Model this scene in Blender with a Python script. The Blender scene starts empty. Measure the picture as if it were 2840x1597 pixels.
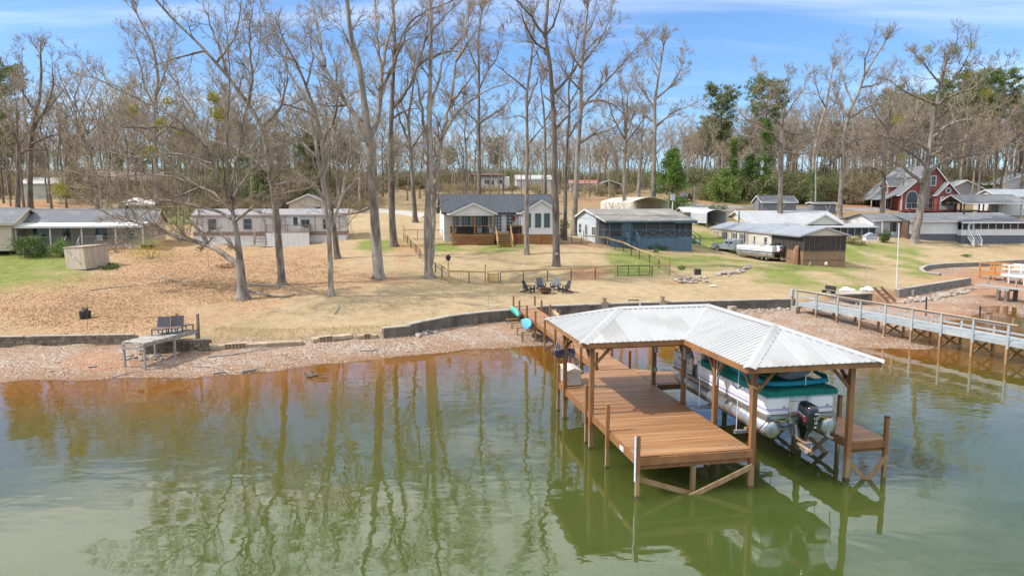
import bpy, bmesh, math, random
import numpy as np
from mathutils import Vector, Matrix
R = math.radians
S = bpy.context.scene
COL = S.collection

# ---------------------------------------------------------------- camera, sky, sun, exposure
CAM_H, PITCH, FPX, PW, PH = 9.2, R(6.9), 1960.0, 2840.0, 1597.0
cd = bpy.data.cameras.new('camera'); cam = bpy.data.objects.new('camera', cd); COL.objects.link(cam)
cam.location = (0, 0, CAM_H); cam.rotation_euler = (math.pi/2 - PITCH, 0, 0)
cd.sensor_width = 36; cd.lens = 36*FPX/PW; cd.clip_start = .1; cd.clip_end = 6000
S.camera = cam
SUN_EL, SUN_AZ = R(47), R(13)          # shadows run to +X, turned SUN_AZ towards +Y
sdir = Vector((math.cos(SUN_EL)*math.cos(SUN_AZ), math.cos(SUN_EL)*math.sin(SUN_AZ), -math.sin(SUN_EL)))
sl = bpy.data.lights.new('sun', 'SUN'); sl.energy = 3.7; sl.angle = R(.6); sl.color = (1, .955, .89)
so = bpy.data.objects.new('sun', sl); COL.objects.link(so); so.rotation_euler = sdir.to_track_quat('-Z', 'Y').to_euler()
so.location = (-60, 0, 80)
S.view_settings.view_transform = 'Standard'; S.view_settings.look = 'None'
S.view_settings.gamma = 1.0; S.view_settings.exposure = .46
W = bpy.data.worlds.new('World'); S.world = W; W.use_nodes = True
def build_world():
    nt = W.node_tree; n = nt.nodes; L = nt.links; n.clear()
    out = n.new('ShaderNodeOutputWorld'); bg = n.new('ShaderNodeBackground'); bg.inputs[1].default_value = .14
    sky = n.new('ShaderNodeTexSky'); sky.sky_type = 'NISHITA'; sky.sun_disc = False
    sky.sun_elevation = SUN_EL
    sky.sun_rotation = math.atan2(-sdir.x, -sdir.y)
    sky.air_density = 1.0; sky.dust_density = 1.1; sky.ozone_density = 2.0; sky.altitude = 200
    tint = n.new('ShaderNodeMix'); tint.data_type = 'RGBA'; tint.blend_type = 'MULTIPLY'; tint.inputs[0].default_value = 1
    tint.inputs[7].default_value = (.62, .82, 1.06, 1)
    L.new(sky.outputs[0], tint.inputs[6])
    # thin high cloud: direction projected on a plane overhead, streaked sideways
    tc = n.new('ShaderNodeTexCoord'); sep = n.new('ShaderNodeSeparateXYZ'); L.new(tc.outputs['Generated'], sep.inputs[0])
    def math_(op, a, b=None, c=None):
        m = n.new('ShaderNodeMath'); m.operation = op
        for i, v in enumerate((a, b, c)):
            if v is None: continue
            if hasattr(v, 'links'): L.new(v, m.inputs[i])
            else: m.inputs[i].default_value = v
        return m.outputs[0]
    z = math_('MAXIMUM', sep.outputs[2], 0.0); zz = math_('ADD', z, .10)
    cx = math_('DIVIDE', sep.outputs[0], zz); cy = math_('DIVIDE', sep.outputs[1], zz)
    cmb = n.new('ShaderNodeCombineXYZ'); L.new(cx, cmb.inputs[0]); L.new(cy, cmb.inputs[1])
    mp = n.new('ShaderNodeMapping'); mp.inputs['Scale'].default_value = (.42, 1.5, 1); mp.inputs['Rotation'].default_value = (0, 0, R(6))
    mp.inputs['Location'].default_value = (5.2, 1.6, 0)
    L.new(cmb.outputs[0], mp.inputs[0])
    no = n.new('ShaderNodeTexNoise'); no.inputs['Scale'].default_value = 1.0; no.inputs['Detail'].default_value = 7
    no.inputs['Roughness'].default_value = .55; no.inputs['Distortion'].default_value = .35; L.new(mp.outputs[0], no.inputs[0])
    mr = n.new('ShaderNodeMapRange'); mr.interpolation_type = 'SMOOTHSTEP'; mr.inputs[1].default_value = .47; mr.inputs[2].default_value = .80
    hz = n.new('ShaderNodeMapRange'); hz.inputs[1].default_value = .285; hz.inputs[2].default_value = .36; hz.inputs[3].default_value = .0; hz.inputs[4].default_value = .20; L.new(z, hz.inputs[0])
    L.new(math_('ADD', no.outputs[0], hz.outputs[0]), mr.inputs[0])
    # clouds get thicker higher up (the photograph's water mirrors a whiter sky overhead)
    hi = n.new('ShaderNodeMapRange'); hi.inputs[1].default_value = .285; hi.inputs[2].default_value = .36; hi.inputs[3].default_value = .34; hi.inputs[4].default_value = 1.05
    L.new(z, hi.inputs[0])
    fac = math_('MINIMUM', math_('MULTIPLY', mr.outputs[0], hi.outputs[0]), .92)
    cl = n.new('ShaderNodeMix'); cl.data_type = 'RGBA'; L.new(fac, cl.inputs[0])
    L.new(tint.outputs[2], cl.inputs[6]); cl.inputs[7].default_value = (8.8, 8.9, 9.1, 1)
    L.new(cl.outputs[2], bg.inputs[0]); L.new(bg.outputs[0], out.inputs[0])
build_world()

# ---------------------------------------------------------------- helpers
_c, _s = math.cos(PITCH), math.sin(PITCH)
def ray(px, py):
    u = (px - PW/2)/FPX; v = (py - PH/2)/FPX
    return u, _c - v*_s, -(v*_c + _s)           # world direction x, y(forward), z(up)
def atz(px, py, z):                             # the point seen at a pixel of the photograph that lies at height z
    x, y, d = ray(px, py); t = (z - CAM_H)/d
    return Vector((x*t, y*t, z))
def atd(px, py, dist):                          # ... that lies dist metres in front of the camera
    x, y, d = ray(px, py); t = dist/y
    return Vector((x*t, dist, CAM_H + d*t))
def proj(p):
    x, y, z = p[0], p[1], p[2]-CAM_H
    zc = y*_c - z*_s; yc = -(z*_c) - y*_s
    return (PW/2 + FPX*x/zc, PH/2 + FPX*yc/zc)

MATS = {}
def M(name, c=None, c2=None, sc=3.0, rough=.8, bump=0.0, bsc=None, metal=0.0, st=(1,1,1), rnd=0.0, det=5, lo=.35, hi=.65,
      spec=.5, c3=None, sc3=.6, lap=None, lapd=.5, trans=0.0, coat=0.0, alpha=1.0):
    """procedural material: two-colour noise (+ a third, broader stain colour), bump, optional laps/ribs along an axis"""
    if name in MATS: return MATS[name]
    m = bpy.data.materials.new(name); m.use_nodes = True; nt = m.node_tree; n = nt.nodes; L = nt.links
    b = n['Principled BSDF']; b.inputs['Roughness'].default_value = rough; b.inputs['Metallic'].default_value = metal
    b.inputs['Specular IOR Level'].default_value = spec; b.inputs['Coat Weight'].default_value = coat
    b.inputs['Alpha'].default_value = alpha
    b.inputs['Transmission Weight'].default_value = trans
    c = tuple(c)+(1,); c2 = tuple(c2)+(1,) if c2 else None
    tc = n.new('ShaderNodeTexCoord'); mp = n.new('ShaderNodeMapping'); mp.inputs['Scale'].default_value = st
    L.new(tc.outputs['Object'], mp.inputs[0]); src = mp.outputs[0]
    oi = None
    if rnd:
        oi = n.new('ShaderNodeObjectInfo'); ad = n.new('ShaderNodeVectorMath'); ad.operation = 'MULTIPLY_ADD'
        L.new(oi.outputs['Random'], ad.inputs[0]); ad.inputs[1].default_value = (37, 91, 53); L.new(src, ad.inputs[2]); src = ad.outputs[0]
    col = None
    if c2:
        no = n.new('ShaderNodeTexNoise'); no.inputs['Scale'].default_value = sc; no.inputs['Detail'].default_value = det; L.new(src, no.inputs[0])
        mr = n.new('ShaderNodeMapRange'); mr.inputs[1].default_value = lo; mr.inputs[2].default_value = hi; L.new(no.outputs[0], mr.inputs[0])
        mx = n.new('ShaderNodeMix'); mx.data_type = 'RGBA'; L.new(mr.outputs[0], mx.inputs[0]); mx.inputs[6].default_value = c; mx.inputs[7].default_value = c2
        col = mx.outputs[2]
    else:
        rg = n.new('ShaderNodeRGB'); rg.outputs[0].default_value = c; col = rg.outputs[0]
    if c3:
        no = n.new('ShaderNodeTexNoise'); no.inputs['Scale'].default_value = sc3; no.inputs['Detail'].default_value = 4; L.new(src, no.inputs[0])
        mr = n.new('ShaderNodeMapRange'); mr.inputs[1].default_value = .5; mr.inputs[2].default_value = .72; L.new(no.outputs[0], mr.inputs[0])
        mx = n.new('ShaderNodeMix'); mx.data_type = 'RGBA'; L.new(mr.outputs[0], mx.inputs[0]); L.new(col, mx.inputs[6]); mx.inputs[7].default_value = tuple(c3)+(1,)
        col = mx.outputs[2]
    if rnd:
        mr = n.new('ShaderNodeMapRange'); mr.inputs[3].default_value = 1-rnd; mr.inputs[4].default_value = 1+rnd; L.new(oi.outputs['Random'], mr.inputs[0])
        hv = n.new('ShaderNodeHueSaturation'); L.new(mr.outputs[0], hv.inputs['Value']); L.new(col, hv.inputs['Color']); col = hv.outputs[0]
    L.new(col, b.inputs['Base Color'])
    nrm = None
    if bump:
        no = n.new('ShaderNodeTexNoise'); no.inputs['Scale'].default_value = bsc or sc*3; no.inputs['Detail'].default_value = 6; L.new(src, no.inputs[0])
        bp = n.new('ShaderNodeBump'); bp.inputs['Strength'].default_value = bump; bp.inputs['Distance'].default_value = .03; L.new(no.outputs[0], bp.inputs['Height']); nrm = bp.outputs[0]
    if lap:                                      # lap = (axis, pitch): saw-tooth relief as on lap siding or ribbed sheet
        ax, pit = lap; sp = n.new('ShaderNodeSeparateXYZ'); L.new(tc.outputs['Object'], sp.inputs[0])
        dv = n.new('ShaderNodeMath'); dv.operation = 'DIVIDE'; L.new(sp.outputs[ax], dv.inputs[0]); dv.inputs[1].default_value = pit
        fr = n.new('ShaderNodeMath'); fr.operation = 'FRACT'; L.new(dv.outputs[0], fr.inputs[0])
        bp = n.new('ShaderNodeBump'); bp.inputs['Strength'].default_value = lapd; bp.inputs['Distance'].default_value = .02
        L.new(fr.outputs[0], bp.inputs['Height'])
        if nrm: L.new(nrm, bp.inputs['Normal'])
        nrm = bp.outputs[0]
    if nrm: L.new(nrm, b.inputs['Normal'])
    MATS[name] = m; return m

def bmat(o_, yaw): return Matrix.Translation(o_) @ Matrix.Rotation(yaw, 4, 'Z')

class MB:
    """collects shapes for ONE mesh object"""
    def __init__(s): s.v = []; s.f = []; s.sm = False
    def add(s, vs, fs):
        o = len(s.v); s.v += [tuple(p) for p in vs]; s.f += [tuple(i+o for i in f) for f in fs]; return s
    def box(s, x0, x1, y0, y1, z0, z1, bev=0.0, m=None):
        if bev:
            b = bev; vs = []; 
            for z, k in ((z0, b), (z0+b, 0), (z1-b, 0), (z1, b)):
                vs += [(x0+k+ (b if k==0 else 0), y0+k, z), (x1-k-(b if k==0 else 0), y0+k, z), (x1-k, y0+k+(b if k==0 else 0), z), (x1-k, y1-k-(b if k==0 else 0), z),
                       (x1-k-(b if k==0 else 0), y1-k, z), (x0+k+(b if k==0 else 0), y1-k, z), (x0+k, y1-k-(b if k==0 else 0), z), (x0+k, y0+k+(b if k==0 else 0), z)]
            fs = [tuple(range(7, -1, -1)), tuple(range(24, 32))]
            for r in range(3):
                for i in range(8): fs.append((r*8+i, r*8+(i+1)%8, r*8+8+(i+1)%8, r*8+8+i))
        else:
            vs = [(x0,y0,z0),(x1,y0,z0),(x1,y1,z0),(x0,y1,z0),(x0,y0,z1),(x1,y0,z1),(x1,y1,z1),(x0,y1,z1)]
            fs = [(3,2,1,0),(4,5,6,7),(0,1,5,4),(1,2,6,5),(2,3,7,6),(3,0,4,7)]
        if m is not None: vs = [m @ Vector(p) for p in vs]
        return s.add(vs, fs)
    def beam(s, a, b, w, h, up=(0,0,1), e0=0, e1=0):     # square timber from a to b, width w, height h
        a = Vector(a); b = Vector(b); d = (b-a).normalized(); a = a-d*e0; b = b+d*e1
        up = Vector(up); sd = d.cross(up)
        if sd.length < 1e-4: sd = d.cross(Vector((1,0,0)))
        sd.normalize(); u = sd.cross(d).normalized()
        vs = []
        for p in (a, b):
            for i, j in ((-1,-1),(1,-1),(1,1),(-1,1)): vs.append(p + sd*(i*w/2) + u*(j*h/2))
        return s.add(vs, [(0,1,2,3),(7,6,5,4),(0,4,5,1),(1,5,6,2),(2,6,7,3),(3,7,4,0)])
    def tube(s, pts, rad, n=6, cap=True):
        pts = [Vector(p) for p in pts]
        if not hasattr(rad, '__len__'): rad = [rad]*len(pts)
        vs = []; pd = None; ref = None
        for i, p in enumerate(pts):
            d = (pts[min(i+1, len(pts)-1)] - pts[max(i-1, 0)])
            d = d.normalized() if d.length > 1e-9 else Vector((0,0,1))
            if ref is None:
                ref = Vector((0,0,1)) if abs(d.z) < .9 else Vector((1,0,0))
            sd = d.cross(ref); 
            if sd.length < 1e-4: sd = d.orthogonal()
            sd.normalize(); u = sd.cross(d); ref = u
            for k in range(n):
                a = 2*math.pi*k/n; vs.append(p + (sd*math.cos(a) + u*math.sin(a))*rad[i])
        fs = [(i*n+k, i*n+(k+1)%n, (i+1)*n+(k+1)%n, (i+1)*n+k) for i in range(len(pts)-1) for k in range(n)]
        if cap: fs += [tuple(range(n-1, -1, -1)), tuple(range((len(pts)-1)*n, len(pts)*n))]
        return s.add(vs, fs)
    def lathe(s, prof, n=16, c=(0,0,0), m=None):          # profile of (radius, z)
        vs = [(c[0]+r*math.cos(2*math.pi*k/n), c[1]+r*math.sin(2*math.pi*k/n), c[2]+z) for r, z in prof for k in range(n)]
        fs = [(i*n+k, i*n+(k+1)%n, (i+1)*n+(k+1)%n, (i+1)*n+k) for i in range(len(prof)-1) for k in range(n)]
        fs += [tuple(range(n-1, -1, -1)), tuple(range((len(prof)-1)*n, len(prof)*n))]
        if m is not None: vs = [m @ Vector(p) for p in vs]
        return s.add(vs, fs)
    def prism(s, poly, a, b, axis=1):                     # polygon in the two other axes, swept from a to b along axis
        n = len(poly)
        def P(q, t): return (t, q[0], q[1]) if axis == 0 else ((q[0], t, q[1]) if axis == 1 else (q[0], q[1], t))
        vs = [P(q, a) for q in poly] + [P(q, b) for q in poly]
        fs = [tuple(range(n)), tuple(range(2*n-1, n-1, -1))] + [(i, n+i, n+(i+1)%n, (i+1)%n) for i in range(n)]
        return s.add(vs, fs)
    def loft(s, rings, cap=True, closed=True):            # rings of equal length
        n = len(rings[0]); vs = [p for r in rings for p in r]
        fs = [(i*n+k, i*n+(k+1)%n, (i+1)*n+(k+1)%n, (i+1)*n+k) for i in range(len(rings)-1) for k in range(n if closed else n-1)]
        if cap: fs += [tuple(range(n-1, -1, -1)), tuple(range((len(rings)-1)*n, len(rings)*n))]
        return s.add(vs, fs)
    def slab(s, poly3, th):                               # 3-D polygon thickened downwards along its normal
        p = [Vector(q) for q in poly3]; nn = (p[1]-p[0]).cross(p[2]-p[0]).normalized()
        if nn.z < 0: p.reverse(); nn = -nn
        n = len(p); vs = p + [q - nn*th for q in p]
        return s.add(vs, [tuple(range(n)), tuple(range(2*n-1, n-1, -1))] + [(i, n+i, n+(i+1)%n, (i+1)%n) for i in range(n)])
    def mesh(s, name):
        me = bpy.data.meshes.new(name); me.from_pydata(s.v, [], s.f); me.update()
        return me
    def build(s, name, mat, parent=None, smooth=False, loc=None, fix=True):
        me = s.mesh(name)
        if fix:
            bm = bmesh.new(); bm.from_mesh(me); bmesh.ops.recalc_face_normals(bm, faces=bm.faces); bm.to_mesh(me); bm.free()
        if smooth:
            me.polygons.foreach_set('use_smooth', [True]*len(me.polygons))
            if smooth != 2: me.set_sharp_from_angle(angle=R(40))
        return link(name, me, mat, parent, loc)
def link(name, me, mat=None, parent=None, loc=None, rot=None):
    if mat is not None and not me.materials: me.materials.append(mat)
    o = bpy.data.objects.new(name, me); COL.objects.link(o)
    if parent is not None: o.parent = parent
    if loc is not None: o.location = loc
    if rot is not None: o.rotation_euler = rot
    return o
def tag(o, label=None, cat=None, group=None, kind=None):
    if label: o['label'] = label
    if cat: o['category'] = cat
    if group: o['group'] = group
    if kind: o['kind'] = kind
    return o
def thing(name, label, cat, loc=(0,0,0), rz=0, group=None):
    e = bpy.data.objects.new(name, None); COL.objects.link(e); e.location = loc; e.rotation_euler = (0,0,rz); e.empty_display_size = .3
    return tag(e, label, cat, group)
def kids(o): return [c for c in bpy.data.objects if c.parent == o]
def copy_tree(o, parent=None):
    c = o.copy(); COL.objects.link(c); c.parent = parent
    for k in kids(o): copy_tree(k, c)
    return c
def box(name, mat, parent, *a, **k): return MB().box(*a, **k).build(name, mat, parent, fix=False)
# ---------------------------------------------------------------- ground: one height field from surveyed points
def rbf(pts):
    p = np.array([(q[0], q[1]) for q in pts], float); z = np.array([q[2] for q in pts], float); n = len(p)
    d = np.linalg.norm(p[:,None]-p[None], axis=2); A = np.zeros((n+3, n+3)); A[:n,:n] = -d - np.eye(n)*.15
    A[:n,n] = 1; A[n,:n] = 1; A[:n,n+1:] = p; A[n+1:,:n] = p.T
    w = np.linalg.solve(A, np.concatenate([z, [0,0,0]]))
    def f(x, y):
        x = np.asarray(x, float); y = np.asarray(y, float); sh = x.shape; x = x.ravel(); y = y.ravel(); out = np.empty(len(x))
        for i in range(0, len(x), 20000):
            xs = x[i:i+20000]; ys = y[i:i+20000]
            dd = np.hypot(xs[:,None]-p[None,:,0], ys[:,None]-p[None,:,1])
            out[i:i+20000] = -dd @ w[:n] + w[n] + xs*w[n+1] + ys*w[n+2]
        return out.reshape(sh)
    return f
lawn_pts = [atz(*q) for q in [(-500,945,1.1),(0,932,1.1),(300,925,1.1),(480,928,1.05),(580,935,.95),(800,915,1.0),(1000,905,1.1),(1062,900,1.15),(1250,868,1.25),(1420,848,1.3),
    (1560,842,1.3),(1700,834,1.3),(2000,832,1.3),(2200,824,1.3),(2330,815,1.3),(2480,800,1.2),(2600,775,1.2),(2690,762,1.2),(2556,746,1.4),(2620,730,1.42),(2650,729,1.42),(2715,726,1.42),(2780,722,1.42),(2900,716,1.42)]]
lawn_pts += [atd(*q) for q in [(675,832,52),(783,792,57),(918,821,53),(1053,772,60),(1191,766,61),(1520,810,58),(1340,785,63),(1858,765,67),(1440,678,81),(1600,680,82),(1543,738,69.5),
    (1460,705,76),(1720,678,92),(2020,706,90),(2130,722,85),(2215,735,78),(2300,760,70),(2535,670,104),(2813,682,104),(100,705,72),(350,692,74),(205,745,66),(720,680,84),(1000,650,88),
    (1100,590,106),(1350,545,132),(1370,530,150),(1650,545,142),(1950,572,126),(2130,598,118),(2300,590,125),(2440,585,131),(2700,560,150),(2740,526,172),(500,598,104),(100,556,116),
    (-300,690,75),(-500,560,120),(3100,640,110),(3200,560,160),(2700,700,100)]]
lawn_pts += [Vector(q) for q in [(-260,260,13),(-100,260,12.5),(40,260,14),(160,260,15),(300,240,14),(0,700,16),(-700,500,12),(700,500,14),(-900,0,4),(900,0,4),(0,2500,10),(-2500,1500,8),(2500,1500,8)]]
lawn_z = rbf(lawn_pts)
SHORE = [(-700,1085),(-300,1066),(0,1058),(100,1055),(250,1052),(420,1049),(560,1044),(640,1038),(720,1029),(800,1021),(900,1009),(1000,1000),(1100,989),(1200,978),(1300,970),(1400,963),(1480,959),
    (1560,956),(1700,952),(1900,950),(2100,954),(2300,960),(2430,964),(2560,968),(2680,963),(2705,930),(2700,885),(2730,868),(2840,858),(3000,850)]
shore = [atz(x, y, 0) for x, y in SHORE]
WALL = [(-600,985,.45,0),(0,963,.45,0),(372,956,.45,0),(386,984,.32,0),(578,974,.32,1),(600,946,.6,1),(800,944,.6,1),(1000,938,.6,1),(1064,938,.55,0),(1138,931,.55,0),(1250,908,.5,0),(1350,895,.5,0),
    (1440,888,.5,0),(1500,878,.55,0),(1560,876,.55,0),(1700,870,.55,0),(1900,864,.55,0),(2205,856,.55,0),(2330,850,.55,1),(2440,838,.5,1),(2492,826,.45,0),(2600,807,.45,0),(2692,790,.5,0),
    (2688,770,.9,1),(2610,772,.9,0),(2568,768,.9,0),(2556,757,.9,0),(2572,748,.9,0),(2620,743,.9,0),(2715,739,.9,0),(2900,728,.9,0),(3300,720,.9,0)]
wallp = [atz(x, y, z) for x, y, z, _ in WALL]
beach_pts = [p.copy() for p in shore] + [p.copy() for p in wallp]
for p in shore[::2]:
    d = Vector((p.x, p.y, 0)).normalized()
    if p.y < 62: beach_pts += [Vector((p.x-d.x*3, p.y-d.y*3, -.38)), Vector((p.x-d.x*9, p.y-d.y*9, -1.3))]
beach_pts += [Vector(q) for q in [(-200,0,-3),(0,0,-3),(200,0,-3),(0,-300,-4),(60,30,-2),(400,50,-1)]] + [atz(2780,860,-.15), atz(2760,800,.35), atz(2840,770,.5), atz(2600,860,.25), atz(2450,890,.3), atz(3000,870,-.5)]
beach_z = rbf(beach_pts)
wxy = np.array([(p.x, p.y) for p in wallp]); wsoft = np.array([w[3] for w in WALL], float)
def wall_dist(x, y):                              # signed distance to the wall line (+ behind) and whether that stretch is a soft bank
    x = np.asarray(x, float); y = np.asarray(y, float)
    best = np.full(x.shape, 1e9); soft = np.zeros(x.shape)
    for i in range(len(wxy)-1):
        a, b = wxy[i], wxy[i+1]; e = b-a; t = np.clip(((x-a[0])*e[0]+(y-a[1])*e[1])/(e@e), 0, 1)
        d = np.hypot(x-a[0]-t*e[0], y-a[1]-t*e[1]); m = d < best; best = np.where(m, d, best); soft = np.where(m, wsoft[i], soft)
    poly = np.vstack([wxy, [(1500, 40), (3000, 3000), (-3000, 3000), (-1500, 40)]])
    ins = np.zeros(x.shape, bool); n = len(poly)
    for i in range(n):
        a, b = poly[i], poly[(i+1) % n]
        if a[1] == b[1]: continue
        c = ((a[1] > y) != (b[1] > y)) & (x < (b[0]-a[0])*(y-a[1])/(b[1]-a[1]) + a[0]); ins ^= c
    return np.where(ins, best, -best), soft
def sstep(a, b, x): t = np.clip((x-a)/(b-a), 0, 1); return t*t*(3-2*t)
_VT = {}
def vnoise(x, y, s, seed=0):                      # cheap value noise
    T = _VT.setdefault(seed, np.random.RandomState(seed).rand(256, 256)) if seed not in _VT else _VT[seed]; x = np.asarray(x)/s + 1000.3; y = np.asarray(y)/s + 1000.7
    xi = np.floor(x).astype(int); yi = np.floor(y).astype(int); fx = x-xi; fy = y-yi; fx = fx*fx*(3-2*fx); fy = fy*fy*(3-2*fy)
    g = lambda i, j: T[(xi+i) % 256, (yi+j) % 256]
    return (g(0,0)*(1-fx)+g(1,0)*fx)*(1-fy) + (g(0,1)*(1-fx)+g(1,1)*fx)*fy
def terr(x, y):
    sd, soft = wall_dist(x, y); lw = lawn_z(x, y); bz = beach_z(x, y)
    bz = np.minimum(bz, lw + .0) if False else bz
    t = np.where(soft > .5, sstep(-.25, .9, sd), sstep(.04, .3, sd))
    z = bz*(1-t) + lw*t
    z = z + (vnoise(x, y, 2.2, 1)-.5)*.10*np.clip(sd/2, 0, 1) + (vnoise(x, y, .7, 2)-.5)*.03*(np.clip(sd/1, 0, 1)) + (vnoise(x, y, .9, 3)-.5)*.07*(sd < 0)*(z > -.5)
    return z
def tz(x, y): return float(terr(np.array([x]), np.array([y]))[0])
_gc = {}
def ground(px, py, dmax=260):                     # where the ray through a photograph pixel meets the ground
    k = (px, py)
    if k in _gc: return _gc[k].copy()
    x, y, d = ray(px, py); ts = np.concatenate([np.arange(30, 110, .6), np.arange(110, dmax, 2.0)])
    zs = terr(x*ts, y*ts); below = (CAM_H + d*ts) < zs
    i = int(np.argmax(below)) if below.any() else len(ts)-1
    a = ts[max(i-1, 0)]; b = ts[i]
    for _ in range(12):
        m = (a+b)/2
        if CAM_H + d*m < tz(x*m, y*m): b = m
        else: a = m
    p = Vector((x*b, y*b, CAM_H + d*b)); _gc[k] = p; return p.copy()
def gat(px, py, dist):                            # foot point below the pixel column at a chosen distance, on the ground
    p = atd(px, py, dist); return Vector((p.x, p.y, tz(p.x, p.y)))

def build_ground():
    xs = np.concatenate([-np.geomspace(3000, 46, 40), np.arange(-45, 72, .3), np.geomspace(72.5, 3000, 40)])
    ys = np.concatenate([-np.geomspace(600, 2, 14), np.linspace(0, 30, 12), np.arange(30.6, 98, .3), np.arange(98.5, 150, 1.2), np.geomspace(152, 3000, 40)])
    X, Y = np.meshgrid(xs, ys); Z = terr(X, Y); nx, ny = len(xs), len(ys)
    me = bpy.data.meshes.new('ground'); v = np.stack([X, Y, Z], -1).reshape(-1, 3)
    i = np.arange(nx*ny).reshape(ny, nx); q = np.stack([i[:-1,:-1], i[:-1,1:], i[1:,1:], i[1:,:-1]], -1).reshape(-1, 4)
    me.vertices.add(len(v)); me.vertices.foreach_set('co', v.ravel()); me.loops.add(q.size); me.polygons.add(len(q))
    me.loops.foreach_set('vertex_index', q.ravel()); me.polygons.foreach_set('loop_start', np.arange(0, q.size, 4)); me.polygons.foreach_set('loop_total', np.full(len(q), 4))
    me.update(calc_edges=True); me.polygons.foreach_set('use_smooth', np.ones(len(q), bool))
    sd, _ = wall_dist(X, Y); 
    # what grows or lies where (photograph pixels of each ground point)
    zc = Y*_c - (Z-CAM_H)*_s; zc = np.where(zc < 1, 1, zc)
    U = PW/2 + FPX*X/zc; V = PH/2 + FPX*(-(Z-CAM_H)*_c - Y*_s)/zc
    def blob(cx, cy, rx, ry, soft=.45): return 1-sstep(1-soft, 1+soft, np.hypot((U-cx)/rx, (V-cy)/ry))
    n1 = vnoise(X, Y, 3.5, 5); n2 = vnoise(X, Y, 1.1, 6)
    leaf = np.maximum.reduce([blob(560,770,330,90), blob(240,860,330,75), blob(830,740,130,55), blob(420,700,160,40)*.8, blob(950,770,120,45)*.7, blob(650,650,300,30)*.7])
    leaf = np.clip(leaf*1.25 + (n1-.5)*.9*(leaf > .02), 0, 1)
    green = np.maximum.reduce([blob(60,755,210,62), blob(110,720,210,28), blob(480,600,120,40), blob(1960,740,190,34)*.62, blob(2180,760,190,36)*.62, blob(2400,700,180,30)*.62, blob(1760,735,90,46)*.62, blob(1290,685,150,16)*.7,
        blob(1070,680,80,30)*.7, blob(2010,665,130,35)*.62, blob(2250,800,160,16)*.4, blob(1900,610,170,22)*.8, blob(2560,745,80,30)*.5, blob(1950,790,160,14)*.25])
    green = np.clip(green + (n1-.5)*.8*(green > .03) + (n2-.5)*.5*(green > .03), 0, 1)
    clay = np.maximum.reduce([blob(1630,760,50,18), blob(1150,690,40,14)*.8, blob(1115,700,30,40)*.7, blob(1870,783,60,8)*.7, blob(1600,680,90,10)*.5, blob(300,1005,110,30)*.8, blob(1480,900,110,25)*.75, blob(2330,840,110,26)*.8, blob(2600,900,200,50)*.7,
        blob(2760,790,170,40)*.9, blob(2440,830,80,22)*.7, blob(2400,560,120,26), blob(100,568,130,10), blob(1750,560,200,16)*.45, blob(2560,775,30,10)*.3, blob(1110,780,60,14)*.4])
    clay = np.clip(clay + (n1-.5)*.5*(clay > .03), 0, 1)
    beach = sstep(.5, -.1, sd + (n2-.5)*.5)*(Y < 90)
    wood = sstep(98, 128, Y)                      # forest floor
    wet = sstep(.22, .0, Z)*(sd < 0)
    for nm, a, b_, c_ in (('zone', leaf, green, clay), ('zone2', beach, wood, wet)):
        at = me.attributes.new(nm, 'FLOAT_COLOR', 'POINT'); cc = np.ones((nx*ny, 4), np.float32)
        cc[:,0] = a.ravel(); cc[:,1] = b_.ravel(); cc[:,2] = c_.ravel(); at.data.foreach_set('color', cc.ravel())
    m = bpy.data.materials.new('ground'); m.use_nodes = True; nt = m.node_tree; n = nt.nodes; L = nt.links; b = n['Principled BSDF']; b.inputs['Roughness'].default_value = .95; b.inputs['Specular IOR Level'].default_value = .15
    tc = n.new('ShaderNodeTexCoord')
    def noise(sc, det=6, ro=.6, st=(1,1,1), dist=0):
        mp = n.new('ShaderNodeMapping'); mp.inputs['Scale'].default_value = st; L.new(tc.outputs['Object'], mp.inputs[0])
        q = n.new('ShaderNodeTexNoise'); q.inputs['Scale'].default_value = sc; q.inputs['Detail'].default_value = det; q.inputs['Roughness'].default_value = ro; q.inputs['Distortion'].default_value = dist; L.new(mp.outputs[0], q.inputs[0]); return q.outputs[0]
    def ramp(f, *stops):
        r = n.new('ShaderNodeValToRGB'); L.new(f, r.inputs[0]); e = r.color_ramp.elements
        while len(e) < len(stops): e.new(.5)
        for k, (p, c) in zip(e, stops): k.position = p; k.color = tuple(c)+(1,)
        return r.outputs[0]
    def mix(f, a, b2):
        x = n.new('ShaderNodeMix'); x.data_type = 'RGBA'
        for s_, i in ((f, 0), (a, 6), (b2, 7)):
            if hasattr(s_, 'links'): L.new(s_, x.inputs[i])
            else: x.inputs[i].default_value = s_ if i == 0 else tuple(s_)+(1,)
        return x.outputs[2]
    def mul(a, v):
        x = n.new('ShaderNodeMath'); x.operation = 'MULTIPLY'; L.new(a, x.inputs[0])
        if hasattr(v, 'links'): L.new(v, x.inputs[1])
        else: x.inputs[1].default_value = v
        return x.outputs[0]
    def zone(nm):
        a = n.new('ShaderNodeAttribute'); a.attribute_name = nm; s_ = n.new('ShaderNodeSeparateColor'); L.new(a.outputs['Color'], s_.inputs[0]); return s_.outputs
    z1 = zone('zone'); z2 = zone('zone2')
    big = noise(.16, 5, .55); mid = noise(1.1, 6, .65); fine = noise(9, 5, .7, (1, .6, 1)); vfine = noise(42, 3, .7)
    straw = ramp(mid, (.28, (.22,.15,.078)), (.5, (.34,.25,.14)), (.72, (.43,.33,.20)))
    straw = mix(ramp(fine, (.35, (0,0,0)), (.75, (1,1,1))), straw, (.45,.35,.22))
    straw = mix(mul(ramp(big, (.45, (0,0,0)), (.68, (1,1,1))), .55), straw, (.275,.20,.10))
    straw = mix(mul(ramp(noise(.5, 4, .6), (.55, (0,0,0)), (.75, (1,1,1))), .35), straw, (.19,.155,.07))
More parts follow.
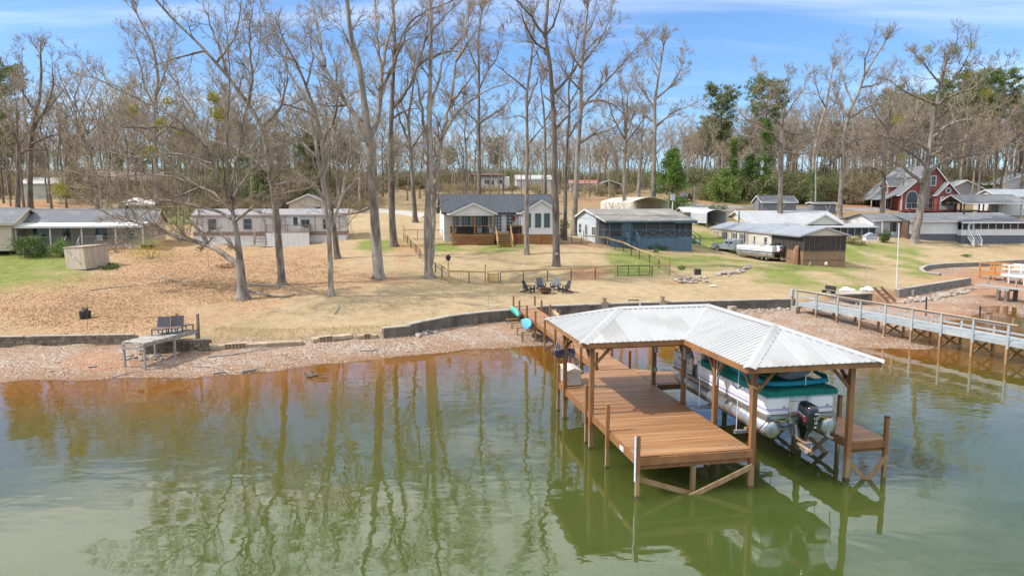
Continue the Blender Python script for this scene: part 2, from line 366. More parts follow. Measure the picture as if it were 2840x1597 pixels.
    gcol = ramp(mid, (.3, (.105,.135,.03)), (.55, (.18,.205,.052)), (.75, (.31,.28,.115)))
    gcol = mix(mul(ramp(fine, (.4, (0,0,0)), (.7, (1,1,1))), .5), gcol, (.21,.225,.065))
    lc = n.new('ShaderNodeTexVoronoi'); lc.inputs['Scale'].default_value = 9; L.new(tc.outputs['Object'], lc.inputs[0])
    ls = n.new('ShaderNodeSeparateColor'); L.new(lc.outputs['Color'], ls.inputs[0])
    leafc = ramp(ls.outputs[0], (.05, (.20,.10,.045)), (.35, (.38,.22,.12)), (.65, (.50,.33,.21)), (.95, (.28,.155,.08)))
    leafc = mix(mul(ramp(mid, (.45, (0,0,0)), (.65, (1,1,1))), .6), leafc, (.42,.29,.16))
    pv = n.new('ShaderNodeTexVoronoi'); pv.inputs['Scale'].default_value = 11; L.new(tc.outputs['Object'], pv.inputs[0])
    ps = n.new('ShaderNodeSeparateColor'); L.new(pv.outputs['Color'], ps.inputs[0])
    peb = ramp(ps.outputs[1], (.05, (.18,.105,.065)), (.3, (.28,.195,.135)), (.6, (.38,.295,.225)), (.85, (.52,.46,.40)), (1, (.28,.235,.20)))
    peb = mix(mul(ramp(noise(.55, 5, .6), (.40, (0,0,0)), (.62, (1,1,1))), .75), peb, (.29,.17,.10))
    clc = ramp(mid, (.3, (.31,.135,.065)), (.6, (.40,.22,.125)), (.8, (.45,.31,.21)))
    wdc = ramp(mid, (.3, (.14,.095,.05)), (.6, (.26,.19,.10)), (.8, (.19,.175,.075)))
    def rough(m_, k=2.4):
        a1 = n.new('ShaderNodeMath'); a1.operation = 'MULTIPLY_ADD'; L.new(mid, a1.inputs[0]); a1.inputs[1].default_value = 1.5; a1.inputs[2].default_value = -.75
        a2 = n.new('ShaderNodeMath'); a2.operation = 'MULTIPLY_ADD'; L.new(fine, a2.inputs[0]); a2.inputs[1].default_value = 1.0; L.new(a1.outputs[0], a2.inputs[2])
        a3 = n.new('ShaderNodeMath'); a3.operation = 'MULTIPLY_ADD'; L.new(m_, a3.inputs[0]); a3.inputs[1].default_value = k; L.new(a2.outputs[0], a3.inputs[2])
        a4 = n.new('ShaderNodeMapRange'); a4.inputs[1].default_value = 1.1; a4.inputs[2].default_value = 2.3; L.new(a3.outputs[0], a4.inputs[0]); return a4.outputs[0]
    c = mix(rough(z1[1]), straw, gcol); lf = mul(z1[0], ramp(fine, (.25, (.35,.35,.35)), (.6, (1,1,1)))); c = mix(lf, c, leafc); c = mix(mul(z2[1], .8), c, wdc)
    c = mix(z2[0], c, peb); c = mix(mul(z1[2], ramp(mid, (.3, (.5,.5,.5)), (.6, (1,1,1)))), c, clc); c = mix(mul(z2[2], .6), c, (.22,.12,.06))
    L.new(c, b.inputs['Base Color'])
    bp = n.new('ShaderNodeBump'); bp.inputs['Strength'].default_value = .8; bp.inputs['Distance'].default_value = .06
    sm = n.new('ShaderNodeMath'); sm.operation = 'ADD'; L.new(fine, sm.inputs[0]); L.new(mul(vfine, .5), sm.inputs[1])
    s2 = n.new('ShaderNodeMath'); s2.operation = 'ADD'; L.new(sm.outputs[0], s2.inputs[0]); L.new(mul(mul(pv.outputs['Distance'], z2[0]), -1.5), s2.inputs[1])
    L.new(s2.outputs[0], bp.inputs['Height']); L.new(bp.outputs[0], b.inputs['Normal'])
    me.materials.append(m); o = bpy.data.objects.new('ground', me); COL.objects.link(o); tag(o, kind='structure')
    return o
GROUND = build_ground()

def build_water():
    # silty lake: its body colour goes from clay-stained shallows to green deeps
    xs = np.concatenate([-np.geomspace(900, 60, 12), np.arange(-58, 72, 1.0), np.geomspace(74, 900, 12)]); ys = np.concatenate([-np.geomspace(400, 5, 8), np.arange(0, 90, 1.0), np.array([95, 110])])
    X, Y = np.meshgrid(xs, ys); nx, ny = len(xs), len(ys); D = -beach_z(X, Y); sd, _ = wall_dist(X, Y); D = np.where(sd > 0, 0, D)
    me = bpy.data.meshes.new('water'); v = np.stack([X, Y, np.zeros_like(X)], -1).reshape(-1, 3); i = np.arange(nx*ny).reshape(ny, nx); q = np.stack([i[:-1,:-1], i[:-1,1:], i[1:,1:], i[1:,:-1]], -1).reshape(-1, 4)
    me.from_pydata(v.tolist(), [], q.tolist()); me.update()
    at = me.attributes.new('depth', 'FLOAT', 'POINT'); at.data.foreach_set('value', D.ravel().astype(np.float32))
    m = bpy.data.materials.new('lake_water'); m.use_nodes = True; nt = m.node_tree; n = nt.nodes; L = nt.links; b = n['Principled BSDF']
    b.inputs['Roughness'].default_value = .015; b.inputs['IOR'].default_value = 1.72; b.inputs['Specular Tint'].default_value = (1, .97, .91, 1)
    b.subsurface_method = 'BURLEY'; b.inputs['Subsurface Weight'].default_value = 1; b.inputs['Subsurface Radius'].default_value = (1,1,1); b.inputs['Subsurface Scale'].default_value = 2.2
    a = n.new('ShaderNodeAttribute'); a.attribute_name = 'depth'; tc = n.new('ShaderNodeTexCoord')
    no = n.new('ShaderNodeTexNoise'); no.inputs['Scale'].default_value = .22; no.inputs['Detail'].default_value = 4; L.new(tc.outputs['Object'], no.inputs[0])
    ad = n.new('ShaderNodeMath'); ad.operation = 'MULTIPLY_ADD'; L.new(no.outputs[0], ad.inputs[0]); ad.inputs[1].default_value = .7; L.new(a.outputs['Fac'], ad.inputs[2])
    mr = n.new('ShaderNodeMapRange'); mr.inputs[1].default_value = .25; mr.inputs[2].default_value = 2.7; L.new(ad.outputs[0], mr.inputs[0])
    r = n.new('ShaderNodeValToRGB'); e = r.color_ramp.elements; L.new(mr.outputs[0], r.inputs[0])
    e[0].position = 0; e[0].color = (.23,.095,.022,1); e[1].position = 1; e[1].color = (.052,.072,.016,1)
    k = e.new(.22); k.color = (.16,.07,.013,1); k = e.new(.55); k.color = (.092,.070,.012,1)
    L.new(r.outputs[0], b.inputs['Base Color'])
    def nz(sc, st, det, dist=0):
        mp = n.new('ShaderNodeMapping'); mp.inputs['Scale'].default_value = st; mp.inputs['Rotation'].default_value = (0,0,R(-8)); L.new(tc.outputs['Object'], mp.inputs[0])
        q_ = n.new('ShaderNodeTexNoise'); q_.inputs['Scale'].default_value = sc; q_.inputs['Detail'].default_value = det; q_.inputs['Distortion'].default_value = dist; L.new(mp.outputs[0], q_.inputs[0]); return q_.outputs[0]
    r1 = nz(.55, (.8,1.25,1), 2, .5); r2 = nz(2.3, (.75,1.3,1), 2.5, .4)
    pm = n.new('ShaderNodeTexNoise'); pm.inputs['Scale'].default_value = .09; pm.inputs['Detail'].default_value = 3; L.new(tc.outputs['Object'], pm.inputs[0])
    pr = n.new('ShaderNodeMapRange'); pr.inputs[1].default_value = .40; pr.inputs[2].default_value = .66; pr.inputs[3].default_value = .12; pr.inputs[4].default_value = .75; L.new(pm.outputs[0], pr.inputs[0])
    b1 = n.new('ShaderNodeBump'); b1.inputs['Strength'].default_value = .4; b1.inputs['Distance'].default_value = .035; L.new(r1, b1.inputs['Height'])
    b2 = n.new('ShaderNodeBump'); L.new(pr.outputs[0], b2.inputs['Strength']); b2.inputs['Distance'].default_value = .0075; L.new(r2, b2.inputs['Height']); L.new(b1.outputs[0], b2.inputs['Normal'])
    L.new(b2.outputs[0], b.inputs['Normal'])
    me.materials.append(m); o = bpy.data.objects.new('water', me); COL.objects.link(o); tag(o, kind='structure')
build_water()
# ---------------------------------------------------------------- covered dock, walkway, finger pier (local frame: a to the right, b away from the camera)
DO, DY = Vector((3.9, 21.26, 0)), R(11.1)
def Dw(a, b, z=0): return bmat(DO, DY) @ Vector((a, b, z))
stain = M('stained_timber', (.31,.145,.052), (.22,.095,.034), sc=2.5, st=(1,1,.35), rough=.62, bump=.25, bsc=18, rnd=.13, c3=(.20,.10,.045), sc3=1.2)
board_m = M('deck_board', (.335,.170,.073), (.235,.106,.043), sc=3.2, st=(.22,2.5,1), rough=.5, bump=.3, bsc=14, rnd=.16, c3=(.41,.24,.115), sc3=.8)
raw = M('raw_timber', (.36,.23,.115), (.25,.15,.07), sc=4, st=(1,1,.2), rough=.85, bump=.4, bsc=22, rnd=.12)
grey_wood = M('grey_weathered_timber', (.36,.34,.31), (.24,.22,.195), sc=5, st=(1,1,.25), rough=.9, bump=.4, bsc=20, rnd=.15)
white_metal = M('white_roof_sheet', (.40,.40,.395), (.365,.365,.36), sc=.8, rough=.5, spec=.25, rnd=.05, c3=(.29,.285,.27), sc3=.35)
galv = M('galvanised', (.52,.53,.54), (.40,.41,.43), sc=6, rough=.42, metal=.7)
alu = M('aluminium_tube', (.62,.62,.61), (.42,.42,.41), sc=2.2, rough=.33, metal=.9, c3=(.34,.32,.29), sc3=1.1, bump=.05, bsc=3)
black_p = M('black_plastic', (.012,.012,.014), rough=.35)
black_w = M('black_rubber', (.02,.02,.022), (.035,.035,.036), sc=9, rough=.7)
white_p = M('white_gelcoat', (.78,.78,.78), (.72,.72,.73), sc=1.5, rough=.25, coat=.3)
grey_p = M('grey_plastic', (.40,.41,.42), (.34,.35,.36), sc=4, rough=.5)
rope_m = M('yellow_rope', (.60,.45,.12), rough=.9)

def clip_strip(poly, s0, s1):
    def cut(P, lim, sg):
        out = []
        for i in range(len(P)):
            a, b = P[i], P[(i+1) % len(P)]; ia = sg*(a[0]-lim) >= 0; ib = sg*(b[0]-lim) >= 0
            if ia: out.append(a)
            if ia != ib:
                t = (lim-a[0])/(b[0]-a[0]); out.append((lim, a[1]+(b[1]-a[1])*t))
        return out
    P = cut(poly, s0, 1); return cut(P, s1, -1) if len(P) > 2 else []
def roof_slope(parent, poly, mat, panel=.92, rib=.23, rw=.055, rh=.032, th=.012, name='roof_panel', gap=.0):
    """ribbed sheet on a planar roof slope; poly[0]->poly[1] is the eave. Each sheet is a part with its own ribs."""
    P = [Vector(q) for q in poly]; s = (P[1]-P[0]).normalized(); nn = Vector((0,0,0))
    for i in range(1, len(P)-1): nn += (P[i]-P[0]).cross(P[i+1]-P[0])
    nn.normalize(); nn = nn if nn.z > 0 else -nn; t = nn.cross(s); t = t if t.z >= 0 else -t
    uv = [((q-P[0]).dot(s), (q-P[0]).dot(t)) for q in P]; lo = min(u for u, _ in uv); hi = max(u for u, _ in uv)
    W3 = lambda u, v, h=0: P[0] + s*u + t*v + nn*h
    u = lo; out = []
    while u < hi-1e-4:
        u1 = min(u+panel, hi); c = clip_strip(uv, u+gap, u1)
        if len(c) > 2:
            mb = MB(); top = [W3(a, b, th) for a, b in c]; bot = [W3(a, b, 0) for a, b in c]; n = len(c)
            mb.add(top+bot, [tuple(range(n)), tuple(range(2*n-1, n-1, -1))] + [(i, n+i, n+(i+1)%n, (i+1)%n) for i in range(n)])
            r = u + rib/2
            while r < u1 - rw/2:
                cc = clip_strip(uv, r-rw/2, r+rw/2)
                if len(cc) > 2:
                    v0 = min(b for a, b in cc); v1 = max(b for a, b in cc)
                    if v1-v0 > .06:
                        e = [W3(r-rw/2, v0, th), W3(r-rw/4, v0, th+rh), W3(r+rw/4, v0, th+rh), W3(r+rw/2, v0, th)]; f = [W3(r-rw/2, v1-.02, th), W3(r-rw/4, v1-.02, th+rh), W3(r+rw/4, v1-.02, th+rh), W3(r+rw/2, v1-.02, th)]
                        mb.add(e+f, [(0,1,5,4),(1,2,6,5),(2,3,7,6),(0,3,2,1),(4,5,6,7)])
                r += rib
            out.append(mb.build(name, mat, parent))
        u = u1
    return out

def build_dock():
    ZD = 1.33
    t = thing('boathouse', 'brown timber boathouse dock with white ribbed metal hip roof over a pontoon slip', 'boathouse', DO, DY)
    # deck boards
    bm_ = MB().box(0, 3.9, 0, .134, -.036, 0).mesh('board'); bm_.materials.append(board_m)
    nb = int(9.55/.141)
    for i in range(nb): link('deck_board', bm_, parent=t, loc=(0, i*.141, ZD))
    def cham(b): return max(0, min(2.5, (b-9.62)/(11.25-9.62)*2.55))
    for i in range(12):
        b = nb*.141 + i*.141; x0 = cham(b)
        MB().box(x0, 4.0, b, b+.134, ZD-.036, ZD).build('deck_board', board_m, t, fix=False)
    # rims and joists
    def bm(name, a, b_, w=.045, h=.235, mat=stain): return MB().beam(a, b_, w, h).build(name, mat, t, fix=False)
    zr = ZD-.036-.118-.004
    bm('rim_board', (-.025,-.03,zr), (3.93,-.03,zr)); bm('rim_board', (-.025,0,zr), (-.025,9.6,zr)); bm('rim_board', (3.925,0,zr), (3.925,8.3,zr)); bm('rim_board', (0,9.64,zr), (2.5,11.25,zr))
    bm('girder', (.05,.12,zr-.2), (3.85,.12,zr-.2), .09, .2); bm('girder', (.05,4.55,zr-.2), (3.9,4.55,zr-.2), .09, .2); bm('girder', (.05,8.3,zr-.2), (3.9,8.3,zr-.2), .09, .2)
    for a in (1.0, 2.0, 3.0): bm('joist', (a, .05, zr-.005), (a, 9.5, zr-.005), .045, .21, raw)
    # roof posts: stained above, raw timber in the water
    def post(a, b, top, w=.15, under=True, cap=False, split=.78):
        p = MB().box(a-w/2, a+w/2, b-w/2, b+w/2, split, top).build('post', stain, t, fix=False)
        if under: MB().box(a-w/2+.004, a+w/2-.004, b-w/2+.004, b+w/2-.004, -2.2, split).build('footing', raw, p, fix=False)
        if under: MB().box(a-w/2-.001, a+w/2+.001, b-w/2-.001, b+w/2+.001, -.06, .09).build('waterline_stain', M('wet_timber', (.085,.06,.035), (.12,.09,.05), sc=6, rough=.5), p, fix=False)
        return p
    EV, RD = 4.12, 4.96
    rp = [(-.06,4.55),(-.06,8.29),(3.98,8.36),(4.03,5.45),(4.0,2.75),(3.93,.04),(7.41,.02),(7.41,2.75),(7.41,5.5),(7.41,8.36)]
    for a, b in rp: post(a, b, EV-.19, .165)
    for a, b, top in ((-.1,2.55,2.3),(-.06,5.15,2.3),(.0,-.06,2.03),(-.02,9.47,2.12)): post(a, b, top, .125)
    MB().box(-.085,-.068,-.11,-.0,.55,2.0).build('dock_bumper', M('bumper_white', (.75,.77,.8), (.45,.55,.7), sc=3, rough=.4), t, fix=False)
    for a, b in ((1.95,.12),(1.95,4.5),(1.95,8.3),(3.9,4.2)): MB().box(a-.07, a+.07, b-.07, b+.07, -2.2, zr-.3).build('pile', raw, t, fix=False)
    # cross braces under the front
    bm('brace', (.05,-.05,.62), (2.75,.07,-.35), .045, .16, raw); bm('brace', (3.9,-.11,.78), (1.2,-.1,-.3), .045, .16, raw)
    bm('brace', (4.1,2.8,.9), (4.1,5.4,-.3), .045, .14, raw); bm('brace', (4.1,5.4,.9), (4.1,8.3,-.3), .045, .14, raw)
    # eave beams (fascia) all the way round the L
    L = [(-.5,4.13),(3.38,4.13),(3.38,-.5),(8.07,-.5),(8.07,9.63),(-.5,9.63)]
    for i in range(6):
        a, b = L[i], L[(i+1) % 6]; bm('fascia', (a[0],a[1],EV-.095), (b[0],b[1],EV-.095), .045, .185)
    for a, b in (((-.06,4.55),(4.0,4.55)),((3.98,.0),(3.98,9.2)),((7.41,0),(7.41,9.2)),((-.06,8.3),(7.4,8.3)),((-.06,4.4),(-.06,9.3)),((3.9,.03),(7.5,.03))):
        bm('header_beam', (a[0],a[1],EV-.2), (b[0],b[1],EV-.2), .1, .22)
    # knee braces
    for a, b, dirs in ((-.06,4.55,((1,0),(0,1))),(-.06,8.29,((1,0),(0,-1))),(4.03,5.45,((0,1),(0,-1))),(4.0,2.75,((0,1),(0,-1))),(3.93,.04,((1,0),(0,1))),(7.41,.02,((-1,0),(0,1))),(3.98,8.36,((-1,0),(0,-1))),(7.41,2.75,((0,1),(0,-1)))):
        for dx, dy in dirs: bm('knee_brace', (a+dx*.08, b+dy*.08, EV-.95), (a+dx*.72, b+dy*.72, EV-.28), .09, .09)
    # roof: L-shaped hip
    z0 = EV+.0; A = lambda a, b, z=z0: (a, b, z)
    pk = A(5.725, 6.88, RD); ap = A(5.725, 1.85, RD); lp = A(1.85, 6.88, RD)
    roofs = [[A(-.56,4.07), A(3.38,4.07), pk, lp], [A(3.38,4.07), A(3.38,-.56), ap, pk], [A(3.38,-.56), A(8.13,-.56), ap], [A(8.13,-.56), A(8.13,9.69), pk, ap], [A(8.13,9.69), A(-.56,9.69), lp, pk], [A(-.56,9.69), A(-.56,4.07), lp]]
    for q in roofs: roof_slope(t, q, white_metal)
    def cap(a, b, w=.2, lift=.045):
        a = Vector(a)+Vector((0,0,lift)); b = Vector(b)+Vector((0,0,lift)); d = (b-a).normalized(); sd = d.cross(Vector((0,0,1))).normalized()
        mb = MB(); r = []
        for p in (a, b): r.append([p-sd*w-Vector((0,0,.062)), p+Vector((0,0,.012)), p+sd*w-Vector((0,0,.062)), p-Vector((0,0,.004))])
        mb.loft(r).build('ridge_cap', white_metal, t)
    cap(lp, pk); cap(pk, ap); cap(lp, A(-.56,4.07)); cap(lp, A(-.56,9.69)); cap(ap, A(3.38,-.56)); cap(ap, A(8.13,-.56)); cap(pk, A(8.13,9.69))
    # valley flashing
    MB().beam((3.38,4.07,z0+.03), Vector(pk)+Vector((0,0,.03)), .16, .012).build('valley_flashing', grey_p, t)
    # small number plate, conduits and switch boxes
    pl = MB().box(-.052,-.048,1.1,1.42,ZD-.24,ZD-.08).build('number_plate', M('plate_white', (.8,.8,.8), rough=.4), t, fix=False)
    for k in range(3): MB().box(-.0555,-.0525,1.16,1.36-.05*(k==2),ZD-.115-k*.04,ZD-.10-k*.04).build('plate_print', black_w, pl, fix=False)
    for a, b, zs in ((3.98,8.25,((2.9,.26,.12),(2.0,.2,.1))),(4.03,5.33,((3.35,.5,.26),(2.25,.22,.12)))):
        for z, h, w in zs: MB().box(a-w/2, a+w/2, b-.16, b-.03, z-h/2, z+h/2, bev=.012).build('switch_box', grey_p, t, fix=False)
        MB().tube([(a+.03,b-.05,1.4),(a+.03,b-.06,3.7)], .016, 6).build('conduit', grey_p, t)
    MB().tube([(a_, b_, z_) for a_, b_, z_ in ((3.99,2.62,3.8),(3.93,2.58,3.2),(3.95,2.6,2.75),(4.0,2.6,3.0),(4.08,2.58,3.4),(4.02,2.6,3.8))], .012, 5).build('power_cord', white_p, t)
    MB().tube([(3.82,-.1,3.4),(3.93,-.12,3.32),(4.05,-.08,3.4),(4.1,.1,3.45)], .012, 5).build('rope_loop', rope_m, t)
    for a in (3.55, 3.2): 
        MB().tube([(a-.07,.28,ZD+.03),(a-.03,.28,ZD+.05),(a+.03,.28,ZD+.05),(a+.07,.28,ZD+.03)], .012, 5).tube([(a-.02,.28,ZD),(a-.02,.28,ZD+.05)], .01, 5).build('cleat', galv, t)
    # shop light hanging near the right corner
    MB().tube([(7.25,.1,3.95),(7.2,.0,3.6)], .006, 4).box(7.16,7.24,-.04,.04,3.5,3.6).build('hanging_hook', black_p, t)

    w = thing('walkway', 'long brown plank walkway from the lawn to the boathouse', 'walkway', DO, DY)
    wb = MB().box(2.52, 3.98, 0, .134, -.036, 0).mesh('board'); wb.materials.append(board_m)
    b = 11.26
    while b < 32.3: link('deck_board', wb, parent=w, loc=(0, b, ZD)); b += .141
    def wm(name, p, q, ww=.045, h=.22, mat=stain): return MB().beam(p, q, ww, h).build(name, mat, w, fix=False)
    wm('rim_board', (2.5,11.26,zr), (2.5,32.2,zr)); wm('rim_board', (4.0,11.26,zr), (4.0,32.2,zr))
    for k, bb in enumerate((11.6, 14.2, 16.8, 19.4, 22.0, 24.6, 27.2, 29.8, 32.0)):
        gz = tz(*Dw(3.2, bb)[:2]) - .4
        for a in (2.42, 4.08):
            top = 2.12 if (k % 1 == 0 and not (a > 3 and k in (2, 3))) else ZD-.03
            p = MB().box(a-.06, a+.06, bb-.06, bb+.06, .72, top).build('post', stain, w, fix=False)
            MB().box(a-.056, a+.056, bb-.056, bb+.056, gz, .72).build('footing', raw, p, fix=False)
        wm('cross_beam', (2.42,bb,zr-.2), (4.08,bb,zr-.2), .07, .18, raw)
        if k < 7: wm('brace', (2.48,bb-.07,max(gz+.4,.1)), (4.0,bb-.07,.95), .04, .13, raw)
    f = thing('finger_pier', 'narrow brown plank pier along the far side of the boat slip', 'pier', DO, DY)
    fb = MB().box(7.5, 8.86, 0, .134, -.036, 0).mesh('board'); fb.materials.append(board_m)
    b = .0
    while b < 8.3: link('deck_board', fb, parent=f, loc=(0, b, ZD)); b += .141
    cb = MB().box(4.02, 8.86, 0, .134, -.036, 0).mesh('board'); cb.materials.append(board_m)
    while b < 9.75: link('deck_board', cb, parent=f, loc=(0, b, ZD)); b += .141
    k = 0
    while b < 11.1: x1 = 6.4-(b-9.75)*1.75; MB().box(4.02, x1, b, b+.134, ZD-.036, ZD).build('deck_board', board_m, f, fix=False); b += .141
    def fm(name, p, q, ww=.045, h=.235, mat=stain): return MB().beam(p, q, ww, h).build(name, mat, f, fix=False)
    fm('rim_board', (7.42,-.03,zr), (8.88,-.03,zr)); fm('rim_board', (8.885,0,zr), (8.885,9.8,zr)); fm('rim_board', (7.475,.1,zr), (7.475,8.3,zr)); fm('rim_board', (4.1,8.26,zr), (7.4,8.26,zr)); fm('girder', (7.5,.12,zr-.19), (8.8,.12,zr-.19), .09, .16)
    for a, bb in ((8.82,.0),(8.95,2.62),(8.95,5.4),(8.95,8.2)):
        p = MB().box(a-.062, a+.062, bb-.062, bb+.062, .75, 2.08).build('post', stain, f, fix=False)
        MB().box(a-.068, a+.068, bb-.068, bb+.068, 2.08, 2.11).build('post_cap', black_p, p, fix=False); MB().box(a-.058, a+.058, bb-.058, bb+.058, -2.2, .75).build('footing', raw, p, fix=False)
    fm('brace', (8.85,-.09,.78), (7.95,-.08,-.25), .045, .15, raw); fm('brace', (7.45,-.02,.62), (8.4,-.03,-.3), .045, .15, raw)
    for bb in (2.62, 5.4): fm('brace', (8.8,bb-.1,.85), (7.2,bb-.1,-.4), .045, .15, raw); fm('brace', (7.4,bb-.15,.85), (8.6,bb-.15,-.2), .045, .15, raw)
build_dock()
# ---------------------------------------------------------------- pontoon boats (built at origin: x across, y from stern to bow, z up from the tube axis)
teal = M('teal_canvas', (.0,.17,.135), (.0,.13,.105), sc=3, rough=.85, bump=.25, bsc=3)
turq = M('turquoise_canvas', (.0,.25,.36), (.0,.20,.30), sc=3, rough=.8, bump=.15, bsc=4)
navy = M('navy_stripe', (.02,.035,.14), rough=.4)
lilac = M('lilac_stripe', (.36,.33,.52), rough=.4)
seat_m = M('grey_vinyl', (.52,.52,.50), (.45,.45,.43), sc=5, rough=.5)
def text(body, size, mat, parent, mw, name='lettering', ext=.002, shear=0):
    cu = bpy.data.curves.new(name, 'FONT'); cu.body = body; cu.size = size; cu.extrude = ext; cu.align_x = 'CENTER'; cu.align_y = 'CENTER'; cu.shear = shear
    tmp = bpy.data.objects.new(name, cu); me = bpy.data.meshes.new_from_object(tmp); bpy.data.objects.remove(tmp); me.name = name
    me.materials.clear(); me.transform(mw)
    return link(name, me, mat, parent)
def rrect(x0, x1, y0, y1, r, z, n=5):
    P = []
    for cx, cy, a0 in ((x1-r,y0+r,-90),(x1-r,y1-r,0),(x0+r,y1-r,90),(x0+r,y0+r,180)):
        for k in range(n+1): a = R(a0+90*k/n); P.append((cx+r*math.cos(a), cy+r*math.sin(a), z))
    return P
def outboard(parent, red=True, nums='115'):
    e = MB(); 
    def ring(z, x, y0, y1): return rrect(-x, x, y0, y1, min(x, (y1-y0)/2)*.62, z)
    cow = MB().loft([ring(.10,.13,-.42,.02), ring(.2,.17,-.50,.06), ring(.45,.2,-.56,.08), ring(.70,.205,-.58,.10), ring(.88,.19,-.56,.09), ring(.97,.15,-.5,.05), ring(1.0,.09,-.42,-.02)]).build('engine_cowl', M('engine_black', (.008,.009,.011), rough=.16, coat=.6), parent, smooth=True)
    leg = MB().loft([ring(-.28,.06,-.26,-.02), ring(-.05,.08,-.3,.02), ring(.12,.13,-.42,.02)]).build('engine_leg', MATS['engine_black'], parent, smooth=True)
    gold = M('worn_bronze', (.42,.30,.21), (.30,.21,.15), sc=14, rough=.5, metal=.3)
    MB().box(-.13,.13,-.42,.06,-.30,-.275).box(-.02,.02,-.28,-.02,-.62,-.30).build('cavitation_plate', gold, parent, fix=False)
    MB().lathe([(.01,-.34),(.05,-.26),(.07,-.05),(.055,.18),(.03,.3)], 10, m=Matrix.Translation((0,-.16,-.5)) @ Matrix.Rotation(R(-90),4,'X')).build('gearcase', gold, parent, smooth=True)
    pr = MB().lathe([(.055,-.06),(.06,.0),(.055,.06)], 10, m=Matrix.Translation((0,-.52,-.5)) @ Matrix.Rotation(R(90),4,'X'))
    for k in range(3):
        m = Matrix.Translation((0,-.52,-.5)) @ Matrix.Rotation(k*2*math.pi/3+.4,4,'Y') @ Matrix.Rotation(R(28),4,'Z')
        pr.add([m @ Vector(q) for q in ((-.03,0,.05),(.06,.0,.06),(.085,.01,.14),(.03,.01,.2),(-.04,0,.17),(-.05,0,.1))]+[m @ Vector((q[0],q[1]+.012,q[2])) for q in ((-.03,0,.05),(.06,.0,.06),(.085,.01,.14),(.03,.01,.2),(-.04,0,.17),(-.05,0,.1))], [tuple(range(6)), tuple(range(11,5,-1))]+[(i,6+i,6+(i+1)%6,(i+1)%6) for i in range(6)])
    pr.build('propeller', gold, parent)
    MB().box(-.12,.12,-.02,.12,.05,.55).build('mount_bracket', black_w, parent, fix=False)
    dec = M('decal_white', (.75,.76,.78), rough=.4)
    yb = lambda z: -.565 if z < .5 else -.583
    text(nums, .13, dec, cow, Matrix.Translation((.06,-.586,.6)) @ Matrix.Rotation(R(90),4,'X'), 'number')
    MB().box(0,.13,-.59,-.575,.74,.765).box(.02,.13,-.585,-.57,.43,.455).box(.04,.1,-.585,-.57,.5,.515).build('decal_bars', dec, cow, fix=False)
    MB().lathe([(.045,0),(.045,.01)], 12, m=Matrix.Translation((.07,-.55,.3)) @ Matrix.Rotation(R(90),4,'X') @ Matrix.Diagonal((1,.6,1,1))).build('emblem', dec, cow)
    if red:
        MB().add([(-.207,-.46,.5),(-.2075,.0,.68),(-.2075,.03,.64),(-.206,-.4,.46)], [(0,1,2,3)]).build('red_flash', M('decal_red', (.5,.02,.03), rough=.4), cow)
        text('MERCURY', .085, dec, cow, Matrix.Translation((-.209,-.2,.64)) @ Matrix.Rotation(R(-90),4,'Z') @ Matrix.Rotation(R(90),4,'X') @ Matrix.Rotation(R(-12),4,'Z'), 'brand_lettering', shear=.2)
